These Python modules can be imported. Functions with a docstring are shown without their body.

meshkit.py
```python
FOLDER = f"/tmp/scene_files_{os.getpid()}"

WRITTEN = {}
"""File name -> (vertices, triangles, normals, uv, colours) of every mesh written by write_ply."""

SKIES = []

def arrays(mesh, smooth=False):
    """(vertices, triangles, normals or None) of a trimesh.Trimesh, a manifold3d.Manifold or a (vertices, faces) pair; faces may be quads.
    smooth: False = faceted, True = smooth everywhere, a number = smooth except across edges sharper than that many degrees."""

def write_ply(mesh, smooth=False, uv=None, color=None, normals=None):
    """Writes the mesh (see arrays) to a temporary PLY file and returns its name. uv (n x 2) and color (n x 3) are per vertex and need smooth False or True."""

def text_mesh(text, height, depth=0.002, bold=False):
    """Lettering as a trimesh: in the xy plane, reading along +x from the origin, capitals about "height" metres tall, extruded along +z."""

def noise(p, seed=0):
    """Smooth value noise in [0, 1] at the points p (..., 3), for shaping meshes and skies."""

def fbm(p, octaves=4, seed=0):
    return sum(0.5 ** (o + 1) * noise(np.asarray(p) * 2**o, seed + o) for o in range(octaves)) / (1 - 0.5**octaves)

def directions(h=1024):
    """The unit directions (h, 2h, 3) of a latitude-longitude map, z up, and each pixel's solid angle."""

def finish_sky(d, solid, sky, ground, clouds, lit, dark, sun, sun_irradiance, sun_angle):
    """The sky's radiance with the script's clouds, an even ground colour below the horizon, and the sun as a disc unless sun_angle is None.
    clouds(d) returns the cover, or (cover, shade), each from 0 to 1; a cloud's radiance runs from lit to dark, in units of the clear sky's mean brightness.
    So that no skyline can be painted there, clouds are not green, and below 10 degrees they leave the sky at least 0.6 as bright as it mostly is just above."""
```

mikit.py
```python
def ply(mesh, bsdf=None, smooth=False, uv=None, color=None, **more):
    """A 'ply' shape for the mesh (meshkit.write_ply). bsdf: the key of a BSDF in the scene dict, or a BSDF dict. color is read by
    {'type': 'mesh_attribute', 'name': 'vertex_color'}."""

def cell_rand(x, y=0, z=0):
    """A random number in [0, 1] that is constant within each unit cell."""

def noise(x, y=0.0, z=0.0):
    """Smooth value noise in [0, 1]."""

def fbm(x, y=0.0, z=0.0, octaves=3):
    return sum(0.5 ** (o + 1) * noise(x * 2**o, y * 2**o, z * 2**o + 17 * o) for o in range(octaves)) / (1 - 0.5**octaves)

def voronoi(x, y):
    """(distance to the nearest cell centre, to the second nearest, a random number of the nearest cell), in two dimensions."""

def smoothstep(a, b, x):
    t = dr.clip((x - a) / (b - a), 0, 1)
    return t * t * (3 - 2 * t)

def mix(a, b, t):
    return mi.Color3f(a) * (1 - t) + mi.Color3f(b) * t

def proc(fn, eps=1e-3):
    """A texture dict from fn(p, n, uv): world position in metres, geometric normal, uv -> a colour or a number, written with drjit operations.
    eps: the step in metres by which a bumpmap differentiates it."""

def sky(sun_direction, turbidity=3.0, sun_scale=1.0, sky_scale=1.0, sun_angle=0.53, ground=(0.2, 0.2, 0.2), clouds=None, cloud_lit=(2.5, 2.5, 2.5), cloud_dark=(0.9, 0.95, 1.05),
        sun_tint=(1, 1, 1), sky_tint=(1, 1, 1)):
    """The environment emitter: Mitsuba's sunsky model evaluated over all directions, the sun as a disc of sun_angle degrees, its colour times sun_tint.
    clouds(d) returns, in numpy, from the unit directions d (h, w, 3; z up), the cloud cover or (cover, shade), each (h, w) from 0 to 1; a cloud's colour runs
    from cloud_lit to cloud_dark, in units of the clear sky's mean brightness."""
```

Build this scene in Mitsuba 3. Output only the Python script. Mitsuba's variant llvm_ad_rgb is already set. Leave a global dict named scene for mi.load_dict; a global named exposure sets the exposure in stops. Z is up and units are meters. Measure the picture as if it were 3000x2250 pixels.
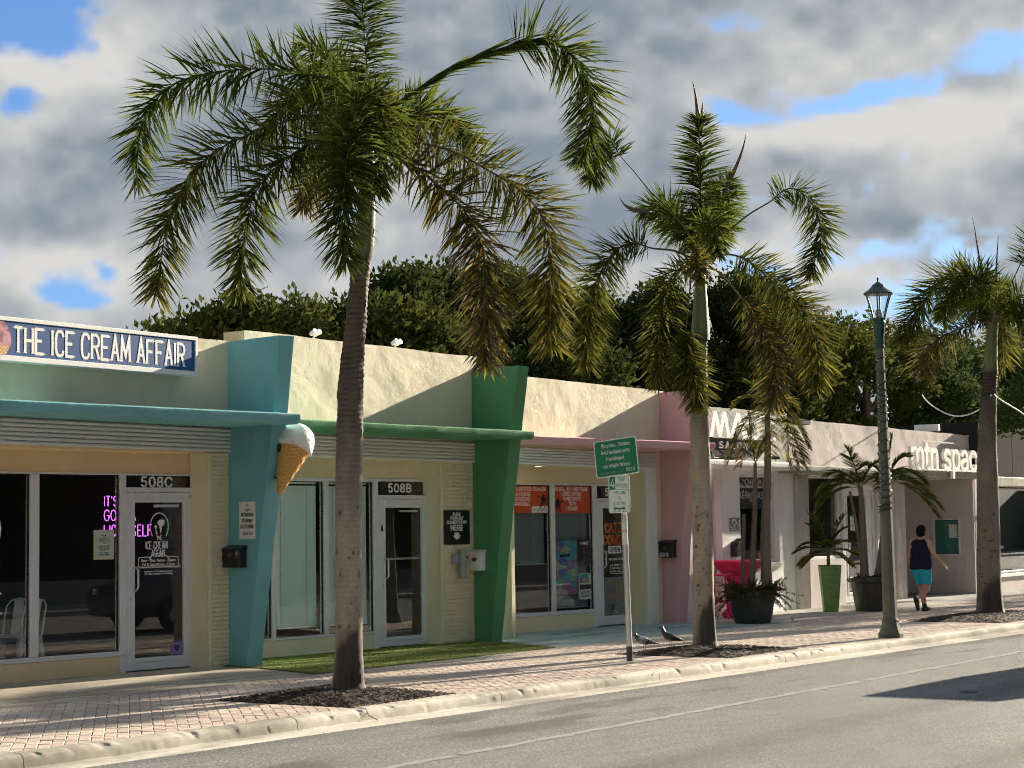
import math, random
import numpy as np, trimesh, mitsuba as mi, drjit as dr
import shapely.geometry as sg, shapely.ops as so
from shapely import affinity
import manifold3d as m3
import mikit, meshkit
from mikit import noise, fbm, voronoi, smoothstep, mix, proc

# ------------------------------------------------------------------ camera, sky, exposure
T4 = mi.ScalarTransform4f
scene, labels = {}, {}
CAM = [0.0, 0.0, 1.65]
FWD, UP = [0.82953, 0.55349, 0.07433], [-0.05417, -0.05273, 0.99714]
scene['camera'] = {'type': 'perspective', 'fov': 29.84, 'fov_axis': 'x', 'near_clip': 0.05, 'far_clip': 2000.0,
                   'to_world': T4().look_at(origin=CAM, target=[CAM[i] + FWD[i] for i in range(3)], up=UP)}
exposure = 3.35
SUN = (1.0, -0.15, 0.325)


def clouds(d):
    x, y, z = d[..., 0], d[..., 1], np.maximum(d[..., 2], 0.0)
    az = np.degrees(np.arctan2(x, y)) - 56.29
    az = (az + 180) % 360 - 180
    el = np.degrees(np.arcsin(np.clip(z, 0, 1)))
    h = 1.0 / (z + 0.28)
    p = np.stack([x * h, y * h, 0 * x], -1)
    n1 = meshkit.fbm(p * 3.2 + [3.1, 1.7, 0.2], 5, 11)
    n2 = meshkit.fbm(np.stack([az * 0.085, el * 0.17, 0 * az], -1) + [9.3, 4.2, 1.5], 5, 5)
    n3 = meshkit.fbm(np.stack([az * 0.30, el * 0.5, 0 * az], -1) + [2.3, 8.2, 3.5], 5, 23)
    n = 0.40 * n1 + 0.38 * n2 + 0.22 * n3
    warp = (meshkit.fbm(np.stack([az * 0.22, el * 0.33, 0 * az + 4], -1), 4, 3) - 0.5)

    def gap(a, e, sa, se, k, tilt=0.0):
        u, v = az - a + 3 * warp, el - e - tilt * (az - a) + 2.4 * warp
        return k * np.exp(-(u / sa) ** 2 - (v / se) ** 2)
    gaps = [(-14.2, 14.9, 1.5, .9, .26), (-14.7, 12.2, .9, .6, .20), (-13.2, 6.4, 1.1, .6, .26), (-12.0, 7.5, .6, .5, .18), (7.3, 12.3, 1.5, .5, .26), (11.4, 12.6, 1.9, .45, .25), (14.2, 13.0, 1.3, .8, .28),
            (12.8, 6.2, 2.0, .6, .30), (6.9, 6.9, 1.3, .7, .26), (-4.4, 9.6, 1.2, .5, .16), (-4.0, 7.4, .8, .3, .12)]
    g = sum(gap(*q) for q in gaps)
    n4 = meshkit.fbm(np.stack([az * 1.1, el * 1.5, 0 * az + 2], -1), 4, 41)
    c = n + 0.09 - g + 0.16 * (n3 - .5) + 0.20 * (n4 - .5)
    cover = np.clip((c - 0.40) / 0.11, 0, 1)
    cover = cover * cover * (3 - 2 * cover)
    halo = sum(gap(q[0], q[1], q[2] * 2.0 + .5, q[3] * 2.2 + .4, .55) for q in gaps)
    lit = (gap(-13.3, 13.6, 3.2, 1.0, .75) + gap(-13.6, 7.5, 2.6, 1.2, .8) + gap(1.0, 12.9, 2.6, .9, .55) + gap(10.5, 11.5, 5.5, .75, .65, .06) + gap(13.5, 10.2, 2.4, .8, .45) + gap(5.0, 7.0, 5.5, .9, .6) + gap(-6, 7.0, 4, .6, .25))
    shade = np.clip(0.86 + (n3 - 0.5) * 0.9 + (n2 - .5) * .8 + (n4 - .5) * .75 - np.minimum(halo, .5) - lit, 0, 1)
    return cover, shade


scene['sky'] = mikit.sky(SUN, turbidity=3.0, clouds=clouds, cloud_lit=(2.45, 2.42, 2.34), cloud_dark=(0.88, 1.06, 1.26), sun_tint=(1.35, 1.62, 2.35), sky_tint=(0.24, 0.36, 0.60))

rng = np.random.default_rng(7)
random.seed(7)
PI = math.pi

# ------------------------------------------------------------------ helpers
def TM(v, f):
    return trimesh.Trimesh(np.asarray(v, float), np.asarray(f, int), process=False)


def cat(*ms):
    ms = [m for m in (ms[0] if len(ms) == 1 and isinstance(ms[0], list) else ms) if m is not None]
    vs, fs, n = [], [], 0
    for m in ms:
        vs.append(np.asarray(m.vertices)); fs.append(np.asarray(m.faces) + n); n += len(m.vertices)
    return TM(np.vstack(vs), np.vstack(fs))


BF = [[0, 2, 1], [1, 2, 3], [4, 5, 6], [5, 7, 6], [0, 1, 4], [1, 5, 4], [2, 6, 3], [3, 6, 7], [0, 4, 2], [2, 4, 6], [1, 3, 5], [3, 7, 5]]


def box(x0, x1, y0, y1, z0, z1):
    return TM([[x, y, z] for z in (z0, z1) for y in (y0, y1) for x in (x0, x1)], [[0, 2, 1], [1, 2, 3], [4, 5, 6], [5, 7, 6], [0, 1, 4], [1, 5, 4], [2, 6, 3], [3, 6, 7], [0, 4, 2], [2, 4, 6], [1, 3, 5], [3, 7, 5]])


def cbox(x0, x1, y0, y1, z0, z1, b=0.006):
    """A box with chamfered edges."""
    b = min(b, 0.45 * (x1 - x0), 0.45 * (y1 - y0), 0.45 * (z1 - z0))
    pts = []
    for sx, x in ((1, x0), (-1, x1)):
        for sy, y in ((1, y0), (-1, y1)):
            for sz, z in ((1, z0), (-1, z1)):
                pts += [[x + sx * b, y + sy * b, z], [x + sx * b, y, z + sz * b], [x, y + sy * b, z + sz * b]]
    return hull(pts)


def hull(pts):
    m = m3.Manifold.hull_points(np.asarray(pts, np.float32)).to_mesh()
    return TM(m.vert_properties[:, :3], m.tri_verts)


def ext(poly, a0, a1, axis='z'):
    """Extrude a polygon (points or shapely): axis z -> plan (x,y); axis y -> elevation (x,z); axis x -> section (y,z)."""
    if not hasattr(poly, 'geom_type'):
        poly = sg.Polygon(poly)
    out = []
    for g in getattr(poly, 'geoms', [poly]):
        if g.is_empty or g.geom_type != 'Polygon':
            continue
        g = sg.polygon.orient(g)
        m = trimesh.creation.extrude_polygon(g, a1 - a0, engine='earcut')
        v, f = np.array(m.vertices), np.array(m.faces)
        v[:, 2] += a0
        if axis == 'y':
            v = v[:, [0, 2, 1]]; f = f[:, ::-1]
        elif axis == 'x':
            v = v[:, [2, 0, 1]]
        out.append(TM(v, f))
    return cat(out)


def frames(p):
    p = np.asarray(p, float)
    t = np.gradient(p, axis=0)
    t /= np.linalg.norm(t, axis=1, keepdims=True) + 1e-12
    a = np.zeros_like(t)
    r = np.array([0, 0, 1.0]) if abs(t[0, 2]) < 0.9 else np.array([1.0, 0, 0])
    for i in range(len(p)):
        r = r - t[i] * (r @ t[i]); r /= np.linalg.norm(r) + 1e-12
        a[i] = r
    return p, t, a, np.cross(t, a)


def tube(pts, r, n=8, caps=True):
    p, t, a, b = frames(pts)
    r = np.broadcast_to(np.asarray(r, float), (len(p),))
    ang = np.arange(n) * 2 * PI / n
    v = p[:, None] + r[:, None, None] * (np.cos(ang)[None, :, None] * a[:, None] + np.sin(ang)[None, :, None] * b[:, None])
    v = v.reshape(-1, 3)
    i, j = np.meshgrid(np.arange(len(p) - 1), np.arange(n), indexing='ij')
    q = np.stack([i * n + j, i * n + (j + 1) % n, (i + 1) * n + (j + 1) % n, (i + 1) * n + j], -1).reshape(-1, 4)
    f = [q[:, [0, 1, 2]], q[:, [0, 2, 3]]]
    if caps:
        k = np.arange(1, n - 1)
        f.append(np.stack([0 * k, k + 1, k], 1))
        o = (len(p) - 1) * n
        f.append(np.stack([0 * k + o, k + o, k + 1 + o], 1))
    return TM(v, np.vstack(f))


def lathe(prof, n=24, at=(0, 0, 0), square=0.0):
    """Profile [(r,z)...] turned about z."""
    prof = np.asarray(prof, float)
    ang = np.arange(n) * 2 * PI / n
    v = np.stack([prof[:, None, 0] * np.cos(ang), prof[:, None, 0] * np.sin(ang), prof[:, None, 1] + 0 * ang], -1).reshape(-1, 3)
    i, j = np.meshgrid(np.arange(len(prof) - 1), np.arange(n), indexing='ij')
    q = np.stack([i * n + j, i * n + (j + 1) % n, (i + 1) * n + (j + 1) % n, (i + 1) * n + j], -1).reshape(-1, 4)
    return TM(v + np.asarray(at), np.vstack([q[:, [0, 1, 2]], q[:, [0, 2, 3]]]))


def xf(m, M):
    M = np.asarray(M, float)
    f = m.faces if np.linalg.det(M[:3, :3]) > 0 else m.faces[:, ::-1]
    return TM(m.vertices @ M[:3, :3].T + M[:3, 3], f)


def RT(ex, ey, ez, o):
    M = np.eye(4); M[:3, 0], M[:3, 1], M[:3, 2], M[:3, 3] = ex, ey, ez, o
    return M


def rotz(a, o=(0, 0, 0)):
    c, s = math.cos(a), math.sin(a)
    return RT((c, s, 0), (-s, c, 0), (0, 0, 1), o)


def move(m, *o):
    return TM(m.vertices + np.asarray(o, float), m.faces)


COUNT = {}


def key(name, parent=None):
    full = (parent + '__' if parent else '') + name
    k = COUNT.get(full, 0)
    COUNT[full] = k + 1
    return full if k == 0 else f'{full}_{k:03d}'


def add(name, mesh, mat, parent=None, smooth=False, color=None, label=None, cat_=None, group=None, kind=None, M=None, uv=None):
    k = key(name, parent)
    if isinstance(mesh, dict):
        d = dict(mesh)
    else:
        if M is not None:
            mesh, M = xf(mesh, M), None
        d = mikit.ply(mesh, mat, smooth=smooth, color=color, uv=uv)
    if M is not None:
        d['to_world'] = T4(np.asarray(M, float).tolist())
    scene[k] = d
    tag(k, label, cat_, group, kind)
    return k


def tag(k, label=None, cat_=None, group=None, kind=None):
    e = {a: b for a, b in (('label', label), ('category', cat_), ('group', group), ('kind', kind)) if b}
    if e:
        labels[k] = e


def thing(name, label, cat_, group=None):
    k = key(name)
    tag(k, label, cat_, group)
    return k


def nz(p, s=1.0, seed=0, o=4):
    return meshkit.fbm(np.asarray(p, float) * s, o, seed)


# lettering: reading along ex, up ez, standing proud of the surface along n
def text(s, x, z, h, w=None, bold=True, align='c', depth=0.003, sx=1.0):
    """Lettering in elevation (x, z), facing -y; cap height h, squeezed to width w."""
    m = meshkit.text_mesh(s, h, depth, bold)
    v = np.array(m.vertices)
    lo, hi = v[:, 0].min(), v[:, 0].max()
    k = (w / (hi - lo)) if w else sx
    v[:, 0] = (v[:, 0] - lo) * k
    W = (hi - lo) * k
    v[:, 0] += x - (W / 2 if align == 'c' else W if align == 'r' else 0)
    return TM(np.stack([v[:, 0], -v[:, 2], v[:, 1] + z], 1), m.faces)


GL = {  # stroke letters in a unit cell: polylines, for condensed sign lettering and neon tubes
    'A': [[(0, 0), (.5, 1), (1, 0)], [(.2, .34), (.8, .34)]], 'C': [[(1, .78), (.9, .93), (.7, 1), (.3, 1), (.1, .9), (0, .72), (0, .28), (.1, .1), (.3, 0), (.7, 0), (.9, .07), (1, .22)]],
    'E': [[(1, 1), (0, 1), (0, 0), (1, 0)], [(0, .52), (.8, .52)]], 'F': [[(1, 1), (0, 1), (0, 0)], [(0, .52), (.8, .52)]], 'H': [[(0, 0), (0, 1)], [(1, 0), (1, 1)], [(0, .5), (1, .5)]],
    'I': [[(.5, 0), (.5, 1)]], 'K': [[(0, 0), (0, 1)], [(1, 1), (0, .45)], [(.3, .62), (1, 0)]], 'L': [[(0, 1), (0, 0), (1, 0)]], 'M': [[(0, 0), (.08, 1), (.5, .25), (.92, 1), (1, 0)]], 'N': [[(0, 0), (0, 1), (1, 0), (1, 1)]],
    'G': [[(1, .8), (.8, .97), (.5, 1), (.15, .9), (0, .6), (0, .4), (.15, .1), (.5, 0), (.85, .06), (1, .25), (1, .48), (.6, .48)]], 'O': [[(.5, 0), (.15, .1), (0, .4), (0, .6), (.15, .9), (.5, 1), (.85, .9), (1, .6), (1, .4), (.85, .1), (.5, 0)]],
    'R': [[(0, 0), (0, 1), (.6, 1), (.9, .9), (1, .75), (.9, .58), (.6, .5), (0, .5)], [(.55, .5), (1, 0)]], 'S': [[(.95, .8), (.8, .95), (.5, 1), (.2, .95), (.03, .78), (.15, .6), (.5, .5), (.85, .4), (.97, .22), (.8, .05), (.5, 0), (.2, .05), (.05, .2)]],
    'T': [[(0, 1), (1, 1)], [(.5, 1), (.5, 0)]], "'": [[(.5, 1), (.4, .8)]], 'U': [[(0, 1), (0, .25), (.12, .06), (.4, 0), (.6, 0), (.88, .06), (1, .25), (1, 1)]],
}


def strokes(s, x, z, h, cw, gap):
    """Polylines of a word, and its width."""
    out, cx = [], x
    for ch in s:
        if ch == ' ':
            cx += cw * 0.75; continue
        w = cw * (0.12 if ch in "I'" else 1.25 if ch == 'M' else 1.0)
        for pl in GL[ch]:
            out.append((ch, [(cx + px * w, z + pz * h) for px, pz in pl]))
        cx += w + gap
    return out, cx - gap - x


def slab_text(s, x, z, h, cw, gap, t, depth=0.004, serif=0.0):
    polys = []
    for ch, pl in strokes(s, x, z, h, cw, gap)[0]:
        polys.append(sg.LineString(pl).buffer(t / 2, cap_style=2, join_style=2 if ch in 'MNAEFLTH' else 1, mitre_limit=2.5))
        if serif:
            for (px, pz) in (pl[0], pl[-1]):
                if abs(pz - z) < 1e-6 or abs(pz - z - h) < 1e-6:
                    if ch in 'AHIMRTEF' and (ch != 'A' or pz < z + h / 2):
                        polys.append(sg.box(px - t / 2 - serif, pz - t * .22 if pz > z + h / 2 else pz - t * .1, px + t / 2 + serif, pz + t * .1 if pz > z + h / 2 else pz + t * .22))
    return ext(so.unary_union(polys), -depth, 0, 'y')


# ------------------------------------------------------------------ materials
def P(color, rough=0.6, spec=0.5, metal=0.0, **k):
    d = {'type': 'principled', 'base_color': {'type': 'rgb', 'value': list(color)} if not isinstance(color, dict) else color, 'roughness': rough, 'specular': spec, 'metallic': metal}
    d.update(k)
    return d


def mat(name, d, two=True):
    scene[name] = {'type': 'twosided', 'bsdf': d} if two else d
    return name


def stucco_bump(p, n, uv):
    return 0.6 * fbm(p.x * 2.3 + 3, p.y * 2.3, p.z * 2.3, 3) * 0.010 + fbm(p.x * 21, p.y * 21, p.z * 21, 2) * 0.0022


SB = proc(stucco_bump, eps=6e-3)


def stucco(name, c, dirty=0.12):
    c = mi.ScalarColor3f(*c) if False else c

    def fn(p, n, uv):
        a = fbm(p.x * 1.3 + 5, p.y * 1.3, p.z * 1.3, 4)
        b = fbm(p.x * 9, p.y * 9, p.z * 3.0, 3)
        s = smoothstep(0.58, 0.85, fbm(p.x * 3.1 + 11, p.y * 3.1, p.z * 0.7, 3)) * dirty * 1.6
        k = 1.0 - dirty + dirty * 1.4 * a + 0.10 * (b - 0.5) - s * 0.5
        return mi.Color3f(c[0], c[1], c[2]) * k
    return mat(name, {'type': 'bumpmap', 'arbitrary': SB, 'scale': 1.0, 'bsdf': P(proc(fn), 0.75, 0.35)})


stucco('m_cream', (0.70, 0.65, 0.49), 0.13)
stucco('m_cream_low', (0.68, 0.62, 0.43), 0.08)
stucco('m_peach', (0.70, 0.55, 0.34), 0.06)
stucco('m_blue', (0.165, 0.41, 0.46), 0.12)
stucco('m_green', (0.075, 0.24, 0.115), 0.12)
stucco('m_pink', (0.62, 0.37, 0.41), 0.10)
stucco('m_lavender', (0.52, 0.47, 0.46), 0.14)
stucco('m_white_wall', (0.76, 0.76, 0.78), 0.06)
stucco('m_bare', (0.33, 0.33, 0.29), 0.5)
mat('m_black_wall', P((0.022, 0.022, 0.026), 0.9, 0.08))
mat('m_frame', P((0.62, 0.64, 0.66), 0.38, 0.5))
mat('m_white', P((0.74, 0.74, 0.75), 0.45, 0.5))
mat('m_siding', P((0.66, 0.67, 0.66), 0.5, 0.4))
mat('m_trimpink', P((0.62, 0.50, 0.53), 0.5, 0.4))
mat('m_letter', P((0.80, 0.80, 0.78), 0.5, 0.4))
mat('m_black', P((0.012, 0.012, 0.014), 0.35, 0.5))
mat('m_blackmatte', P((0.02, 0.02, 0.022), 0.7, 0.3))
mat('m_dark', P((0.05, 0.052, 0.055), 0.6, 0.3))
mat('m_room', P((0.06, 0.063, 0.066), 0.8, 0.2))
mat('m_roomfloor', P((0.13, 0.125, 0.12), 0.5, 0.4))
mat('m_metal', P((0.62, 0.62, 0.60), 0.32, 0.5, 0.9))
mat('m_galv', P((0.50, 0.50, 0.49), 0.42, 0.5, 0.7))
mat('m_chair', P((0.45, 0.56, 0.56), 0.35, 0.5))
mat('m_signblue', P((0.018, 0.085, 0.26), 0.35, 0.5))
mat('m_signgreen', P((0.005, 0.16, 0.075), 0.4, 0.5))
mat('m_signwhite', P((0.68, 0.70, 0.68), 0.4, 0.5))
mat('m_darkgreen', P((0.008, 0.05, 0.045), 0.35, 0.5))
mat('m_orange', P((0.62, 0.085, 0.025), 0.5, 0.4))
mat('m_yellow', P((0.70, 0.42, 0.06), 0.5, 0.4))
mat('m_red', P((0.45, 0.06, 0.03), 0.5, 0.4))
mat('m_paper', P((0.60, 0.66, 0.58), 0.7, 0.3))
mat('m_blind', P((0.66, 0.84, 0.80), 0.5, 0.4))
mat('m_blinddark', P((0.22, 0.29, 0.32), 0.5, 0.4))
mat('m_purple', P((0.25, 0.17, 0.42), 0.6, 0.3))
mat('m_magenta', P((0.60, 0.035, 0.12), 0.35, 0.5))
mat('m_potdark', P((0.028, 0.030, 0.031), 0.45, 0.5))
mat('m_turq', P((0.02, 0.40, 0.52), 0.7, 0.3))
mat('m_navy', P((0.010, 0.012, 0.035), 0.85, 0.2))
mat('m_skin', P((0.46, 0.25, 0.17), 0.55, 0.4))
mat('m_hair', P((0.010, 0.008, 0.007), 0.9, 0.1))
mat('m_shoe', P((0.02, 0.02, 0.022), 0.6, 0.4))
mat('m_white_cord', P((0.75, 0.75, 0.70), 0.5, 0.4))
mat('m_glass', {'type': 'thindielectric', 'int_ior': 1.6}, two=False)
mat('m_vc', P({'type': 'mesh_attribute', 'name': 'vertex_color'}, 0.75, 0.3))
mat('m_vcgloss', P({'type': 'mesh_attribute', 'name': 'vertex_color'}, 0.40, 0.5))
mat('m_leaf', {'type': 'principledthin', 'base_color': {'type': 'mesh_attribute', 'name': 'vertex_color'}, 'roughness': 0.33, 'eta': 1.5, 'diff_trans': 0.7, 'spec_trans': 0.0}, two=False)
mat('m_leafbush', {'type': 'principledthin', 'base_color': {'type': 'mesh_attribute', 'name': 'vertex_color'}, 'roughness': 0.42, 'eta': 1.5, 'diff_trans': 0.5, 'spec_trans': 0.0}, two=False)
scene['m_neon'] = P((0.8, 0.3, 0.8), 0.5)

# ------------------------------------------------------------------ measured world coordinates: palm fronds (spine, leaf start, leaflet length, count, dryness, folded span), spears, tree crowns
PALM1 = [
    ([[15.37, 11.99, 5.49],[15.45, 12.22, 6.06],[15.42, 12.44, 6.32],[15.36, 12.67, 6.39],[15.23, 13.09, 6.49],[15.05, 13.58, 6.52],[14.89, 13.99, 6.47],[14.75, 14.32, 6.29],[14.69, 14.51, 5.99],[14.69, 14.59, 5.64],[14.72, 14.6, 5.36]], 0.14, 0.46, 380, 0.05, None),
    ([[15.37, 11.99, 5.49],[15.21, 12.07, 5.82],[15.04, 12.25, 5.87],[14.92, 12.39, 5.85],[14.66, 12.69, 5.74],[14.46, 12.95, 5.6],[14.26, 13.22, 5.39],[14.14, 13.38, 5.12],[14.12, 13.43, 5.0],[14.06, 13.53, 4.76],[14.04, 13.58, 4.48],[14.03, 13.63, 4.2],[14.02, 13.66, 4.03]], 0.12, 0.46, 400, 0.3, None),
    ([[15.37, 11.99, 5.49],[15.11, 11.99, 5.69],[14.83, 12.12, 5.59],[14.53, 12.27, 5.39],[14.31, 12.4, 5.16],[14.18, 12.48, 4.95],[14.11, 12.5, 4.74],[14.07, 12.52, 4.53],[14.04, 12.53, 4.25],[14.04, 12.55, 3.96]], 0.14, 0.42, 330, 0.2, None),
    ([[15.37, 11.99, 5.49],[14.99, 11.74, 5.71],[14.71, 11.59, 5.87],[14.58, 11.53, 5.71],[14.39, 11.43, 5.43],[14.22, 11.35, 5.16],[14.06, 11.26, 4.8],[13.99, 11.22, 4.52],[13.97, 11.2, 4.32],[13.98, 11.17, 4.14]], 0.22, 0.42, 380, 0.12, None),
    ([[15.37, 11.99, 5.49],[15.3, 11.91, 5.89],[15.25, 11.88, 6.16],[15.17, 11.86, 6.59],[15.12, 11.85, 6.93],[15.07, 11.83, 7.31],[15.04, 11.82, 7.65]], 0.2, 0.42, 400, 0.0, None),
    ([[15.37, 11.99, 5.49],[16.13, 12.71, 6.21],[16.37, 13.11, 6.59],[16.45, 13.43, 6.91],[16.41, 13.62, 7.06],[16.34, 13.74, 7.07]], 0.25, 0.42, 260, 0.1, None),
    ([[15.37, 11.99, 5.49],[15.39, 11.86, 5.79],[15.43, 11.74, 5.93],[15.53, 11.52, 6.09],[15.69, 11.19, 6.31],[15.86, 10.87, 6.45],[16.0, 10.62, 6.53],[16.09, 10.46, 6.58],[16.22, 10.26, 6.56],[16.33, 10.09, 6.38],[16.42, 9.98, 6.13],[16.45, 9.96, 5.84],[16.44, 10.0, 5.56],[16.41, 10.08, 5.35]], 0.14, 0.44, 430, 0.05, (0.1, 0.52)),
    ([[15.37, 11.99, 5.49],[15.39, 11.87, 5.56],[15.48, 11.61, 5.57],[15.59, 11.32, 5.52],[15.7, 11.04, 5.4],[15.81, 10.77, 5.22],[15.91, 10.58, 5.09],[15.99, 10.41, 4.91],[16.05, 10.29, 4.68],[16.07, 10.25, 4.39],[16.08, 10.23, 4.1],[16.08, 10.25, 3.81],[16.1, 10.26, 3.46]], 0.08, 0.46, 460, 0.55, None),
    ([[15.36, 11.99, 5.47],[15.37, 11.82, 5.46],[15.39, 11.63, 5.4],[15.4, 11.37, 5.25],[15.42, 11.16, 5.08],[15.44, 10.94, 4.89],[15.46, 10.79, 4.7],[15.47, 10.67, 4.48],[15.45, 10.61, 4.21],[15.43, 10.58, 3.92],[15.41, 10.57, 3.64],[15.41, 10.59, 3.26]], 0.1, 0.44, 420, 0.75, None),
    ([[15.37, 11.99, 5.49],[15.95, 12.25, 5.86],[16.43, 12.33, 6.08],[16.89, 12.31, 6.2],[17.22, 12.22, 6.14],[17.43, 12.09, 5.93]], 0.2, 0.4, 260, 0.15, None),
    ([[15.37, 11.99, 5.49],[15.58, 12.24, 5.73],[15.77, 12.66, 5.66],[15.9, 13.05, 5.51],[15.94, 13.27, 5.31],[15.94, 13.34, 5.14]], 0.2, 0.4, 240, 0.85, None),
    ([[15.37, 11.99, 5.49],[15.01, 11.75, 5.71],[14.8, 11.55, 5.89],[14.77, 11.38, 5.83],[14.68, 11.25, 5.59],[14.58, 11.2, 5.33],[14.5, 11.2, 5.09],[14.48, 11.22, 4.89]], 0.3, 0.36, 240, 0.2, None),
    ([[15.37, 11.99, 5.49],[15.69, 12.32, 5.94],[15.8, 12.58, 6.17],[15.83, 12.98, 6.34],[15.81, 13.34, 6.31],[15.77, 13.6, 6.15],[15.74, 13.72, 5.94]], 0.2, 0.42, 280, 0.1, None),
]
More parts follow.
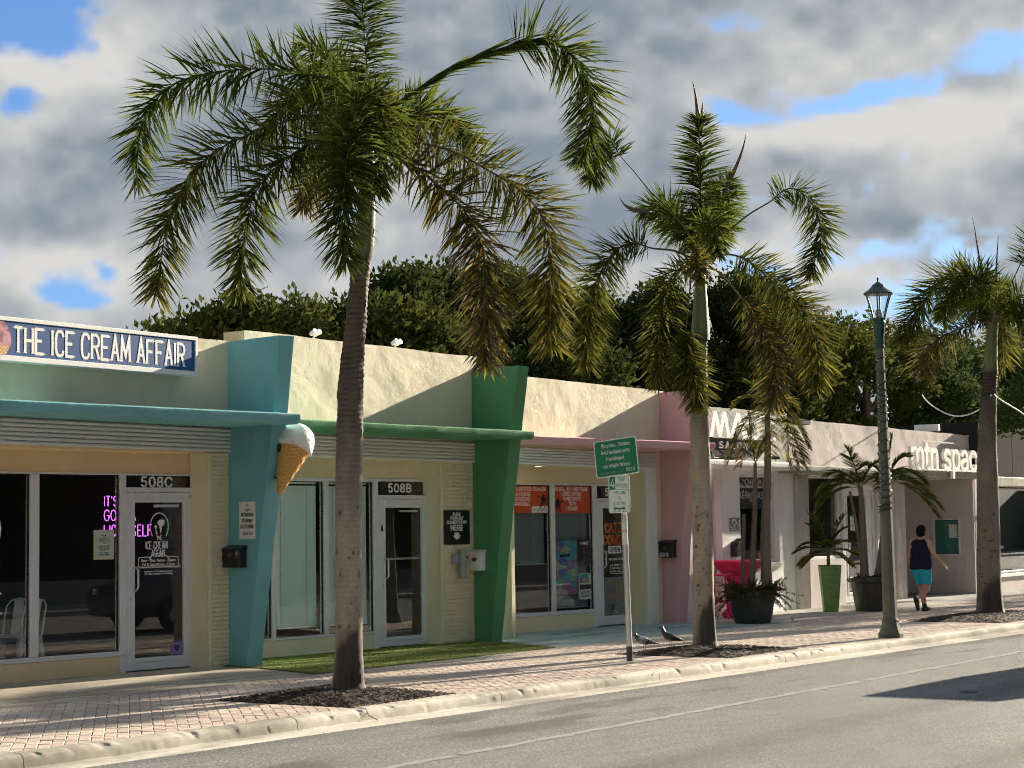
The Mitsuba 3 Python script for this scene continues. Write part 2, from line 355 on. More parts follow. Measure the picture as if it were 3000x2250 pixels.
PALM2 = [
    ([[22.6, 12.07, 5.31],[22.56, 12.01, 5.7],[22.52, 11.96, 6.08],[22.5, 11.94, 6.35],[22.47, 11.93, 6.68],[22.43, 11.92, 7.03]], 0.2, 0.4, 420, 0.0, None),
    ([[22.6, 12.07, 5.31],[23.09, 12.15, 5.72],[23.31, 12.13, 5.98],[23.43, 12.1, 6.19],[23.51, 12.02, 6.39]], 0.25, 0.38, 240, 0.05, None),
    ([[22.6, 12.07, 5.31],[22.47, 12.13, 5.53],[22.25, 12.29, 5.83],[22.03, 12.47, 6.09],[21.85, 12.62, 6.36],[21.72, 12.74, 6.56],[21.63, 12.83, 6.72],[21.57, 12.92, 6.61],[21.53, 12.99, 6.41],[21.52, 13.04, 6.21]], 0.66, 0.38, 240, 0.15, None),
    ([[22.6, 12.07, 5.31],[22.99, 12.42, 5.63],[23.18, 12.68, 5.85],[23.27, 12.91, 6.03],[23.25, 13.1, 6.07],[23.19, 13.27, 6.02]], 0.2, 0.4, 330, 0.05, None),
    ([[22.6, 12.07, 5.31],[22.5, 12.16, 5.22],[22.41, 12.23, 5.27],[22.26, 12.37, 5.31],[22.09, 12.52, 5.33],[21.95, 12.66, 5.39],[21.78, 12.84, 5.3],[21.64, 12.99, 5.02],[21.56, 13.09, 4.72],[21.51, 13.15, 4.29],[21.52, 13.18, 3.77]], 0.26, 0.42, 420, 0.35, None),
    ([[22.6, 12.07, 5.31],[22.51, 12.07, 5.17],[22.26, 12.18, 5.02],[22.07, 12.24, 4.79],[21.93, 12.25, 4.45],[21.84, 12.24, 4.03],[21.8, 12.26, 3.47]], 0.12, 0.38, 320, 0.35, None),
    ([[22.6, 12.07, 5.31],[22.48, 12.11, 5.09],[22.4, 12.08, 4.83],[22.3, 12.07, 4.47],[22.24, 12.07, 4.16],[22.22, 12.04, 3.86],[22.25, 11.97, 3.53],[22.28, 11.93, 3.21]], 0.52, 0.36, 320, 0.4, None),
    ([[22.6, 12.07, 5.31],[22.72, 11.8, 5.45],[22.78, 11.65, 5.58],[22.89, 11.39, 5.79],[23.01, 11.14, 5.95],[23.1, 10.95, 6.09],[23.21, 10.76, 5.99],[23.31, 10.63, 5.71],[23.34, 10.61, 5.41],[23.31, 10.68, 5.14],[23.29, 10.74, 4.95]], 0.42, 0.38, 300, 0.15, None),
    ([[22.6, 12.07, 5.31],[22.65, 11.9, 5.21],[22.69, 11.73, 5.23],[22.76, 11.5, 5.18],[22.84, 11.24, 4.97],[22.94, 10.99, 4.71],[23.04, 10.75, 4.43],[23.1, 10.64, 4.1],[23.13, 10.6, 3.78],[23.12, 10.64, 3.45]], 0.2, 0.44, 430, 0.5, None),
    ([[22.6, 12.07, 5.31],[22.56, 11.88, 5.08],[22.56, 11.7, 4.95],[22.54, 11.49, 4.72],[22.54, 11.37, 4.57],[22.55, 11.2, 4.34],[22.57, 11.07, 4.09],[22.57, 10.97, 3.82],[22.56, 10.96, 3.47],[22.54, 11.01, 3.2]], 0.38, 0.4, 340, 0.8, None),
    ([[22.6, 12.07, 5.31],[21.96, 11.65, 5.43],[21.73, 11.43, 5.48],[21.58, 11.28, 5.34],[21.46, 11.18, 5.16],[21.44, 11.15, 5.03]], 0.35, 0.28, 200, 0.2, None),
    ([[22.6, 12.07, 5.31],[22.39, 11.96, 5.34],[21.97, 11.73, 5.08],[21.81, 11.63, 4.92],[21.77, 11.59, 4.78]], 0.2, 0.26, 150, 0.6, None),
    ([[22.6, 12.07, 5.31],[23.22, 12.25, 5.58],[23.7, 12.31, 5.82],[23.92, 12.29, 6.02],[23.98, 12.25, 6.14]], 0.2, 0.36, 220, 0.05, None),
]
PALM3 = [
    ([[32.58, 11.57, 5.08],[32.47, 11.54, 5.41],[32.26, 11.63, 5.75],[32.02, 11.84, 5.94],[31.78, 12.12, 5.85],[31.57, 12.38, 5.55],[31.41, 12.61, 5.15],[31.32, 12.78, 4.75]], 0.24, 0.5, 420, 0.3, None),
    ([[32.58, 11.57, 5.08],[32.09, 11.4, 5.39],[31.66, 11.36, 5.67],[31.33, 11.45, 5.77],[31.02, 11.61, 5.62],[30.81, 11.73, 5.35],[30.73, 11.82, 5.04]], 0.25, 0.46, 380, 0.25, None),
    ([[32.58, 11.57, 5.08],[32.61, 11.72, 5.13],[32.64, 12.02, 5.1],[32.64, 12.39, 4.99],[32.61, 12.7, 4.81],[32.6, 12.85, 4.55],[32.61, 12.89, 4.3]], 0.2, 0.46, 300, 0.8, None),
    ([[32.58, 11.57, 5.08],[32.68, 11.58, 5.1],[33.26, 11.68, 4.99],[33.74, 11.83, 4.78],[33.98, 11.98, 4.56],[33.98, 12.1, 4.42]], 0.2, 0.42, 260, 0.45, None),
    ([[32.58, 11.57, 5.08],[32.62, 11.5, 5.23],[32.66, 11.39, 5.5],[32.73, 11.24, 5.87],[32.81, 11.06, 6.27],[32.93, 10.84, 6.62],[33.11, 10.57, 6.67],[33.28, 10.36, 6.34]], 0.45, 0.46, 300, 0.1, None),
    ([[32.58, 11.57, 5.08],[32.47, 11.42, 5.26],[32.4, 11.17, 5.45],[32.42, 10.93, 5.49],[32.5, 10.66, 5.34],[32.6, 10.46, 4.99]], 0.16, 0.48, 320, 0.25, None),
    ([[32.58, 11.57, 5.08],[32.44, 11.38, 5.15],[32.29, 11.11, 5.22],[32.21, 10.81, 5.14],[32.16, 10.56, 4.86],[32.16, 10.47, 4.48]], 0.2, 0.46, 320, 0.3, None),
    ([[32.58, 11.57, 5.08],[33.32, 11.77, 5.36],[33.94, 11.93, 5.71],[34.12, 11.97, 5.9],[34.11, 12.03, 6.02]], 0.2, 0.42, 260, 0.1, None),
    ([[32.58, 11.57, 5.08],[33.05, 11.87, 5.35],[33.4, 12.28, 5.57],[33.51, 12.62, 5.61],[33.5, 12.86, 5.4]], 0.2, 0.44, 280, 0.2, None),
]
SPEARS = [
    (2, [[22.53, 11.96, 6.91], [22.51, 11.97, 7.08], [22.49, 11.98, 7.3], [22.45, 12.01, 7.57]]),
    (2, [[22.55, 11.95, 6.83], [22.54, 11.93, 7.08], [22.54, 11.91, 7.28]]),
    (2, [[22.76, 11.75, 6.03], [22.81, 11.63, 6.3], [22.86, 11.52, 6.58], [22.88, 11.45, 6.85]]),
    (2, [[22.22, 12.58, 5.85], [22.11, 12.74, 5.86], [22.05, 12.83, 5.91], [21.99, 12.9, 6.04]]),
    (3, [[32.57, 11.57, 5.17], [32.49, 11.63, 5.66], [32.4, 11.7, 6.09], [32.33, 11.74, 6.53], [32.27, 11.78, 6.96]]),
    (3, [[32.58, 11.55, 5.17], [32.57, 11.51, 5.66], [32.55, 11.47, 6.14], [32.54, 11.42, 6.63]]),
]
TREES = [
    (0, [[25.5, 24, 5.0, 0.31], [26.3, 24, 5.2, 0.44], [27.0, 24, 5.4, 0.54], [27.8, 24, 5.4, 0.52], [28.4, 24, 5.3, 0.46], [26.7, 24, 5.1, 0.51], [27.6, 24, 5.0, 0.52]]),
    (1, [[30.4, 25, 5.8, 0.52], [31.1, 25, 5.8, 0.5], [30.9, 25, 5.3, 0.63], [30.0, 25, 5.3, 0.48]]),
    (2, [[36.7, 28, 7.1, 0.66], [37.9, 28, 7.3, 0.72], [39.4, 28, 7.5, 0.73], [41.1, 28, 7.5, 0.8], [42.3, 28, 7.8, 0.73], [43.5, 28, 7.4, 0.74], [38.2, 28, 6.6, 0.93], [40.4, 28, 6.6, 1.05], [42.6, 28, 6.5, 1.0], [36.4, 28, 6.4, 0.65]]),
    (0, [[30.0, 23, 5.6, 0.51], [30.9, 23, 5.4, 0.58], [31.8, 23, 5.1, 0.56], [30.4, 23, 4.8, 0.61], [29.7, 23, 5.0, 0.53], [32.4, 23, 4.7, 0.42]]),
    (1, [[34.2, 23, 4.9, 0.59], [35.3, 23, 4.8, 0.6], [36.4, 23, 5.1, 0.69], [37.3, 23, 4.9, 0.7], [35.8, 23, 4.2, 0.68], [37.6, 23, 4.2, 0.63]]),
    (2, [[44.5, 27, 7.1, 0.74], [46.0, 27, 7.3, 0.76], [47.5, 27, 7.3, 0.88], [45.4, 27, 6.3, 1.03], [47.9, 27, 6.3, 1.07], [43.5, 27, 6.6, 0.73]]),
    (1, [[46.1, 25, 7.3, 0.79], [48.1, 25, 7.6, 0.87], [50.0, 25, 7.7, 0.84], [51.4, 25, 7.8, 0.71], [46.8, 25, 6.3, 1.04], [49.7, 25, 6.3, 1.08], [48.2, 25, 5.5, 0.87]]),
    (0, [[48.3, 23, 6.7, 0.71], [50.1, 23, 6.6, 0.73], [49.1, 23, 5.7, 0.91], [51.4, 23, 5.6, 0.89], [47.6, 23, 5.6, 0.75]]),
    (0, [[52.9, 23, 7.0, 0.71], [54.7, 23, 7.0, 0.73], [56.3, 23, 6.7, 0.74], [53.6, 23, 5.9, 0.92], [56.0, 23, 5.6, 0.84], [52.2, 23, 6.4, 0.7]]),
    (3, [[57.3, 22.5, 6.4, 0.86], [59.7, 22.5, 6.8, 0.89], [62.2, 22.5, 6.7, 0.92], [58.4, 22.5, 5.5, 0.98], [61.4, 22.5, 5.6, 1.02]]),
    (3, [[64.9, 22.5, 7.1, 0.83], [67.5, 22.5, 7.5, 0.98], [66.2, 22.5, 6.3, 1.08], [69.2, 22.5, 6.4, 1.12]]),
]

# ------------------------------------------------------------------ ground, road, kerb, pavement
def road_color(p, n, uv):
    v, w, r = voronoi(p.x * 34, p.y * 34)
    v2, w2, r2 = voronoi(p.x * 90, p.y * 90)
    g = 0.66 + 0.75 * r * smoothstep(0.60, 0.1, v) + 0.30 * (r2 - 0.4)
    big = fbm(p.x * 0.5, p.y * 1.4, 0.0, 4)
    fine = fbm(p.x * 3.0, p.y * 9.0, 2.0, 3)
    dark = smoothstep(0.50, 0.72, fbm(p.x * 0.55 + 7, p.y * 2.2, 3.0, 4)) * smoothstep(8.9, 9.5, p.y) * smoothstep(11.0, 10.2, p.y)
    lane = smoothstep(0.55, 0.0, dr.abs(p.y - 7.1 + 0.25 * (big - 0.5))) * 0.30 + smoothstep(0.5, 0.0, dr.abs(p.y - 5.0)) * 0.28
    gut = smoothstep(10.35, 10.7, p.y + 0.035 * (p.x - 15)) * 0.25
    k = (0.86 + 0.35 * (big - 0.5) + 0.30 * (fine - 0.5)) * g * (1 - 0.5 * dark) * (1 - lane) * (1 - gut)
    return mix((0.200, 0.205, 0.208), (0.215, 0.213, 0.202), smoothstep(0.35, 0.7, fbm(p.x * 0.8 + 31, p.y * 0.8, 0.0, 2))) * k


def road_bump(p, n, uv):
    v, w, r = voronoi(p.x * 62, p.y * 62)
    return (1 - v) * 0.0016 + fbm(p.x * 2, p.y * 2, 0.0, 2) * 0.004


mat('m_road', {'type': 'bumpmap', 'arbitrary': proc(road_bump, eps=4e-3), 'scale': 1.0, 'bsdf': P(proc(road_color), 0.8, 0.3)})


def conc(name, c, c2, crack=True):
    def fn(p, n, uv):
        a = fbm(p.x * 1.1, p.y * 1.6, p.z, 4)
        b = fbm(p.x * 17, p.y * 17, p.z * 17, 3)
        s = smoothstep(0.52, 0.75, fbm(p.x * 0.8 + 4, p.y * 2.6, 1.0, 4))
        return mix(c, c2, smoothstep(0.3, 0.72, a)) * (0.82 + 0.36 * b) * (1 - 0.35 * s)
    return mat(name, P(proc(fn), 0.8, 0.3))


conc('m_walk', (0.40, 0.36, 0.29), (0.30, 0.27, 0.22))
conc('m_walkblue', (0.20, 0.26, 0.29), (0.26, 0.31, 0.31))
conc('m_walkgrey', (0.34, 0.33, 0.30), (0.26, 0.26, 0.25))
conc('m_kerb', (0.47, 0.45, 0.39), (0.30, 0.28, 0.24))
conc('m_ground', (0.20, 0.19, 0.15), (0.13, 0.14, 0.09))
conc('m_post', (0.17, 0.18, 0.145), (0.13, 0.14, 0.115))


def kt(x):
    return 11.2 - 0.035 * (x - 15.0)


add('ground', TM([[-400, -400, -.17], [500, -400, -.17], [500, 500, -.17], [-400, 500, -.17]], [[0, 1, 2], [0, 2, 3]]), 'm_ground', kind='structure', label='bare ground running out to the horizon under the street')
add('road', TM([[-80, -0.5, -.118], [160, -0.5, -.118], [160, kt(160) + 5, -.118], [60, kt(60) - .3, -.118], [-80, kt(-80) - .3, -.118]], [[0, 1, 2], [0, 2, 3], [0, 3, 4]]), 'm_road', kind='structure', label='worn grey asphalt road in front of the shops')
# worn lane line
ln = []
for i in range(430):
    x = 4 + i * 0.12
    if random.random() < 0.97:
        a, b = 0.035 + 0.03 * random.random(), 0.035 + 0.03 * random.random()
        y = 8.80 + 0.012 * math.sin(i * 0.9)
        ln.append(TM([[x, y - a, -.114], [x + .121, y - a * random.uniform(.7, 1.3), -.114], [x + .121, y + b * random.uniform(.7, 1.3), -.114], [x, y + b, -.114]], [[0, 1, 2], [0, 2, 3]]))
mat('m_line', P((0.27, 0.27, 0.26), 0.8, 0.3))
add('lane_line', cat(ln), 'm_line', kind='structure', label='worn pale lane line along the asphalt road')
mat('m_lid', P((0.05, 0.05, 0.05), 0.6, 0.4))
add('valve_cover', lathe([(0, -.108), (.075, -.108), (.09, -.112), (.092, -.117)], 20, (19.3, 7.25, 0)), 'm_lid', label='small dark round valve cover set in the asphalt', cat_='valve cover')

# kerb in cast lengths, rough and chipped
SEC = np.array([(0, 0), (-.05, .002), (-.11, 0), (-.145, -.010), (-.163, -.030), (-.170, -.070), (-.176, -.105), (-.20, -.114), (-.32, -.112), (-.46, -.109), (-.50, -.125)])
xs = 4.0
while xs < 62:
    L = 3.05
    st = 0.03 if xs < 24 else 0.12
    g = np.arange(xs + 0.004, xs + L - 0.004, st)
    g = np.append(g, xs + L - 0.004)
    X = np.repeat(g[:, None], len(SEC), 1)
    Y = kt(X) + SEC[None, :, 0]
    Z = np.repeat(SEC[None, :, 1], len(g), 0)
    pn = np.stack([X * 1.0, Y, Z], -1)
    Z = Z + (nz(pn, 7, 3) - 0.5) * 0.012 * (np.abs(SEC[None, :, 0]) < .3) + (nz(pn, 30, 9, 3) - 0.5) * 0.009 * (np.abs(SEC[None, :, 0]) < .3)
    chip = np.clip(nz(pn, 9, 21, 3) - 0.60, 0, 1) * 0.09
    wgt = np.array([0, .1, .5, 1, 1, .7, .2, 0, 0, 0, 0])
    Z = Z - chip * wgt; Y = Y + chip * wgt * 0.6 + (nz(pn, 25, 5, 2) - .5) * .006
    n, m = X.shape
    i, j = np.meshgrid(np.arange(n - 1), np.arange(m - 1), indexing='ij')
    q = np.stack([i * m + j, i * m + j + 1, (i + 1) * m + j + 1, (i + 1) * m + j], -1).reshape(-1, 4)
    add('segment', TM(np.stack([X, Y, Z], -1).reshape(-1, 3), np.vstack([q[:, [0, 1, 2]], q[:, [0, 2, 3]]])), 'm_kerb', 'kerb', smooth=40)
    xs += L
crk = [(14.05, 11.22, .008), (14.12, 11.10, .004), (14.10, 11.04, -.06), (14.16, 10.98, -.107), (14.5, 10.8, -.106), (14.8, 10.72, -.106)]
labels['kerb'] = {'label': 'rough pale concrete kerb with a narrow gutter', 'kind': 'structure'}
add('crack', tube(np.array(crk[:4]), 0.004, 5), 'm_blackmatte', 'kerb')

# sidewalk of interlocking pavers in a 45 degree herringbone
BEDS = [(14.1, 15.85, 11.27, 13.0), (21.35, 23.35, 11.07, 12.75), (30.3, 33.7, 10.74, 12.55)]
add('sidewalk', TM([[4, kt(4), -.008], [62, kt(62), -.008], [62, 14.2, -.008], [4, 14.2, -.008]], [[0, 1, 2], [0, 2, 3]]), 'm_blackmatte', kind='structure', label='sidewalk of pale pink interlocking pavers between kerb and shops')
strip = sg.Polygon([(8.8, kt(8.8) + .01), (48, kt(48) + .01), (48, 14.19), (8.8, 14.19)])
for b in BEDS:
    strip = strip.difference(sg.box(b[0], b[2], b[1], b[3]))
PW, PG = 0.1, 0.0022


def paver_mesh(poly, dz=0.0):
    inner = poly.buffer(-0.006, join_style=2)
    if inner.is_empty or inner.geom_type != 'Polygon' or len(inner.exterior.coords) != len(poly.exterior.coords):
        return ext(poly, -.03, dz)
    a, b = np.array(poly.exterior.coords)[:-1], np.array(inner.exterior.coords)[:-1]
    k = np.argmin(((b - a[0]) ** 2).sum(1)); b = np.roll(b, -k, 0)
    if sg.LinearRing(poly.exterior.coords).is_ccw != sg.LinearRing(inner.exterior.coords).is_ccw:
        b = np.roll(b[::-1], 1, 0)
    if not sg.LinearRing(poly.exterior.coords).is_ccw:
        a, b = a[::-1], b[::-1]
    n = len(a)
    v = np.vstack([np.c_[a, 0 * a[:, 0] - .03], np.c_[a, 0 * a[:, 0] + dz - .006], np.c_[b, 0 * b[:, 0] + dz]])
    f = []
    for i in range(n):
        j = (i + 1) % n
        f += [[i, j, n + j], [i, n + j, n + i], [n + i, n + j, 2 * n + j], [n + i, 2 * n + j, 2 * n + i]]
    f += [[2 * n, 2 * n + i, 2 * n + i + 1] for i in range(1, n - 1)]
    return TM(v, f)


PCOL = np.array([(0.47, 0.385, 0.335), (0.44, 0.35, 0.305), (0.49, 0.42, 0.355), (0.45, 0.37, 0.335), (0.41, 0.335, 0.295), (0.47, 0.40, 0.325)])
whole = sg.box(PG, PG, 2 * PW - PG, PW - PG)
c45 = math.sqrt(.5)
shared = [mikit.ply(paver_mesh(whole), 'm_vc', color=np.repeat(c[None], 12, 0)) for c in PCOL]
pav = []
for i in range(-20, 620):
    for j in range(-420, 260):
        k = (i - j) % 4
        if k not in (0, 3):
            continue
        cx, cy = ((i + 1) * PW, (j + .5) * PW) if k == 0 else ((i + .5) * PW, (j + 1) * PW)
        wx, wy = (cx - cy) * c45, (cx + cy) * c45
        if 8.7 < wx < 48.1 and 9.7 < wy < 14.3:
            pav.append((wx, wy, i, j, k))
pav.sort(key=lambda a: a[0] ** 2 + a[1] ** 2)
n_parts, rest, rcol = 0, [], []
inner = strip.buffer(-0.115)
SPOLY = strip
for wx, wy, i, j, k in pav:
    pt = sg.Point(wx, wy)
    if wx > 30 and (wx - 30) / 20 > random.random() + 0.6:
        pass
    ang = PI / 4 + (0 if k == 0 else PI / 2)
    dz = random.uniform(-.0025, .0025)
    tilt = random.uniform(-.012, .012)
    M = rotz(ang) @ RT((1, 0, tilt), (0, 1, tilt * .7), (0, 0, 1), (-PW, -PW / 2, 0))
    M[:3, 3] += [wx, wy, dz]
    ci = random.randrange(6)
    if inner.contains(pt):
        if n_parts < 298:
            d = dict(shared[ci]); add('paver', d, None, 'sidewalk', M=M); n_parts += 1
        else:
            m = xf(paver_mesh(whole), M) if wx < 34 else xf(TM([[PG, PG, 0], [2 * PW - PG, PG, 0], [2 * PW - PG, PW - PG, 0], [PG, PW - PG, 0]], [[0, 1, 2], [0, 2, 3]]), M)
            rest.append(m); rcol.append(np.repeat(PCOL[ci][None] * (0.85 + 0.3 * nz([[wx * .9, wy * 1.5, 0]])[0]), len(m.vertices), 0))
    else:
        pl = sg.Polygon([(M @ [x, y, 0, 1])[:2] for x, y in whole.exterior.coords[:-1]]).intersection(SPOLY)
        for g_ in getattr(pl, 'geoms', [pl]):
            if g_.geom_type == 'Polygon' and g_.area > 2e-4:
                m = paver_mesh(g_.simplify(1e-4)); rest.append(m); rcol.append(np.repeat(PCOL[ci][None], len(m.vertices), 0))
add('farther_pavers', cat(rest), 'm_vc', 'sidewalk', color=np.vstack(rcol), kind='stuff')

# concrete in front of the shops, butted slabs
for nm, poly, mt, lb in (('walkway', [(4, 14.2), (17.17, 14.2), (17.6, 15.4), (17.6, 18), (4, 18)], 'm_walk', 'stained beige concrete walkway below the ice cream shop'),
                         ('walkway', [(17.18, 14.2), (22.32, 14.2), (23.0, 15.6), (23.0, 18), (17.61, 18), (17.61, 15.4)], 'm_walk', 'concrete strip lying under the green turf mat'),
                         ('walkway', [(22.33, 14.2), (29.3, 14.2), (29.3, 18), (23.01, 18), (23.01, 15.6)], 'm_walkblue', 'blue grey painted concrete walkway below the comic shop'),
                         ('walkway', [(29.31, 14.2), (62, 14.2), (62, 18.5), (29.31, 18.5)], 'm_walkgrey', 'grey concrete walkway below the salon and the gallery')):
    add(nm, ext(poly, -.12, 0.0), mt, kind='structure', label=lb)
add('walkway', ext([(13.0, 14.6), (16.9, 14.62), (16.9, 14.635), (13.0, 14.61)], 0, .0015), 'm_blackmatte')
for kk in [k for k in list(scene) if k == 'walkway_004']:
    scene['walkway__joint'] = scene.pop(kk)
tur = sg.Polygon([(17.19, 14.22), (22.30, 14.22), (22.97, 15.58), (22.97, 16.3), (17.75, 16.6), (17.62, 15.4)])


def turf_color(p, n, uv):
    a = fbm(p.x * 2, p.y * 5, 0.0, 4); b = noise(p.x * 60, p.y * 60)
    return mix((0.075, 0.105, 0.018), (0.15, 0.165, 0.04), a) * (0.55 + 0.9 * b)


mat('m_turf', P(proc(turf_color), 0.9, 0.2))
bl, bc = [], []
tv = []
x0, y0, x1, y1 = tur.bounds
for _ in range(9000):
    x, y = rng.uniform(x0, x1), rng.uniform(y0, y1)
    if tur.contains(sg.Point(x, y)):
        a, h = rng.uniform(0, 2 * PI), rng.uniform(.004, .010)
        tv += [[x - .006 * math.cos(a), y - .006 * math.sin(a), .012], [x + .006 * math.cos(a), y + .006 * math.sin(a), .012], [x + rng.normal(0, .01), y + rng.normal(0, .01), .012 + h]]
tf = np.arange(len(tv)).reshape(-1, 3)
tk = thing('turf_mat', 'olive green artificial turf mat lying in front of the unit with white blinds', 'turf mat')
add('backing', ext(tur, 0.001, .012), 'm_turf', tk)
add('pile', TM(tv, tf), 'm_turf', tk, kind='stuff')

# tree beds
mulch = []
for b in BEDS:
    nx, ny = 60, 50
    gx, gy = np.meshgrid(np.linspace(b[0], b[1], nx), np.linspace(b[2], b[3], ny), indexing='ij')
    e = np.minimum(np.minimum(gx - b[0], b[1] - gx), np.minimum(gy - b[2], b[3] - gy))
    pn = np.stack([gx, gy, 0 * gx], -1)
    gz = -.015 + .075 * np.clip(e / .5, 0, 1) ** .8 * (0.6 + 0.8 * nz(pn, 1.5, 4)) + (nz(pn, 14, 8, 3) - .5) * .018
    i, j = np.meshgrid(np.arange(nx - 1), np.arange(ny - 1), indexing='ij')
    q = np.stack([i * ny + j, (i + 1) * ny + j, (i + 1) * ny + j + 1, i * ny + j + 1], -1).reshape(-1, 4)
    parts = [TM(np.stack([gx, gy, gz], -1).reshape(-1, 3), np.vstack([q[:, [0, 1, 2]], q[:, [0, 2, 3]]]))]
    col = [np.repeat(np.array([[0.026, 0.019, 0.014]]), nx * ny, 0)]
    for _ in range(1300):
        u, v = rng.integers(1, nx - 1), rng.integers(1, ny - 1)
        L, w = rng.uniform(.008, .022), rng.uniform(.003, .007)
        m = xf(box(-L, L, -w, w, -.003, .003), rotz(rng.uniform(0, PI)) @ RT((1, 0, .3), (0, 1, 0), (-.3, 0, 1), (0, 0, 0)))
        parts.append(move(m, gx[u, v] + rng.normal(0, .01), gy[u, v] + rng.normal(0, .01), gz[u, v] + .008))
        c = np.array([0.05, 0.036, 0.026]) * rng.uniform(.35, 1.3) if rng.random() < .96 else np.array([.22, .19, .14])
        col.append(np.repeat(c[None], 8, 0))
    add('mulch_bed', cat(parts), 'm_vc', color=np.vstack(col), kind='stuff', label=f"dark mulch bed around the {('nearest', 'middle', 'farthest')[BEDS.index(b)]} palm trunk")

# ------------------------------------------------------------------ the row of shops
FT = 16.1                                   # facade plane
CU = 1 / math.hypot(1, .12)


class Unit:
    def __init__(s, k, X0, T0):
        s.k, s.M = k, RT((CU, -.12 * CU, 0), (.12 * CU, CU, 0), (0, 0, 1), (X0, T0, 0))

    def w(s, x, y):
        return tuple((s.M @ [x, y, 0, 1])[:2])


def ring(x0, x1, z0, z1, wl, wr, wt, wb, y0, y1, b=.004):
    return cat(cbox(x0, x0 + wl, y0, y1, z0, z1, b), cbox(x1 - wr, x1, y0, y1, z0, z1, b), cbox(x0 + wl, x1 - wr, y0, y1, z1 - wt, z1, b), cbox(x0 + wl, x1 - wr, y0, y1, z0, z0 + wb, b))


def pane(x0, x1, z0, z1, y=0.02):
    return TM([[x0, y, z0], [x1, y, z0], [x1, y, z1], [x0, y, z1]], [[0, 1, 2], [0, 2, 3]])


def door(u, parent, x0, x1, z0, z1, g, number=None, nx=None, nh=.14):
    """Glazed aluminium door leaf in unit u's local frame; g = glass rectangle."""
    d = key('door', parent)
    M = u.M
    add('stile', cat(cbox(x0, g[0], -.03, .02, z0, z1), cbox(g[1], x1, -.03, .02, z0, z1), cbox(g[0], g[1], -.03, .02, g[3], z1), cbox(g[0], g[1], -.03, .02, z0, g[2])), 'm_frame', d, M=M)
    add('bead', ring(g[0] - .045, g[1] + .045, g[2] - .05, g[3] + .045, .045, .045, .045, .05, -.042, -.031), 'm_frame', d, M=M)
    add('glass', pane(g[0] - .01, g[1] + .01, g[2] - .01, g[3] + .01, -.005), 'm_glass', d, M=M)
    hz = [(x0 + .10, -.03, 1.235), (x0 + .10, -.10, 1.235), (x0 + .115, -.115, 1.20), (x0 + .115, -.115, 1.0), (x0 + .10, -.10, .965), (x0 + .10, -.03, .965)]
    add('handle', tube(np.array(hz), .013, 8), 'm_metal', d, smooth=50, M=M)
    add('push_bar', cbox(g[0], g[1], .03, .055, 1.215, 1.245), 'm_metal', d, M=M)
    add('lock', xf(lathe([(0, 0), (.016, 0), (.018, -.008)], 12), RT((1, 0, 0), (0, 0, 1), (0, -1, 0), (x0 + .07, -.036, .86))), 'm_metal', d, M=M)
    for hzv in (z1 - .25, (z0 + z1) / 2 + .05, z0 + .28):
        add('hinge', tube([(x1 + .012, -.04, hzv - .10), (x1 + .012, -.04, hzv + .10)], .014, 8), 'm_galv', d, smooth=50, M=M)
    return d


BRK = {}


def bricks(parent, x0, x1, zt=2.6, frame=True, name='brick_wall'):
    """Painted thin bricks laid over the facade plane, each its own piece."""
    b = add(name, box(x0, x1, FT, FT + .3, -.05, zt), 'm_cream_low', parent)
    z, row = 0.03, 0
    while z < zt - .03:
        h = random.uniform(.050, .060)
        x = x0 + .045 - random.uniform(0, .25)
        while x < x1 - .012:
            L = random.uniform(.16, .42)
            a, c = max(x, x0 + .045), min(x + L - .006, x1 - .004)
            if c - a > .025:
                add('brick', cbox(a, c, FT - random.uniform(.010, .020), FT + .01, z, z + h - .008 + random.uniform(-.003, .002), .004), 'm_cream_low', b)
            x += L
        z += h
    if frame:
        add('edge_strip', cbox(x0 - .005, x0 + .04, FT - .024, FT + .02, -.02, zt), 'm_cream_low', parent)
    return b


def siding(parent, x0, x1, z0, z1, n=6, m='m_siding'):
    s = key('siding', parent)
    h = (z1 - z0) / n
    for i in range(n):
        a, b = z0 + i * h, z0 + (i + 1) * h
        pr = sg.Polygon([(FT, a), (FT - .050, a), (FT - .062, a + .010), (FT - .062, a + h * .55), (FT - .050, b - .011), (FT - .008, b - .009), (FT - .008, b - .001), (FT, b - .001)])
        add('strip', ext(pr, x0, x1, 'x'), m, s)
    return s


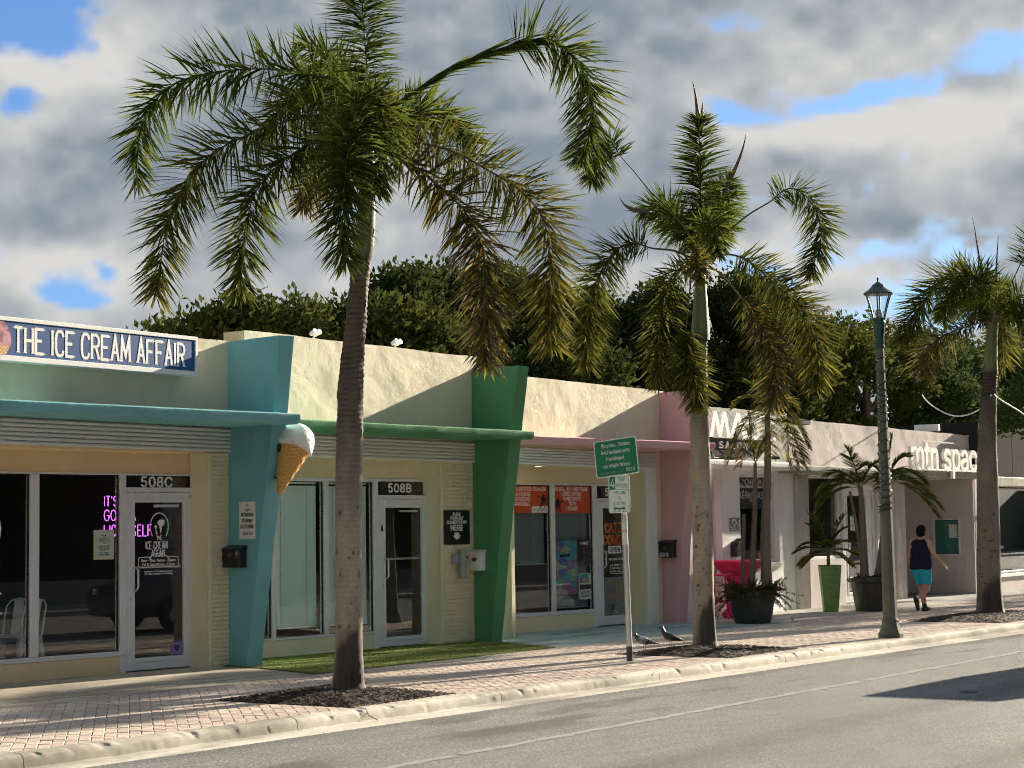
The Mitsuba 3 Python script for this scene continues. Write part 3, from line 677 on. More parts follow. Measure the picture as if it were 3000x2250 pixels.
def canopy(parent, name, poly, zt, th, m):
    """Thin projecting slab with softened lip; poly in plan, first two points its street edge."""
    p = sg.Polygon(poly)
    lay = [(p.buffer(-.012, join_style=2), zt), (p, zt - .012), (p, zt - th * .68), (p.buffer(-.025, join_style=2), zt - th), ]
    n = len(poly); V = []
    for q, z in lay:
        c = np.array(q.exterior.coords)[:-1]
        k = np.argmin(((c - np.array(poly[0])) ** 2).sum(1)); c = np.roll(c, -k, 0)
        if np.cross(np.append(c[1] - c[0], 0), np.append(c[2] - c[1], 0))[2] < 0:
            c = np.roll(c[::-1], 1, 0)
        V.append(np.c_[c, 0 * c[:, 0] + z])
    # refine along the long edge for a slightly uneven plaster lip
    N = 70
    rows = []
    for v in V:
        pts = []
        for i in range(n):
            a, b = v[i], v[(i + 1) % n]
            s = N if i == 0 else 6
            for t in np.arange(s) / s:
                pts.append(a * (1 - t) + b * t)
        rows.append(np.array(pts))
    m_ = len(rows[0]); v = np.vstack(rows)
    o = (nz(v, 2.2, 31, 3) - .5)
    v[:, 1] += o * .022; v[:, 2] += (nz(v, 3.1, 17, 3) - .5) * .014
    f = []
    for r in range(len(rows) - 1):
        for i in range(m_):
            j = (i + 1) % m_
            f += [[(r + 1) * m_ + i, (r + 1) * m_ + j, r * m_ + j], [(r + 1) * m_ + i, r * m_ + j, r * m_ + i]]
    top = trimesh.creation.triangulate_polygon(sg.Polygon(rows[0][:, :2]), engine='earcut')
    L = len(rows) - 1
    for base, flip in ((0, False), (L * m_, True)):
        pv = v[base:base + m_, :2]
        tv_, tf_ = trimesh.creation.triangulate_polygon(sg.Polygon(pv), engine='earcut')
        idx = [int(np.argmin(((pv - q) ** 2).sum(1))) for q in tv_]
        for t in tf_:
            t = [idx[a] + base for a in t]
            nrm = np.cross(v[t[1]] - v[t[0]], v[t[2]] - v[t[0]])[2]
            if (nrm < 0) != flip:
                t = t[::-1]
            f.append(t)
    return add(name, TM(v, f), m, parent, smooth=40)


PD, PTH = np.array([-.174, -.985]), np.array([.985, -.174])


def pier(parent, xb, prof, ztop, m, th=.225):
    """Raking fin: its street edge leans out with height. prof: [(z, reach)...]"""
    o = np.array([xb, FT + .02])
    zs = np.linspace(-.03, ztop, 26)
    rs = np.interp(zs, [a for a, _ in prof], [b for _, b in prof])
    v, f = [], []
    for z, r in zip(zs, rs):
        for q in (o, o + PD * r, o + PD * r + PTH * th, o + PTH * th):
            v.append([*q, z])
    v = np.array(v)
    mid = np.zeros((len(zs), 4), bool); mid[1:-1, 1:3] = True
    v = v + (mid.reshape(-1, 1)) * ((np.stack([nz(v, 2.5, 3, 3), nz(v, 2.5, 8, 3), 0 * v[:, 0] + .5], -1) - .5) * .016)
    for i in range(len(zs) - 1):
        for j in range(4):
            a, b, c, d = i * 4 + j, i * 4 + (j + 1) % 4, (i + 1) * 4 + (j + 1) % 4, (i + 1) * 4 + j
            f += [[a, b, c], [a, c, d]]
    t = (len(zs) - 1) * 4
    f += [[t, t + 1, t + 2], [t, t + 2, t + 3]]
    return add('pier', TM(v, f), m, parent)


def upper(parent, x0, x1, z0, z1, m, y0=FT, th=.25, name='wall'):
    """Plastered wall face with its own slight unevenness, on a grid."""
    nx, nzz = int((x1 - x0) / .05) + 2, int((z1 - z0) / .05) + 2
    gx, gz = np.meshgrid(np.linspace(x0, x1, nx), np.linspace(z0, z1, nzz), indexing='ij')
    p = np.stack([gx, 0 * gx, gz], -1)
    gy = y0 + (nz(p, 1.6, 5, 3) - .5) * .018 + (nz(p, 5.0, 15, 3) - .5) * .009
    gz = gz + (gz > z1 - 1e-6) * (nz(p, 1.9, 45, 3) - .5) * .025
    i, j = np.meshgrid(np.arange(nx - 1), np.arange(nzz - 1), indexing='ij')
    q = np.stack([i * nzz + j, (i + 1) * nzz + j, (i + 1) * nzz + j + 1, i * nzz + j + 1], -1).reshape(-1, 4)
    front = TM(np.stack([gx, gy, gz], -1).reshape(-1, 3), np.vstack([q[:, [0, 1, 2]], q[:, [0, 2, 3]]]))
    top = []
    for k in range(nx - 1):
        a, b = (gx[k, -1], gy[k, -1], gz[k, -1]), (gx[k + 1, -1], gy[k + 1, -1], gz[k + 1, -1])
        top.append(TM([a, b, (b[0], y0 + th, b[2]), (a[0], y0 + th, a[2])], [[0, 1, 2], [0, 2, 3]]))
    shell = TM([[x0, y0 + .02, z0], [x0, y0 + th, z0], [x0, y0 + th, z1 - .012], [x0, y0 + .02, z1 - .012], [x1, y0 + .02, z0], [x1, y0 + th, z0], [x1, y0 + th, z1 - .012], [x1, y0 + .02, z1 - .012]],
               [[0, 3, 2], [0, 2, 1], [4, 5, 6], [4, 6, 7], [1, 2, 6], [1, 6, 5], [0, 1, 5], [0, 5, 4]])
    ends = TM([[x0, gy[0].mean(), z0], [x0, y0 + .02, z0], [x0, y0 + .02, z1], [x0, gy[0].mean(), z1]], [[0, 3, 2], [0, 2, 1]])
    return add(name, cat([front, shell, ends] + top), m, parent)


UC, UB, UA = Unit('C', 17.44, 16.42), Unit('B', 22.1, 16.40), Unit('A', 28.1, 16.42)
W0 = dict(C=('ice cream shop', 'm_peach'), B=('shop with white blinds', 'm_cream_low'), A=('comic shop', 'm_cream_low'))


def room(parent, u, x0, x1, depth=4.2, floor='m_roomfloor', wall='m_room'):
    add('room', xf(cat(box(x0 - .1, x0, .25, depth, -.05, 2.7), box(x1, x1 + .1, .25, depth, -.05, 2.7), box(x0, x1, depth, depth + .1, -.05, 2.7), box(x0 - .1, x1 + .1, .12, depth, 2.62, 2.7)), u.M), wall, parent)
    add('room_floor', xf(TM([[x0, .05, .012], [x1, .05, .012], [x1, depth, .012], [x0, depth, .012]], [[0, 1, 2], [0, 2, 3]]), u.M), floor, parent)


def storefront(parent, u, wins, glass, sill, jamb, dr_, trans, ftop, wr, number, nb, wallm, panes_y=.0):
    """Recessed shop front: low wall, window frame with panes, door, transom with the number, reveal."""
    M = u.M
    xl, xj = wins[0][0], jamb[0]
    add('low_wall', xf(cbox(xl - .1, jamb[1] - .012, -.04, .16, -.05, sill - .001, .005), M), wallm, parent)
    add('header', xf(box(xl - .1, wr + .4, -.002, .2, ftop, 2.66), M), wallm, parent)
    w = key('window', parent)
    add('frame', xf(cat([cbox(xl - .06, jamb[1], -.05, .06, sill, glass[0] - .028, .006), cbox(xl - .06, jamb[1], -.035, .06, glass[0] - .028, glass[0], .004), cbox(xl - .06, jamb[1], -.03, .06, glass[1], ftop - .001, .004)] +
                         [cbox(a, b, -.045, .06, glass[0], glass[1], .006) for a, b in [(xl - .06, xl)] + [(wins[i][1], wins[i + 1][0]) for i in range(len(wins) - 1)]]), M), 'm_frame', w)
    for a, b in wins:
        add('pane', xf(pane(a - .01, b + .01, glass[0] - .01, glass[1] + .01, panes_y), M), 'm_glass', w)
        add('gasket', xf(ring(a, b, glass[0], glass[1], .008, .016, .010, .006, -.012, .018, .002), M), 'm_black', w)
    fr = add('door_frame', xf(cat(cbox(jamb[0], jamb[1], -.045, .06, -.02, ftop - .001), cbox(dr_[1] + .026, wr, -.045, .06, -.02, ftop - .001), cbox(jamb[1], dr_[1] + .026, -.045, .06, dr_[3], trans[2]), cbox(jamb[1], dr_[1] + .026, -.04, .06, trans[3], ftop - .001)), M), 'm_frame', parent)
    add('transom', xf(pane(jamb[1], dr_[1] + .03, trans[2] - .01, trans[3] + .01), M), 'm_glass', parent)
    add('backing', xf(box(trans[0] - .02, trans[1] + .06, .10, .12, trans[2] - .05, trans[3] + .05), M), 'm_black', parent + '__transom')
    add('number', xf(move(text(number, (nb[0] + nb[1]) / 2, nb[2], nb[3] - nb[2], w=nb[1] - nb[0]), 0, .012, 0), M), 'm_letter', parent + '__transom', label=f'white street number {number}')
    return w


# ---- ice cream shop
S = thing('shop_building', 'cream shop with blue canopy and blue raking pier holding the ice cream parlour', 'shop', 'units of the pastel shop row')
SC = S
upper(S, 8.0, 18.1, 2.62, 4.0, 'm_cream')
add('end_wall', box(17.95, 18.25, FT + .001, FT + .9, -.05, 2.62), 'm_cream_low', S)
w = storefront(S, UC, [(-5.6, -4.9), (-4.8, -2.344), (-2.226, -1.084)], (.259, 2.331), .201, (-1.084, -.997), (-.99, .074, .02, 2.133), (-.996, .027, 2.188, 2.331), 2.355, .126, '508C', (-.737, -.255, 2.195, 2.315), 'm_peach')
dC = door(UC, S, -.99, .074, .015, 2.128, (-.865, -.108, .16, 2.007))
add('soffit', box(8, 18.0, FT + .05, 17.6, 2.602, 2.65), 'm_peach', S)
add('reveal', ext([UC.w(.128, -.002), (17.425, FT + .03), (17.75, FT + .03), (17.75, 16.7), UC.w(.128, .2)], -.05, 2.62), 'm_peach', S)
bricks(S, 17.43, 17.80)
siding(S, 8, 17.78, 2.62, 2.915)
pier(S, 17.79, [(0, .375), (1.6, .65), (2.9, .875), (4.0, 1.03)], 3.995, 'm_blue')
canopy(S, 'canopy', [(9.5, 15.985), (17.82, 14.962), (18.02, 16.098), (9.5, 16.098)], 3.05, .125, 'm_blue')
room(S, UC, -6.5, .3, 4.4)
add('roof', box(7, 18.1, FT + .25, 23, 3.55, 3.62), 'm_bare', S)
add('side_wall', cat(box(7, 7.2, FT, 23, -.1, 3.9), box(7, 18.1, 22.8, 23, -.1, 3.9)), 'm_cream', S)
add('soffit_light', lathe([(0, 2.596), (.07, 2.596), (.095, 2.598), (.1, 2.602)], 20, (13.9, 16.35, 0)), 'm_siding', S)
# ---- shop with blinds
S = thing('shop_building', 'cream shop with green canopy and green raking pier, white blinds in its windows', 'shop', 'units of the pastel shop row')
SB_ = S
upper(S, 18.08, 23.22, 2.62, 4.16, 'm_cream', FT - .012, .34)
add('parapet_end', box(18.072, 18.079, FT - .010, FT + .325, 4.012, 4.152), 'm_peach', S, label='peach painted end of the parapet')
storefront(S, UB, [(-3.6, -2.818), (-2.753, -1.87), (-1.784, -.924)], (.243, 2.302), .212, (-.924, -.833), (-.833, .226, .02, 2.07), (-.83, .155, 2.125, 2.316), 2.352, .272, '508B', (-.58, -.111, 2.165, 2.285), 'm_cream_low')
dB = door(UB, S, -.828, .221, .015, 2.066, (-.689, .068, .145, 1.946))
add('soffit', box(18.26, 23.05, FT + .05, 17.6, 2.602, 2.65), 'm_cream_low', S)
add('reveal', ext([UB.w(.274, -.002), (22.235, FT + .03), (22.6, FT + .03), (22.6, 16.7), UB.w(.274, .2)], -.05, 2.62), 'm_cream_low', S)
bricks(S, 22.24, 23.06)
add('end_wall', box(23.1, 23.9, FT + .001, FT + .9, -.05, 2.62), 'm_cream_low', S)
siding(S, 18.12, 23.05, 2.60, 2.895)
pier(S, 23.05, [(0, .36), (1.6, .585), (2.9, .795), (4.0, .985)], 3.96, 'm_green')
canopy(S, 'canopy', [(18.02, 15.49), (23.27, 15.155), (23.45, 16.085), (18.02, 16.085)], 3.03, .115, 'm_green')
room(S, UB, -4.0, .4, 4.0)
add('roof', box(18.11, 23.2, FT + .35, 23, 3.55, 3.62), 'm_bare', S)
add('side_wall', box(18.11, 23.2, 22.8, 23, -.1, 3.9), 'm_cream', S)
add('soffit_light', lathe([(0, 2.596), (.07, 2.596), (.095, 2.598), (.1, 2.602)], 20, (20.2, 16.4, 0)), 'm_siding', S)
# ring left on the wall by an old round sign
cp = [(19.27 + .28 * math.cos(a), FT - .022, 3.735 + .285 * math.sin(a)) for a in np.linspace(0, 2 * PI, 60)]
add('old_sign_ring', tube(np.array([(a, b + .013, c) for a, b, c in cp]), .0035, 5), 'm_cream', S, smooth=True)
# ---- comic shop
S = thing('shop_building', 'cream shop with pink canopy and pink raking pier, red banners in its windows', 'shop', 'units of the pastel shop row')
SA = S
upper(S, 23.24, 28.9, 2.62, 3.945, 'm_cream')
storefront(S, UA, [(-3.90, -2.109), (-2.007, -1.016)], (.298, 2.315), .24, (-1.016, -.907), (-.905, .181, .02, 2.062), (-.907, .15, 2.11, 2.310), 2.345, .225, '508A', (-.62, -.16, 2.150, 2.275), 'm_cream_low')
dA = door(UA, S, -.902, .178, .015, 2.058, (-.76, .03, .169, 1.942))
add('soffit', box(23.9, 28.6, FT + .05, 17.6, 2.602, 2.65), 'm_cream_low', S)
add('reveal', ext([UA.w(.227, -.002), (28.10, FT + .03), (28.6, FT + .03), (28.6, 16.7), UA.w(.227, .2)], -.05, 2.62), 'm_cream_low', S)
bricks(S, 23.9, 24.06, frame=False)
add('edge_strip', cbox(24.0, 24.10, FT - .03, FT + .3, -.02, 2.6), 'm_cream_low', S)
siding(S, 23.3, 28.43, 2.60, 2.865)
fl = key('fluted_pilaster', S)
for i in range(5):
    x = 28.115 + i * .064
    prf = sg.Polygon([(x, FT), (x, FT - .022), (x + .012, FT - .052), (x + .034, FT - .058), (x + .052, FT - .045), (x + .060, FT - .02), (x + .060, FT)])
    add('flute', ext(prf, 0.0, 2.60, 'z'), 'm_siding', fl)
add('pilaster_wall', box(28.10, 28.9, FT + .001, FT + .35, -.05, 2.62), 'm_cream_low', S)
pier(S, 28.65, [(0, .345), (1.6, .48), (2.9, .70), (4.0, .93)], 3.91, 'm_pink', .24)
canopy(S, 'canopy', [(23.47, 16.02), (28.97, 15.195), (29.13, 16.085), (23.47, 16.085)], 3.03, .12, 'm_pink')
room(S, UA, -4.3, .4, 4.0)
add('roof', box(23.21, 28.9, FT + .25, 23, 3.5, 3.57), 'm_bare', S)
add('side_wall', box(23.21, 28.9, 22.8, 23, -.1, 3.85), 'm_cream', S)
lk = add('soffit_light', lathe([(.06, 2.594), (.075, 2.590), (.10, 2.594), (.105, 2.602)], 20, (25.22, 16.35, 0)), 'm_siding', S, label='lit recessed lamp in the recess ceiling')
scene[key('lens', lk)] = mikit.ply(TM([[25.22 + .058 * math.cos(a), 16.35 + .058 * math.sin(a), 2.592] for a in np.linspace(0, -2 * PI, 17)[:-1]], [[0, i, i + 1] for i in range(1, 15)]), None,
                                   bsdf={'type': 'diffuse'}, emitter={'type': 'area', 'radiance': {'type': 'rgb', 'value': [1.6, 1.15, 0.6]}}) if False else {**mikit.ply(TM([[25.22 + .058 * math.cos(a), 16.35 + .058 * math.sin(a), 2.592] for a in np.linspace(0, -2 * PI, 17)[:-1]], [[0, i, i + 1] for i in range(1, 15)])), 'bsdf': {'type': 'diffuse'}, 'emitter': {'type': 'area', 'radiance': {'type': 'rgb', 'value': [1.6, 1.15, 0.6]}}}

# ------------------------------------------------------------------ salon, gallery and the dark building beyond
S = thing('salon_building', 'white salon building with bare grey upper wall and large white letters', 'salon')
upper(S, 29.0, 33.64, 2.70, 3.755, 'm_bare')
low = sg.box(28.93, -.05, 33.98, 2.70).difference(sg.box(29.85, -.1, 30.98, 2.50)).difference(sg.box(31.70, .92, 33.32, 2.59))
add('lower_wall', ext(low, FT + .06, FT + .36, 'y'), 'm_white_wall', S)
canopy(S, 'canopy', [(29.15, 15.6), (33.12, 15.6), (33.12, 16.09), (29.15, 16.09)], 2.778, .125, 'm_white_wall')
add('canopy_soffit', box(29.15, 33.12, 15.7, 16.2, 2.648, 2.655), 'm_white_wall', S)
US = Unit('S', 30.98, FT + .24); US.M = RT((1, 0, 0), (0, 1, 0), (0, 0, 1), (30.98, FT + .24, 0))
add('door_frame', xf(cat(cbox(-1.13, -1.06, -.05, .06, -.02, 2.5), cbox(-.06, 0, -.05, .06, -.02, 2.5), cbox(-1.06, -.06, -.05, .06, 2.42, 2.5)), US.M), 'm_frame', S)
ds = door(US, S, -1.055, -.065, .015, 2.415, (-.93, -.19, .2, 2.27))
for i, (s_, z_) in enumerate((('SALON', 1.06), ('HOURS', .97), ('TUE-SAT', .88))):
    pass
wn = key('window', S)
add('frame', ring(31.70, 33.32, .92, 2.59, .07, .07, .07, .07, FT + .16, FT + .24), 'm_frame', wn)
add('sill', cbox(31.62, 33.40, FT + .01, FT + .24, .85, .918), 'm_white', wn)
add('pane', pane(31.75, 33.27, .97, 2.55, FT + .20), 'm_glass', wn)
fk = add('film', box(31.78, 33.245, FT + .215, FT + .222, 1.93, 2.52), 'm_black', wn, label='black film across the top of the window with white lettering')
EX = lambda m, y: move(m, 0, y, 0)
add('lettering', EX(text("L'ORÉAL", 32.52, 2.385, .10, w=1.12, bold=False), FT + .213), 'm_letter', wn)
add('bar', box(31.96, 33.08, FT + .208, FT + .213, 2.325, 2.368), 'm_letter', wn)
add('bar_lettering', EX(text('PROFESSIONNEL', 32.52, 2.334, .026, w=1.02, bold=False), FT + .207), 'm_black', wn)
add('lettering', EX(text('KÉRASTASE', 32.52, 2.125, .125, w=1.12, bold=False), FT + .213), 'm_letter', wn)
add('lettering', EX(text('PARIS', 32.52, 2.065, .035, w=.24, bold=False), FT + .213), 'm_letter', wn)
add('leaflet', box(32.75, 33.2, FT + .23, FT + .235, 1.0, 1.12), 'm_orange', wn)
fl = key('fluted_pilaster', S)
for i in range(6):
    x = 33.985 + i * .086
    add('flute', ext(sg.Polygon([(x, FT + .06), (x, FT + .01), (x + .02, FT - .022), (x + .05, FT - .03), (x + .07, FT - .012), (x + .081, FT + .02), (x + .081, FT + .06)]), -.02, 2.60), 'm_lavender', fl)
add('room', cat(box(28.95, 34.3, 20.5, 20.6, 0, 2.7), box(28.95, 29.0, FT + .4, 20.5, 0, 2.7), box(34.25, 34.3, FT + .4, 20.5, 0, 2.7)), 'm_room', S)
add('room_floor', TM([[28.95, FT + .3, .01], [34.3, FT + .3, .01], [34.3, 20.5, .01], [28.95, 20.5, .01]], [[0, 1, 2], [0, 2, 3]]), 'm_roomfloor', S)
add('roof', cat(box(28.95, 34.3, FT + .2, 23, 3.3, 3.4)), 'm_bare', S)
# raised letters of the salon sign
GS = {'M': [[(0, 0), (.24, 1), (.5, .08), (.76, 1), (1, 0)]], 'A': [[(0, 0), (.5, 1), (1, 0)]], 'U': GL['U'], 'R': GL['R'], 'I': GL['I']}
k = thing('salon_sign', 'large white raised letters MAURI over small SALON on a black panel, above the white canopy', 'sign')
x = 30.15
for ch, w_ in (('M', .68), ('A', .56), ('U', .46), ('R', .42), ('I', .1)):
    pl = so.unary_union([sg.LineString([(x + px * w_, 3.20 + pz * .455) for px, pz in q]).buffer(.058, cap_style=2, join_style=1 if ch in 'UR' else 2, mitre_limit=1.6) for q in GS[ch]])
    pl = pl.intersection(sg.box(0, 3.195, 100, 3.66))
    add('letter', ext(pl, FT - .20, FT - .08, 'y'), 'm_letter', k)
    x += w_ + .085
add('panel', cbox(30.2, 32.6, FT - .06, FT - .035, 2.98, 3.42), 'm_black', k)
add('small_lettering', EX(text('S A L O N', 31.25, 3.015, .125, w=1.12, bold=False, depth=.02), FT - .062), 'm_letter', k)
add('bracket', cat(*[tube([(x_, FT - .01, 2.97), (x_, FT - .10, 2.90), (x_ + .12, FT - .08, 2.84), (x_ + .5, FT - .06, 2.845)], .012, 6) for x_ in (30.35, 30.8, 31.3, 31.9)]), 'm_black', k)
tag(add('cable', tube([(29.9, FT - .05, 2.80), (30.6, FT - .08, 2.80), (31.1, FT - .06, 2.82), (31.4, FT - .1, 2.86), (31.7, FT - .07, 2.80), (32.3, FT - .06, 2.80)], .018, 6), 'm_black', smooth=50), 'black cable lying along the white canopy under the salon letters', 'cable')
k = thing('security_light', 'black security lamp on a stub arm at the top of the salon wall', 'security light')
add('arm', tube([(32.95, FT, 3.58), (33.05, FT - .25, 3.60), (33.2, FT - .35, 3.60)], .045, 8), 'm_black', k, smooth=50)
add('head', xf(cbox(-.14, .14, -.10, .10, -.045, .045, .01), rotz(-.5, (33.4, FT - .42, 3.56))), 'm_black', k)
add('lens', xf(box(-.11, .11, -.106, -.101, -.03, .03), rotz(-.5, (33.4, FT - .42, 3.56))), 'm_letter', k)
k = thing('spotlight', 'small black spotlight on a bracket standing on the white canopy', 'spotlight')
add('bracket', tube([(32.2, FT - .2, 2.78), (32.3, FT - .25, 2.83)], .02, 6), 'm_black', k)
add('head', xf(cbox(-.12, .12, -.05, .05, -.03, .03, .008), rotz(-.3, (32.45, FT - .28, 2.87))), 'm_black', k)

S = thing('gallery_building', 'lavender gallery building with rounded parapet end and white letters on its ledge', 'gallery')
pth = [(33.66 + (43.05 - 33.66) * t, 16.085 - .235 * t) for t in np.linspace(0, 1, 150)]
c0 = np.array([43.05, 15.85 + .55])
pth += [(c0[0] + .55 * math.sin(a), c0[1] - .55 * math.cos(a)) for a in np.linspace(.06, PI / 2, 16)] + [(43.6, 17.2), (43.6, 18.4)]
pth = np.array(pth)
zt = 3.665 - .05 * np.clip((pth[:, 0] - 33.6) / 9.5, 0, 1)
zz = np.linspace(0, 1, 18)
g = np.stack([np.repeat(pth[:, None, 0], 18, 1), np.repeat(pth[:, None, 1], 18, 1), 2.70 + zz[None] * (zt[:, None] - 2.70)], -1)
o = (nz(g, 1.7, 6, 3) - .5) * .03
g[..., 1] += o; g[:, -1, 2] += (nz(g[:, -1], 2.0, 4, 3) - .5) * .03
i, j = np.meshgrid(np.arange(len(pth) - 1), np.arange(17), indexing='ij')
q = np.stack([i * 18 + j, (i + 1) * 18 + j, (i + 1) * 18 + j + 1, i * 18 + j + 1], -1).reshape(-1, 4)
capv = np.vstack([g[:, -1], g[:, -1] + np.stack([0 * zt - .12 * (pth[:, 0] > 43.1), .25 - .15 * (pth[:, 0] > 43.3), 0 * zt], -1)])
n_ = len(pth); ii = np.arange(n_ - 1)
cq = np.stack([ii, ii + 1, ii + 1 + n_, ii + n_], -1)
add('wall', cat(TM(g.reshape(-1, 3), np.vstack([q[:, [0, 1, 2]], q[:, [0, 2, 3]]])), TM(capv, np.vstack([cq[:, [0, 1, 2]], cq[:, [0, 2, 3]]]))), 'm_lavender', S)
add('roof', cat(box(33.8, 43.0, 16.3, 23, 3.25, 3.3), box(34, 43, 22.9, 23, 0, 3.5)), 'm_bare', S)
canopy(S, 'canopy', [(33.13, 15.62), (42.72, 15.56), (42.9, 16.2), (33.13, 16.09)], 2.745, .145, 'm_bare')
lowg = sg.box(34.50, -.05, 39.4, 2.66).difference(sg.box(34.53, .93, 36.2, 2.60)).difference(sg.box(36.3, -.1, 37.98, 2.42))
add('lower_wall', ext(lowg, FT + .05, FT + .3, 'y'), 'm_lavender', S)
wn = key('window', S)
add('frame', ring(34.53, 36.2, .93, 2.60, .05, .06, .06, .06, FT + .10, FT + .18), 'm_frame', wn)
add('pane', pane(34.55, 36.18, .95, 2.58, FT + .14), 'm_glass', wn)
UG = Unit('G', 0, 0); UG.M = RT((1, 0, 0), (0, 1, 0), (0, 0, 1), (37.98, FT + .16, 0))
add('door_frame', xf(cat(cbox(-1.68, -1.56, -.05, .06, -.02, 2.42), cbox(-.10, 0, -.05, .06, -.02, 2.42), cbox(-1.56, -.10, -.05, .06, 2.33, 2.42)), UG.M), 'm_frame', S)
dg = door(UG, S, -1.555, -.105, .015, 2.325, (-1.36, -.42, .22, 2.2))
tag(add('notice', xf(box(-1.15, -.85, .0, .004, 1.48, 1.78), UG.M), 'm_paper', dg), 'pale paper notice behind the glass')
fl = key('fluted_pilaster', S)
for i in range(6):
    x = 38.885 + i * .079
    add('flute', ext(sg.Polygon([(x, FT + .06), (x, FT + .01), (x + .02, FT - .022), (x + .05, FT - .03), (x + .065, FT - .012), (x + .075, FT + .02), (x + .075, FT + .06)]), -.02, 2.62), 'm_lavender', fl)
# recessed entry and return wall with display case
add('entry_wall', cat(box(39.36, 39.45, FT + .06, 17.35, -.05, 2.66), box(39.4, 42.3, 16.2, 18, 2.60, 2.66)), 'm_lavender', S)
UE = Unit('E', 0, 0); UE.M = RT((1, 0, 0), (0, 1, 0), (0, 0, 1), (42.2, 17.3, 0))
add('door_frame', xf(cat(cbox(-2.8, -2.72, -.05, .06, -.02, 2.55), cbox(-1.45, -1.38, -.05, .06, -.02, 2.55), cbox(-.08, 0, -.05, .06, -.02, 2.55), cbox(-2.72, -.08, -.05, .06, 2.45, 2.55)), UE.M), 'm_frame', S)
door(UE, S, -1.375, -.09, .015, 2.44, (-1.25, -.22, .26, 2.33))
door(UE, S, -2.715, -1.46, .015, 2.44, (-2.59, -1.59, .26, 2.33))
ret = sg.box(15.6, -.05, 17.4, 2.66).difference(sg.box(15.97, .90, 16.55, 1.68))
add('return_wall', ext(ret, 42.2, 42.28, 'x'), 'm_lavender', S)
add('end_pier', cat(box(42.285, 42.68, 15.59, 17.4, -.05, 2.70)), 'm_lavender', S)
dc = key('display_case', S)
add('frame', cat(cbox(42.17, 42.22, 15.93, 15.97, .86, 1.72), cbox(42.17, 42.22, 16.55, 16.59, .86, 1.72), cbox(42.17, 42.22, 15.97, 16.55, .86, .90), cbox(42.17, 42.22, 15.97, 16.55, 1.68, 1.72)), 'm_trimpink', dc)
mat('m_teal', P((0.03, 0.17, 0.15), 0.6, 0.3))
add('panel', box(42.262, 42.279, 15.96, 16.56, .89, 1.69), 'm_teal', dc)
add('sheet', box(42.252, 42.26, 16.02, 16.22, 1.27, 1.58), 'm_paper', dc)
add('glass', TM([[42.215, 15.96, .89], [42.215, 16.56, .89], [42.215, 16.56, 1.69], [42.215, 15.96, 1.69]], [[0, 1, 2], [0, 2, 3]]), 'm_glass', dc)
add('room', cat(box(34.5, 42.3, 20.4, 20.5, 0, 2.7), box(34.4, 34.5, FT + .4, 20.5, 0, 2.7), box(42.3, 42.4, 17.5, 20.5, 0, 2.7)), 'm_walkgrey', S)
add('room_floor', TM([[34.5, FT + .3, .01], [42.3, FT + .3, .01], [42.3, 20.5, .01], [34.5, 20.5, .01]], [[0, 1, 2], [0, 2, 3]]), 'm_roomfloor', S)
k = thing('gallery_sign', 'white rounded letters mtn space standing on the ledge of the lavender wall', 'sign')
lt = meshkit.text_mesh('mtn space', .60, .07, True)
v = np.array(lt.vertices); kx = (42.72 - 38.28) / (v[:, 0].max() - v[:, 0].min())
add('lettering', TM(np.stack([38.28 + (v[:, 0] - v[:, 0].min()) * kx, 15.54 - v[:, 2] - .012 * 0, 2.775 + v[:, 1]], 1), lt.faces), 'm_letter', k)
add('rail', cbox(38.1, 42.74, 15.475, 15.54, 2.748, 2.775, .005), 'm_letter', k)
tag(add('wall_bracket', cbox(39.2, 41.0, 15.55, 15.59, 3.36, 3.385, .004), 'm_lavender'), 'thin lavender bar fixed across the gallery wall above its letters', 'bar')

S = thing('dark_building', 'black fronted building with a wide shop window at the end of the row', 'shop')
add('side_wall', ext(sg.Polygon([(15.62, -.05), (17.8, -.05), (17.8, 3.9), (15.62, 3.92)]), 42.72, 42.9, 'x'), 'm_black_wall', S)
frn = sg.box(42.9, -.05, 54, 3.9).difference(sg.box(43.5, .39, 52, 2.43))
add('front', ext(frn, 15.90, 16.1, 'y'), 'm_black_wall', S)
for i in range(8):
    add('panel', cbox(42.92 + i * 1.36, 42.92 + (i + 1) * 1.36 - .012, 15.855, 15.899, 2.69, 3.88, .008), 'm_black_wall', S)
add('low_wall', cbox(43.3, 54, 15.84, 15.90, -.05, .30, .01), 'm_lavender', S)
add('sill', cbox(43.3, 54, 15.78, 15.9, .305, .385, .01), 'm_white_wall', S)
add('ledge', cbox(42.95, 54, 15.6, 15.9, 2.45, 2.68, .02), 'm_bare', S)
wn = key('window', S)
add('pane', pane(43.5, 52, .39, 2.43, 16.0), 'm_glass', wn)
add('frame', ring(43.5, 52, .39, 2.43, .05, .05, .05, .05, 15.97, 16.05), 'm_frame', wn)
add('roof', cat(box(42.9, 54, 16.1, 22, 3.5, 3.6), box(42.9, 54, 21.9, 22, 0, 3.6)), 'm_bare', S)
add('room', cat(box(43, 54, 18.4, 18.5, 0, 2.7), box(42.91, 43, 16.2, 18.4, 0, 2.7), box(53.9, 54, 16.2, 18.4, 0, 2.7), box(43, 54, 16.2, 18.4, .3, .32)), 'm_walkblue', S)
tag(add('fascia_board', cbox(41.72, 41.86, 16.2, 16.78, 3.70, 3.86, .01), 'm_white'), 'short white fascia board on the gallery roof beside the dark wall', 'board')
k = thing('display_column', 'cream plaster column inside the window of the dark building', 'column')
add('shaft', lathe([(.16, .5), (.14, 1.2), (.12, 2.5)], 20, (45.75, 16.75, 0)), 'm_cream', k, smooth=40)
add('base', lathe([(.0, .32), (.24, .32), (.24, .42), (.19, .46), (.17, .5)], 20, (45.75, 16.75, 0)), 'm_cream', k, smooth=30)
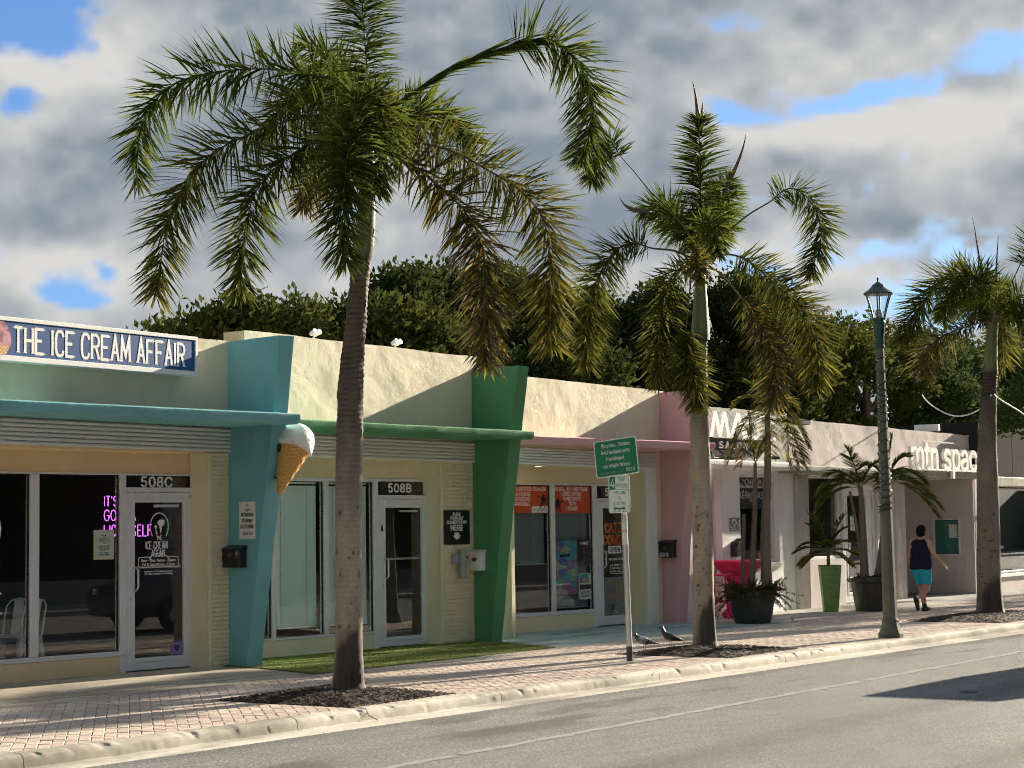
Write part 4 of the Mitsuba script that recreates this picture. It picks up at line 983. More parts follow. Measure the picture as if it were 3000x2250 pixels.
k = thing('display_pedestal', 'pale pedestal beside the cream column in the dark building window', 'pedestal')
add('block', cat(cbox(46.65, 46.95, 16.7, 17.0, .32, .95), cbox(46.58, 47.02, 16.63, 17.07, .95, 1.02)), 'm_cream', k)
k = thing('wall_mural', 'painted board of dark, blue and pale triangles inside the dark building window', 'mural')
for i in range(5):
    for j in range(4):
        x, z = 46.2 + i * .62, 1.0 + j * .42
        for up, mt in ((0, ('m_signblue', 'm_black', 'm_trimpink')[(i + j) % 3]), (1, ('m_white', 'm_walkblue', 'm_black')[(i + 2 * j) % 3])):
            tri = [(x, z), (x + .61, z), (x, z + .41)] if not up else [(x + .62, z + .42), (x + .01, z + .42), (x + .62, z + .01)]
            add('triangle', ext(sg.Polygon(tri), 18.2, 18.3, 'y'), mt, k)
k = thing('wall_lamp', 'small white floodlight on the black wall strip beside the gallery', 'wall lamp')
add('body', xf(lathe([(0, 0), (.05, 0), (.06, .10), (.035, .14), (0, .14)], 14), RT((1, 0, 0), (0, 0, 1), (0, -1, 0), (42.8, 15.60, 1.86))), 'm_letter', k)
add('arm', tube([(42.8, 15.6, 1.86), (42.95, 15.5, 1.88)], .02, 6), 'm_letter', k)

# ------------------------------------------------------------------ things on the facades
k = thing('shop_sign', 'long blue box sign reading THE ICE CREAM AFFAIR in a white frame', 'sign')
SM = RT((1, -.0, 0), (0, 1, 0), (0, 0, 1), (0, 0, 0))
add('box', cbox(11.0, 16.98, 15.86, FT - .02, 3.508, 3.972, .012), 'm_white', k)
add('face', box(11.04, 16.935, 15.856, 15.859, 3.562, 3.932), 'm_signblue', k)
add('frame', ring(10.99, 16.985, 3.50, 3.975, .05, .045, .045, .06, 15.845, 15.858, .004), 'm_white', k)
add('lettering', move(slab_text('THE ICE CREAM AFFAIR', 14.135, 3.604, .268, .108, .044, .034, .003, .008), 0, 15.855, 0), 'm_letter', k, label='white condensed lettering THE ICE CREAM AFFAIR')
pic = sg.Point(13.80, 3.70).buffer(.29).intersection(sg.box(13, 3.66, 15, 3.93))
mat('m_berry', P(proc(lambda p, n, uv: mix((0.16, 0.035, 0.06), (0.50, 0.20, 0.26), smoothstep(0.3, 0.7, fbm(p.x * 14, p.z * 18, 0.0, 3)))), 0.5))
mat('m_waffle', P(proc(lambda p, n, uv: mix((0.42, 0.20, 0.045), (0.62, 0.36, 0.10), smoothstep(0.1, 0.35, dr.abs(dr.sin((p.x + p.y + p.z) * 70) * dr.sin((p.x + p.y - p.z) * 70))))), 0.6))
add('scoop_picture', ext(pic, 15.852, 15.8555, 'y'), 'm_berry', k, label='printed picture of a pink ice cream scoop')
add('cone_picture', ext(sg.Polygon([(13.55, 3.60 - .034), (14.02, 3.566), (14.07, 3.66), (13.5, 3.66)]), 15.852, 15.8555, 'y'), 'm_waffle', k)

# ice cream cone on brackets at the blue pier
k = thing('cone_sign', 'big model ice cream cone with white scoop bracketed to the blue pier', 'model cone')
ax0, ax1 = np.array([17.70, 15.20, 2.09]), np.array([17.97, 15.20, 2.64])
d_ = (ax1 - ax0) / np.linalg.norm(ax1 - ax0)
e1 = np.cross([0, 1, 0], d_); e1 /= np.linalg.norm(e1); e2 = np.cross(d_, e1)
MC = RT(e1, e2, d_, ax0)
Lc = np.linalg.norm(ax1 - ax0)
cv = lathe([(.0, -.01), (.022, 0), (.03, .02), (.19, Lc * .93), (.188, Lc)], 40)
add('cone', xf(cv, MC), 'm_waffle', k, smooth=60)
add('ridge', cat(*[tube([xf(TM([[(.03 + .16 * t) * 1.01 * math.cos(a + s * 3.6 * t), (.03 + .16 * t) * 1.01 * math.sin(a + s * 3.6 * t), .02 + (Lc * .93 - .02) * t]], np.zeros((0, 3), int)), MC).vertices[0] for t in np.linspace(0, 1, 26)], .0045, 5) for a in np.linspace(0, 2 * PI, 9)[:-1] for s in (1, -1)]), 'm_waffle', k, kind='stuff')
sc = trimesh.creation.icosphere(5, 1.0)
v = np.array(sc.vertices)
low_ = v[:, 2] < -.15
r_ = 1 + .05 * (nz(v, 3.0, 4, 4) - .5) * 2
skirt = np.exp(-((v[:, 2] + .42) / .22) ** 2)
r_ = r_ + skirt * (.16 * (nz(v * [1, 1, .4], 5.0, 9, 3) - .35) + .10)
v = v * r_[:, None]
v[:, 2] = np.maximum(v[:, 2], -.62 + .12 * nz(v * [1, 1, 0], 4, 2)) 
mat('m_icecream', {'type': 'bumpmap', 'arbitrary': proc(lambda p, n, uv: fbm(p.x * 30, p.y * 30, p.z * 45, 3) * 0.012, eps=4e-3), 'scale': 1.0, 'bsdf': P((0.74, 0.72, 0.68), 0.55, 0.4)})
add('scoop', xf(TM(v * .225, sc.faces), RT(e1, e2, d_, ax1 + d_ * .10)), 'm_icecream', k, smooth=True)
for z_, r0 in ((2.64, .80), (2.29, .67)):
    q0 = np.array([17.79, FT + .02]) + PD * r0 + PTH * .12
    add('bracket', cat(move(cbox(-.02, .02, -.03, .0, -.05, .05, .003), q0[0], q0[1] - .045, z_), tube([(q0[0], q0[1] - .03, z_), (17.74, 15.22, z_ - .005)], .009, 6)), 'm_black', k)


def pierM(xb):
    return RT((PD[0], PD[1], 0), (PTH[0], PTH[1], 0), (0, 0, 1), (xb, FT + .02, 0))


k = thing('no_smoking_sign', 'white plate NO SMOKING NO VAPING NO LOITERING on the blue pier', 'sign')
M = pierM(17.79)
add('plate', xf(ext(sg.box(.25, 1.553, .555, 2.003).buffer(-.012).buffer(.012), -.008, -.001, 'y'), M), 'm_signwhite', k)
for s_, z_, w_ in (('NO SMOKING', 1.825, .235), ('NO VAPING', 1.752, .20), ('NO LOITERING', 1.68, .25)):
    add('lettering', xf(move(text(s_, .405, z_, .045, w=w_), 0, -.008, 0), M), 'm_black', k)
mat('m_navyink', P((0.02, 0.03, 0.09), 0.5))
thx = text('Thank You', .405, 1.60, .042, w=.20, bold=False)
vv = np.array(thx.vertices); vv[:, 0] += (vv[:, 2] - 1.60) * .35
add('script', xf(move(TM(vv, thx.faces), 0, -.008, 0), M), 'm_navyink', k)
add('emblem', xf(cat(tube([(.405 + .026 * math.sin(a), -.009, 1.955 - .026 * math.cos(a)) for a in np.linspace(.6, 2 * PI - .6, 24)], .002, 4), move(ext(sg.Point(.407, 1.962).buffer(.011), -.003, 0, 'y'), 0, -.008, 0), move(text('THE ICE CREAM', .405, 1.903, .012, w=.085), 0, -.008, 0), move(text('AFFAIR', .405, 1.886, .011, w=.045), 0, -.008, 0)), M), 'm_black', k)
add('screw', xf(cat(*[move(ext(sg.Point(x_, z_).buffer(.006), -.002, 0, 'y'), 0, -.008, 0) for x_, z_ in ((.275, 1.98), (.53, 1.575))]), M), 'm_dark', k)

mat('m_brass', P((0.12, 0.085, 0.05), 0.4, 0.5, 0.6))


def mailbox(label, M, x0, x1, z0, z1, m, dep=.13, tiles=None, latch=False):
    k = thing('mailbox', label, 'mailbox', None)
    add('body', xf(cbox(x0 + .012, x1 - .012, -dep, -.002, z0, z1 - .045, .008), M), m, k)
    pr = sg.Polygon([(-dep - .02, z1 - .06), (-dep - .02, z1 - .045), (-.002, z1), (-.002, z1 - .045)])
    add('lid', xf(ext(pr, x0, x1, 'x'), M), m, k)
    ov = affinity.scale(sg.Point((x0 + x1) / 2 - .01, (z0 + z1) / 2 + .01).buffer(.05), 1.0, .62)
    add('emblem', xf(ext(ov, -dep - .006, -dep, 'y'), M), 'm_brass', k)
    if latch:
        add('latch', xf(cat(box(x1 - .07, x1 - .04, -dep - .006, -dep, (z0 + z1) / 2 + .01, (z0 + z1) / 2 + .06)), M), 'm_metal', k)
        add('latch', xf(box(x1 - .085, x1 - .03, -dep - .005, -dep, (z0 + z1) / 2 - .03, (z0 + z1) / 2 + .005), M), 'm_brass', k)
    for i, ch in enumerate(tiles or ''):
        xx = x0 + .05 + i * .058 + (.02 if i == 2 else 0)
        add('tile', xf(box(xx - .024, xx + .024, -dep - .003, -dep, z0 + .02, z0 + .085), M), 'm_signwhite', k)
        add('digit', xf(move(text(ch, xx, z0 + .03, .045, w=.03), 0, -dep - .003, 0), M), 'm_black', k)
    return k


mailbox('black mailbox with metal latch on the blue pier, below the white plate', pierM(17.79), .022, .40, 1.206, 1.479, 'm_black', .12, latch=True)
mailbox('white mailbox with dark oval badge on the green pier', pierM(23.05), .05, .29, 1.03, 1.335, 'm_white', .12)
mailbox('black mailbox with number tiles 08A on the pink pier', pierM(28.65), .045, .355, 1.10, 1.405, 'm_black', .12, tiles='08A')
k = thing('mailbox', 'black mailbox with scrolled lid on the white salon wall', 'mailbox')
bxp = sg.Polygon([(0, 0), (.28, 0), (.28, .26), (.26, .31), (.20, .27), (.06, .25), (.0, .19)])
add('body', xf(ext(bxp, -.14, -.002, 'y'), RT((1, 0, 0), (0, 1, 0), (0, 0, 1), (31.28, FT + .06, 1.06))), 'm_black', k)
add('lid', xf(ext(sg.LineString([(.0, .2), (.06, .26), (.2, .28), (.26, .32)]).buffer(.012), -.16, -.002, 'y'), RT((1, 0, 0), (0, 1, 0), (0, 0, 1), (31.28, FT + .06, 1.06))), 'm_blackmatte', k)
k = thing('house_number', 'scrolled dark blue plaque with the number 506 on the salon wall', 'plaque')
mat('m_plaque', P((0.02, 0.025, 0.10), 0.5))
M = RT((1, 0, 0), (0, 1, 0), (0, 0, 1), (31.44, FT + .058, 1.62))
add('plate', xf(cbox(-.17, .17, -.008, 0, -.075, .07, .003), M), 'm_white', k)
add('frame', xf(cat(ring(-.18, .18, -.085, .08, .014, .014, .014, .014, -.016, 0), tube([(.13 * math.cos(a), -.008, .075 + .07 * math.sin(a)) for a in np.linspace(0, PI, 20)], .008, 5), tube([(-.17 + .04 * math.cos(a), -.008, .10 + .04 * math.sin(a)) for a in np.linspace(-1.5, 3, 14)], .007, 5), tube([(.17 - .04 * math.cos(a), -.008, .10 + .04 * math.sin(a)) for a in np.linspace(-1.5, 3, 14)], .007, 5)), M), 'm_plaque', k)
add('number', xf(move(text('506', 0, -.06, .115, w=.28), 0, -.009, 0), M), 'm_plaque', k)

k = thing('cigarette_sign', 'black plate PLACE YOUR LAST CIGARETTE EVER HERE with white arrow on painted brick', 'sign')
add('plate', cbox(22.29, 22.93, FT - .03, FT - .022, 1.414, 1.905, .002), 'm_black', k)
for s_, z_, h_, w_ in (('PLACE', 1.825, .045, .19), ('YOUR LAST', 1.768, .045, .33), ('CIGARETTE EVER', 1.71, .045, .49), ('HERE', 1.612, .082, .30)):
    add('lettering', EX(text(s_, 22.60, z_, h_, w=w_), FT - .031), 'm_letter', k)
add('arrow', EX(ext(sg.Polygon([(22.545, 1.585), (22.655, 1.585), (22.655, 1.54), (22.70, 1.54), (22.60, 1.478), (22.50, 1.54), (22.545, 1.54)]), -.003, 0, 'y'), FT - .031), 'm_letter', k)
k = thing('ash_receptacle', 'grey tube ashtray bracketed to the painted brick below the black plate', 'ashtray')
mat('m_greypaint', P((0.24, 0.26, 0.29), 0.4, 0.5))
add('tube', lathe([(0, .925), (.052, .925), (.056, .93), (.056, 1.27), (.056, 1.275)], 24, (22.63, FT - .11, 0)), 'm_greypaint', k, smooth=40)
add('cap', lathe([(.056, 1.278), (.060, 1.28), (.060, 1.33), (.05, 1.338), (0, 1.34)], 24, (22.63, FT - .11, 0)), 'm_greypaint', k, smooth=40)
add('slot', cbox(22.66, 22.69, FT - .168, FT - .15, 1.21, 1.25, .002), 'm_black', k)
add('bracket', cat(cbox(22.46, 22.56, FT - .10, FT - .022, 1.13, 1.28, .005), cbox(22.55, 22.60, FT - .13, FT - .09, 1.15, 1.26, .004)), 'm_greypaint', k)

# lettering on the ice cream shop's glass
M = UC.M


def ring_arc(cx, cz, rx, rz, a0, a1, w, n=44):
    return sg.LineString([(cx + rx * math.cos(a), cz + rz * math.sin(a)) for a in np.linspace(a0, a1, n)]).buffer(w / 2, cap_style=2)


def logo(cx, cz, s):
    """Oval with a head and cone motif over THE ICE CREAM AFFAIR, in white film."""
    q = [ring_arc(cx, cz, .138 * s, .165 * s, -.75, PI + .75, .012 * s)]
    q += [affinity.scale(sg.Point(cx + .025 * s, cz + .045 * s).buffer(.045 * s), 1.15, .85), sg.Point(cx + .05 * s, cz + .06 * s).buffer(.03 * s), sg.Point(cx - .055 * s, cz + .0 * s).buffer(.02 * s), sg.Polygon([(cx, cz + .01 * s), (cx + .045 * s, cz + .01 * s), (cx + .02 * s, cz - .09 * s)]), sg.Polygon([(cx - .06 * s, cz - .01 * s), (cx - .02 * s, cz - .09 * s), (cx - .05 * s, cz - .09 * s)])]
    m = [ext(so.unary_union(q), -.002, 0, 'y')]
    m.append(slab_text('THE', cx - .042 * s, cz - .155 * s, .046 * s, .022 * s, .008 * s, .0075 * s, .002))
    m.append(slab_text('ICE CREAM', cx - .205 * s, cz - .265 * s, .085 * s, .030 * s, .012 * s, .0095 * s, .002))
    m.append(slab_text('AFFAIR', cx - .118 * s, cz - .36 * s, .078 * s, .030 * s, .010 * s, .0095 * s, .002))
    m.append(ext(sg.LineString([(cx - .118 * s, cz - .36 * s), (cx - .15 * s, cz - .385 * s)]).buffer(.005 * s), -.002, 0, 'y'))
    m.append(ext(sg.LineString([(cx + .118 * s, cz - .36 * s), (cx + .145 * s, cz - .385 * s)]).buffer(.005 * s), -.002, 0, 'y'))
    return cat(m)


add('logo', xf(move(logo(-.475, 1.715, 1.0), 0, -.008, 0), M), 'm_letter', dC, label='white logo THE ICE CREAM AFFAIR on the door glass')
hb = sg.LineString([(-.787, 1.25), (-.787, 1.335), (-.77, 1.352), (-.62, 1.352), (-.55, 1.38), (-.478, 1.39), (-.41, 1.38), (-.34, 1.352), (-.20, 1.352), (-.183, 1.335), (-.183, 1.25), (-.20, 1.232), (-.77, 1.232), (-.787, 1.25)]).buffer(.004)
add('hours', xf(cat(move(ext(hb, -.002, 0, 'y'), 0, -.008, 0), *[move(text(s_, -.485, z_, h_, w=w_), 0, -.008, 0) for s_, z_, h_, w_ in (('HOURS', 1.352, .020, .10), ('Sun-Thu: Noon-10pm', 1.297, .030, .53), ('Fri & Sat: Noon-11pm', 1.248, .030, .50), ('Restroom For Customers Only', 1.172, .018, .43), ('No Pets Inside | No Soliciting', 1.143, .018, .42))]), M), 'm_letter', dC, label='white opening hours on the door glass')
add('sticker', xf(move(cat(box(-.30, -.118, -.002, 0, .17, .32)), 0, -.008, 0), M), 'm_purple', dC, label='purple sticker in the corner of the door glass')
mat('m_darkpurple', P((0.06, 0.03, 0.14), 0.6))
add('sticker_heart', xf(move(ext(so.unary_union([sg.Point(-.225, .26).buffer(.025), sg.Point(-.19, .26).buffer(.025), sg.Polygon([(-.247, .25), (-.168, .25), (-.208, .20)])]), -.002, 0, 'y'), 0, -.011, 0), M), 'm_darkpurple', dC)
add('maker_plate', xf(cbox(-.03, .055, -.034, -.031, 2.07, 2.10, .001), M), 'm_greypaint', dC)
add('closer', xf(cbox(-.50, -.14, .03, .08, 1.95, 1.985), M), 'm_frame', dC)
add('closer', xf(cbox(-.32, .04, .03, .08, 1.885, 1.915), UB.M), 'm_frame', dB)
add('window_logo', xf(move(logo(-2.98, 1.70, 1.85), 0, -.006, 0), M), 'm_letter', SC + '__window', label='large white logo on the left window pane')
k = thing('paper_notice', 'typed paper notice taped inside the ice cream shop window', 'notice')
add('tape', xf(box(-1.423, -1.125, .024, .0255, 1.338, 1.685), M), 'm_cream', k)
add('sheet', xf(box(-1.40, -1.145, .021, .0235, 1.36, 1.665), M), 'm_paper', k)
add('lettering', xf(cat(*[move(text(s_, -1.272, z_, .011, w=w_), 0, .021, 0) for s_, z_, w_ in (('WE ARE', 1.615, .07), ('NOT', 1.593, .04), ('ACCEPTING CASH', 1.571, .15), ('PAYMENTS AT THIS', 1.549, .17), ('TIME', 1.527, .05), ('WE WILL ONLY ACCEPT', 1.488, .16), ('CREDIT, DEBIT CARDS', 1.466, .16), ('AND APPLE PAY', 1.444, .13), ('WE APOLOGIZE', 1.41, .13), ('FOR THE INCONVENIENCE', 1.388, .17))]), M), 'm_black', k)
# neon
k = thing('neon_sign', 'pink neon tubes reading IT\'S NOT GONNA LICK ITSELF hanging inside the ice cream shop', 'neon sign')
tubes = []
for s_, z_, h_, x_, cw, gp in (("IT'S NOT", 1.965, .118, -1.165, .048, .026), ('GONNA', 1.793, .128, -1.165, .070, .028), ('LICK ITSELF', 1.606, .134, -1.165, .050, .028)):
    for ch, pl in strokes(s_, x_, z_, h_, cw, gp)[0]:
        tubes.append(tube([(a, .16, b) for a, b in pl], .0055, 6))
scene[key('tubes', k)] = {**mikit.ply(xf(cat(tubes), M)), 'bsdf': {'type': 'diffuse'}, 'emitter': {'type': 'area', 'radiance': {'type': 'rgb', 'value': [0.20, 0.028, 0.25]}}}
add('backing_bar', xf(cat(cbox(-1.2, -.40, .18, .19, 1.70, 1.715), cbox(-1.2, -.40, .18, .19, 2.0, 2.01), tube([(-1.0, .185, 2.0), (-1.0, .185, 2.6)], .003, 4), tube([(-.6, .185, 2.0), (-.6, .185, 2.6)], .003, 4)), M), 'm_black', k)

# furniture inside the ice cream shop


def metal_chair(label, x, y, a):
    k = thing('metal_chair', label, 'chair', None)
    Q = UC.M @ rotz(a, (x, y, 0.012))
    add('seat', xf(cbox(-.18, .18, -.17, .17, .44, .455, .01), Q), 'm_chair', k)
    for sx in (-1, 1):
        for sy in (-1, 1):
            add('leg', xf(hull([(sx * .16 + a_, sy * .15 + b_, .44) for a_ in (-.03, .03) for b_ in (-.02, .02)] + [(sx * .22 + a_, sy * .20 + b_, 0) for a_ in (-.012, .012) for b_ in (-.012, .012)]), Q), 'm_chair', k)
    loop = [(-.18, .17, .45), (-.19, .20, .65), (-.185, .23, .80), (-.13, .25, .865), (0, .26, .885), (.13, .25, .865), (.185, .23, .80), (.19, .20, .65), (.18, .17, .45)]
    add('back_loop', xf(tube(np.array(loop), .011, 7), Q), 'm_chair', k, smooth=50)
    add('splat', xf(hull([(-.07, .18, .46), (.07, .18, .46), (-.08, .255, .87), (.08, .255, .87), (-.07, .186, .46), (.07, .186, .46), (-.08, .261, .87), (.08, .261, .87)]), Q), 'm_chair', k)
    add('apron', xf(cat(cbox(-.17, .17, -.165, -.155, .38, .44), cbox(-.17, .17, .155, .165, .38, .44)), Q), 'm_chair', k)


metal_chair('pale metal cafe chair nearest the glass in the ice cream shop', -2.02, .62, PI + .25)
metal_chair('pale metal cafe chair tucked just behind another one in the shop window', -1.95, 1.05, PI + .2)
k = thing('cafe_table', 'pale cafe table at the left window of the ice cream shop', 'table')
Q = UC.M @ rotz(0, (-3.0, .75, .012))
add('tabletop', xf(cbox(-.6, .6, -.35, .35, .72, .75, .01), Q), 'm_chair', k)
for sx in (-1, 1):
    for sy in (-1, 1):
        add('leg', xf(hull([(sx * .52 + a_, sy * .28 + b_, .72) for a_ in (-.04, .04) for b_ in (-.02, .02)] + [(sx * .56 + a_, sy * .32 + b_, 0) for a_ in (-.015, .015) for b_ in (-.015, .015)]), Q), 'm_chair', k)

# blinds
def blind(label, u, x0, x1, z0, z1, pitch, depth, ang, m, y=.10, slat_th=.003):
    k = thing('window_blind', label, 'blind', None)
    h = math.sin(ang) * depth / 2; d = math.cos(ang) * depth / 2
    sl = ext(sg.Polygon([(-d, h), (d, -h), (d, -h - slat_th), (0, slat_th * .4), (-d, h - slat_th)]), x0, x1, 'x')
    base = mikit.ply(xf(sl, u.M), m)
    n = int((z1 - z0) / pitch)
    yo = u.M[:3, 1] * y
    for i in range(n):
        add('slat', base, None, k, M=RT((1, 0, 0), (0, 1, 0), (0, 0, 1), (yo[0], yo[1], z0 + (i + .5) * pitch)))
    add('bottom_rail', xf(cbox(x0, x1, y - .012, y + .012, z0 - .03, z0 - .008), u.M), m, k)
    add('head_rail', xf(cbox(x0, x1, y - .02, y + .02, z1, z1 + .035), u.M), m, k)
    for t in (.22, .78):
        add('cord', xf(box(x0 + (x1 - x0) * t - .0015, x0 + (x1 - x0) * t + .0015, y - depth / 2 - .003, y - depth / 2 - .001, z0, z1), u.M), 'm_dark', k)
    return k


blind('white blind in the window pane right beside the blue pier', UB, -2.74, -1.90, .375, 2.27, .024, .026, 1.15, 'm_blind')
blind('white blind half hidden by the nearest palm trunk', UB, -1.775, -.94, .375, 2.27, .024, .026, 1.15, 'm_blind')
blind('white blind glimpsed behind the raking edge of the blue pier', UB, -3.58, -2.83, .375, 2.27, .024, .026, 1.15, 'm_blind')
blind('grey slatted blind hanging halfway down beside the green pier', UA, -3.85, -2.13, 1.08, 2.27, .043, .05, .95, 'm_blinddark')
blind('grey slatted blind behind the colourful poster of the comic shop', UA, -1.99, -1.03, .36, 2.27, .043, .05, .95, 'm_blinddark')

# banners, posters and lettering of the comic shop
M = UA.M


def fig(x, z, s, seed):
    r = np.random.default_rng(seed)
    q = [sg.Point(x, z + .05 * s).buffer(.035 * s), affinity.scale(sg.Point(x, z).buffer(.06 * s), 1.1, .8)]
    for a in (-2.3, -1.9, -1.2, -.8, .3, 2.8):
        q.append(sg.LineString([(x, z), (x + .09 * s * math.cos(a), z + .09 * s * math.sin(a)), (x + .15 * s * math.cos(a + r.uniform(-.5, .5)), z + .15 * s * math.sin(a + r.uniform(-.4, .4)))]).buffer(.010 * s))
    return ext(so.unary_union(q), -.002, 0, 'y')


k = thing('window_banner', 'red banner reading AUTHORIZED DEALER CLEANING PRESSING GRADING beside the green pier', 'banner')
add('sheet', xf(box(-3.9, -2.118, .021, .0235, 1.868, 2.312), M), 'm_orange', k)
for s_, z_, w_, x_ in (('AUTHORIZED DEALER', 2.222, .92, -2.62), ('CLEANING', 2.142, .46, -2.78), ('PRESSING', 2.064, .46, -2.78), ('GRADING', 1.984, .42, -2.77)):
    add('lettering', xf(move(text(s_, x_, z_, .062, w=w_), 0, .021, 0), M), 'm_letter', k)
add('panel', xf(box(-2.52, -2.122, .0195, .0209, 1.872, 1.982), M), 'm_letter', k)
add('panel_lettering', xf(move(text('CGC', -2.27, 1.90, .05, w=.22, bold=False), 0, .0195, 0), M), 'm_black', k)
add('panel_mark', xf(box(-2.50, -2.40, .018, .0195, 1.915, 1.925), M), 'm_black', k)
add('silhouette', xf(cat(move(fig(-2.22, 2.09, .9, 1), 0, .021, 0), move(fig(-3.2, 2.05, .9, 4), 0, .021, 0)), M), 'm_black', k, label='plain dark figure silhouettes')
k = thing('window_banner', 'red banner reading WE SELL, BUY AND TRADE beside the comic shop door', 'banner')
add('sheet', xf(box(-2.0, -1.026, .021, .0235, 1.866, 2.312), M), 'm_orange', k)
for s_, z_, w_, x_ in (('WE SELL, BUY AND TRADE', 2.225, .88, -1.52), ('COMIC BOOKS', 2.147, .50, -1.51), ('FUNKO POPS', 2.069, .46, -1.50), ('TOYS', 1.992, .19, -1.50), ('FIGURES', 1.910, .30, -1.50)):
    add('lettering', xf(move(text(s_, x_, z_, .062, w=w_), 0, .021, 0), M), 'm_letter', k)
add('silhouette', xf(move(fig(-1.86, 2.02, 1.0, 2), 0, .021, 0), M), 'm_black', k, label='plain dark figure silhouette')
pc = [(0.05, 0.28, 0.35), (0.10, 0.30, 0.12), (0.30, 0.33, 0.16), (0.25, 0.10, 0.22), (0.06, 0.12, 0.30)]


def poster_fn(p, n, uv):
    v, w_, r = voronoi((p.x * .55 - p.y * .83) * 9.0, p.z * 9.0)
    c = mix(pc[0], pc[1], smoothstep(.2, .4, r)); c = mix(c, pc[2], smoothstep(.4, .55, r)); c = mix(c, pc[3], smoothstep(.6, .7, r)); c = mix(c, pc[4], smoothstep(.8, .9, r))
    return c * (0.5 + 1.0 * fbm(p.x * 30, p.y * 30, p.z * 30, 2))


mat('m_poster', P(proc(poster_fn), 0.5))
mat('m_poster2', P(proc(lambda p, n, uv: mix((0.015, 0.018, 0.03), (0.12, 0.07, 0.08), smoothstep(.5, .8, fbm(p.x * 22, p.y * 22, p.z * 22, 3)))), 0.5))
k = thing('window_poster', 'large colourful abstract poster in the comic shop window', 'poster')
add('sheet', xf(box(-1.98, -1.374, .026, .028, .553, 1.424), M), 'm_poster', k)
add('strip', xf(box(-1.83, -1.58, .0245, .0259, 1.16, 1.20), M), 'm_black', k)
k = thing('window_poster', 'narrow black poster headed COMIC, upper right of the comic shop window', 'poster')
add('sheet', xf(box(-1.351, -1.03, .0225, .0245, 1.012, 1.434), M), 'm_poster2', k)
add('lettering', xf(move(text('COMIC', -1.19, 1.35, .045, w=.2), 0, .0225, 0), M), 'm_letter', k)
k = thing('window_poster', 'pale event poster under the black one in the comic shop window', 'poster')
add('sheet', xf(box(-1.352, -1.022, .0225, .0245, .46, .886), M), 'm_paper', k)
add('picture', xf(box(-1.33, -1.10, .021, .0224, .73, .87), M), 'm_poster', k)
add('panel', xf(cat(box(-1.33, -1.04, .021, .0224, .62, .70)), M), 'm_dark', k)
add('lettering', xf(cat(*[move(text(s_, -1.187, z_, .02, w=.24), 0, .0224, 0) for s_, z_ in (('COMIC SHOW', .57), ('SAT 10-4', .535), ('FREE ENTRY', .50))]), M), 'm_navyink', k)
lt2 = [('CATGO', -.385, 1.545, .145, .55), ('COMICS', -.375, 1.345, .145, .66)]
for s_, x_, z_, h_, w_ in lt2:
    a = text(s_, x_, z_, h_, w=w_); b = text(s_, x_, z_ - .005, h_ * 1.07, w=w_ * 1.07)
    add('lettering_outline', xf(move(b, 0, -.008, 0), M), 'm_yellow', dA)
    add('lettering', xf(move(a, 0, -.012, 0), M), 'm_red', dA, label=f'red and yellow lettering {s_}')
add('open_sign', xf(box(-.59, -.25, -.0125, -.009, 1.194, 1.316), M), 'm_signwhite', dA, label='small OPEN sign on the door glass')
add('open_lettering', xf(move(text('OPEN', -.42, 1.215, .08, w=.29), 0, -.013, 0), M), 'm_navyink', dA)
add('phone_lettering', xf(move(text('561.422.4245', -.39, 1.08, .035, w=.40), 0, -.008, 0), M), 'm_letter', dA)
hb = sg.box(-.53, .86, -.22, 1.0).exterior.buffer(.004)
add('hours', xf(cat(move(ext(hb, -.002, 0, 'y'), 0, -.008, 0), *[move(text(s_, -.375, z_, .024, w=w_), 0, -.008, 0) for s_, z_, w_ in (('Hours', .995, .13), ('SUN TO SAT', .935, .24), ('11am - 7pm', .885, .24))]), M), 'm_letter', dA)
add('lower_film', xf(box(-.75, .02, -.002, .0, .18, .80), M), 'm_walkblue', dA, label='pale film on the lower door glass with faded lettering')
mat('m_faded', P((0.30, 0.17, 0.08), 0.6))
add('faded_lettering', xf(cat(move(text('CATGO', -.38, .63, .13, w=.62), 0, -.003, 0), move(text('COMICS', -.38, .44, .13, w=.68), 0, -.003, 0)), M), 'm_faded', dA)
add('silhouette', xf(cat(move(fig(-.50, .29, .9, 5), 0, -.003, 0), move(fig(-.10, .31, .8, 6), 0, -.003, 0)), M), 'm_dark', dA)
k = thing('display_shelf', 'low shelf with boxed goods behind the left comic shop window', 'shelf')
for i in range(3):
    add('board', xf(cbox(-3.7, -2.6, .45, .75, .35 + i * .28, .37 + i * .28), M), 'm_chair', k)
for i in range(14):
    x_, lv = -3.65 + (i % 7) * .15, i // 7
    tag(add('boxed_item', xf(cbox(x_, x_ + .12, .48, .60, .371 + lv * .28, .371 + lv * .28 + random.uniform(.1, .2)), M), ('m_paper', 'm_poster', 'm_walkblue', 'm_dark')[i % 4]), f"{('pale', 'patterned', 'grey blue', 'dark')[i % 4]} boxed item, {('first', 'second', 'third', 'fourth', 'fifth', 'sixth', 'seventh')[i % 7]} from the left on the comic shop's {('bottom', 'middle')[lv]} shelf board", 'box', 'boxed items on the comic shop shelf')
tag(add('door_sticker', xf(cat(move(ext(sg.Polygon([(-.775, 1.62), (-.735, 1.62), (-.735, 1.68), (-.747, 1.71), (-.763, 1.71), (-.775, 1.68)]), -.002, 0, 'y'), 0, -.031, 0)), UB.M), 'm_black'), 'small dark bottle shaped sticker on the 508B door stile', 'sticker')

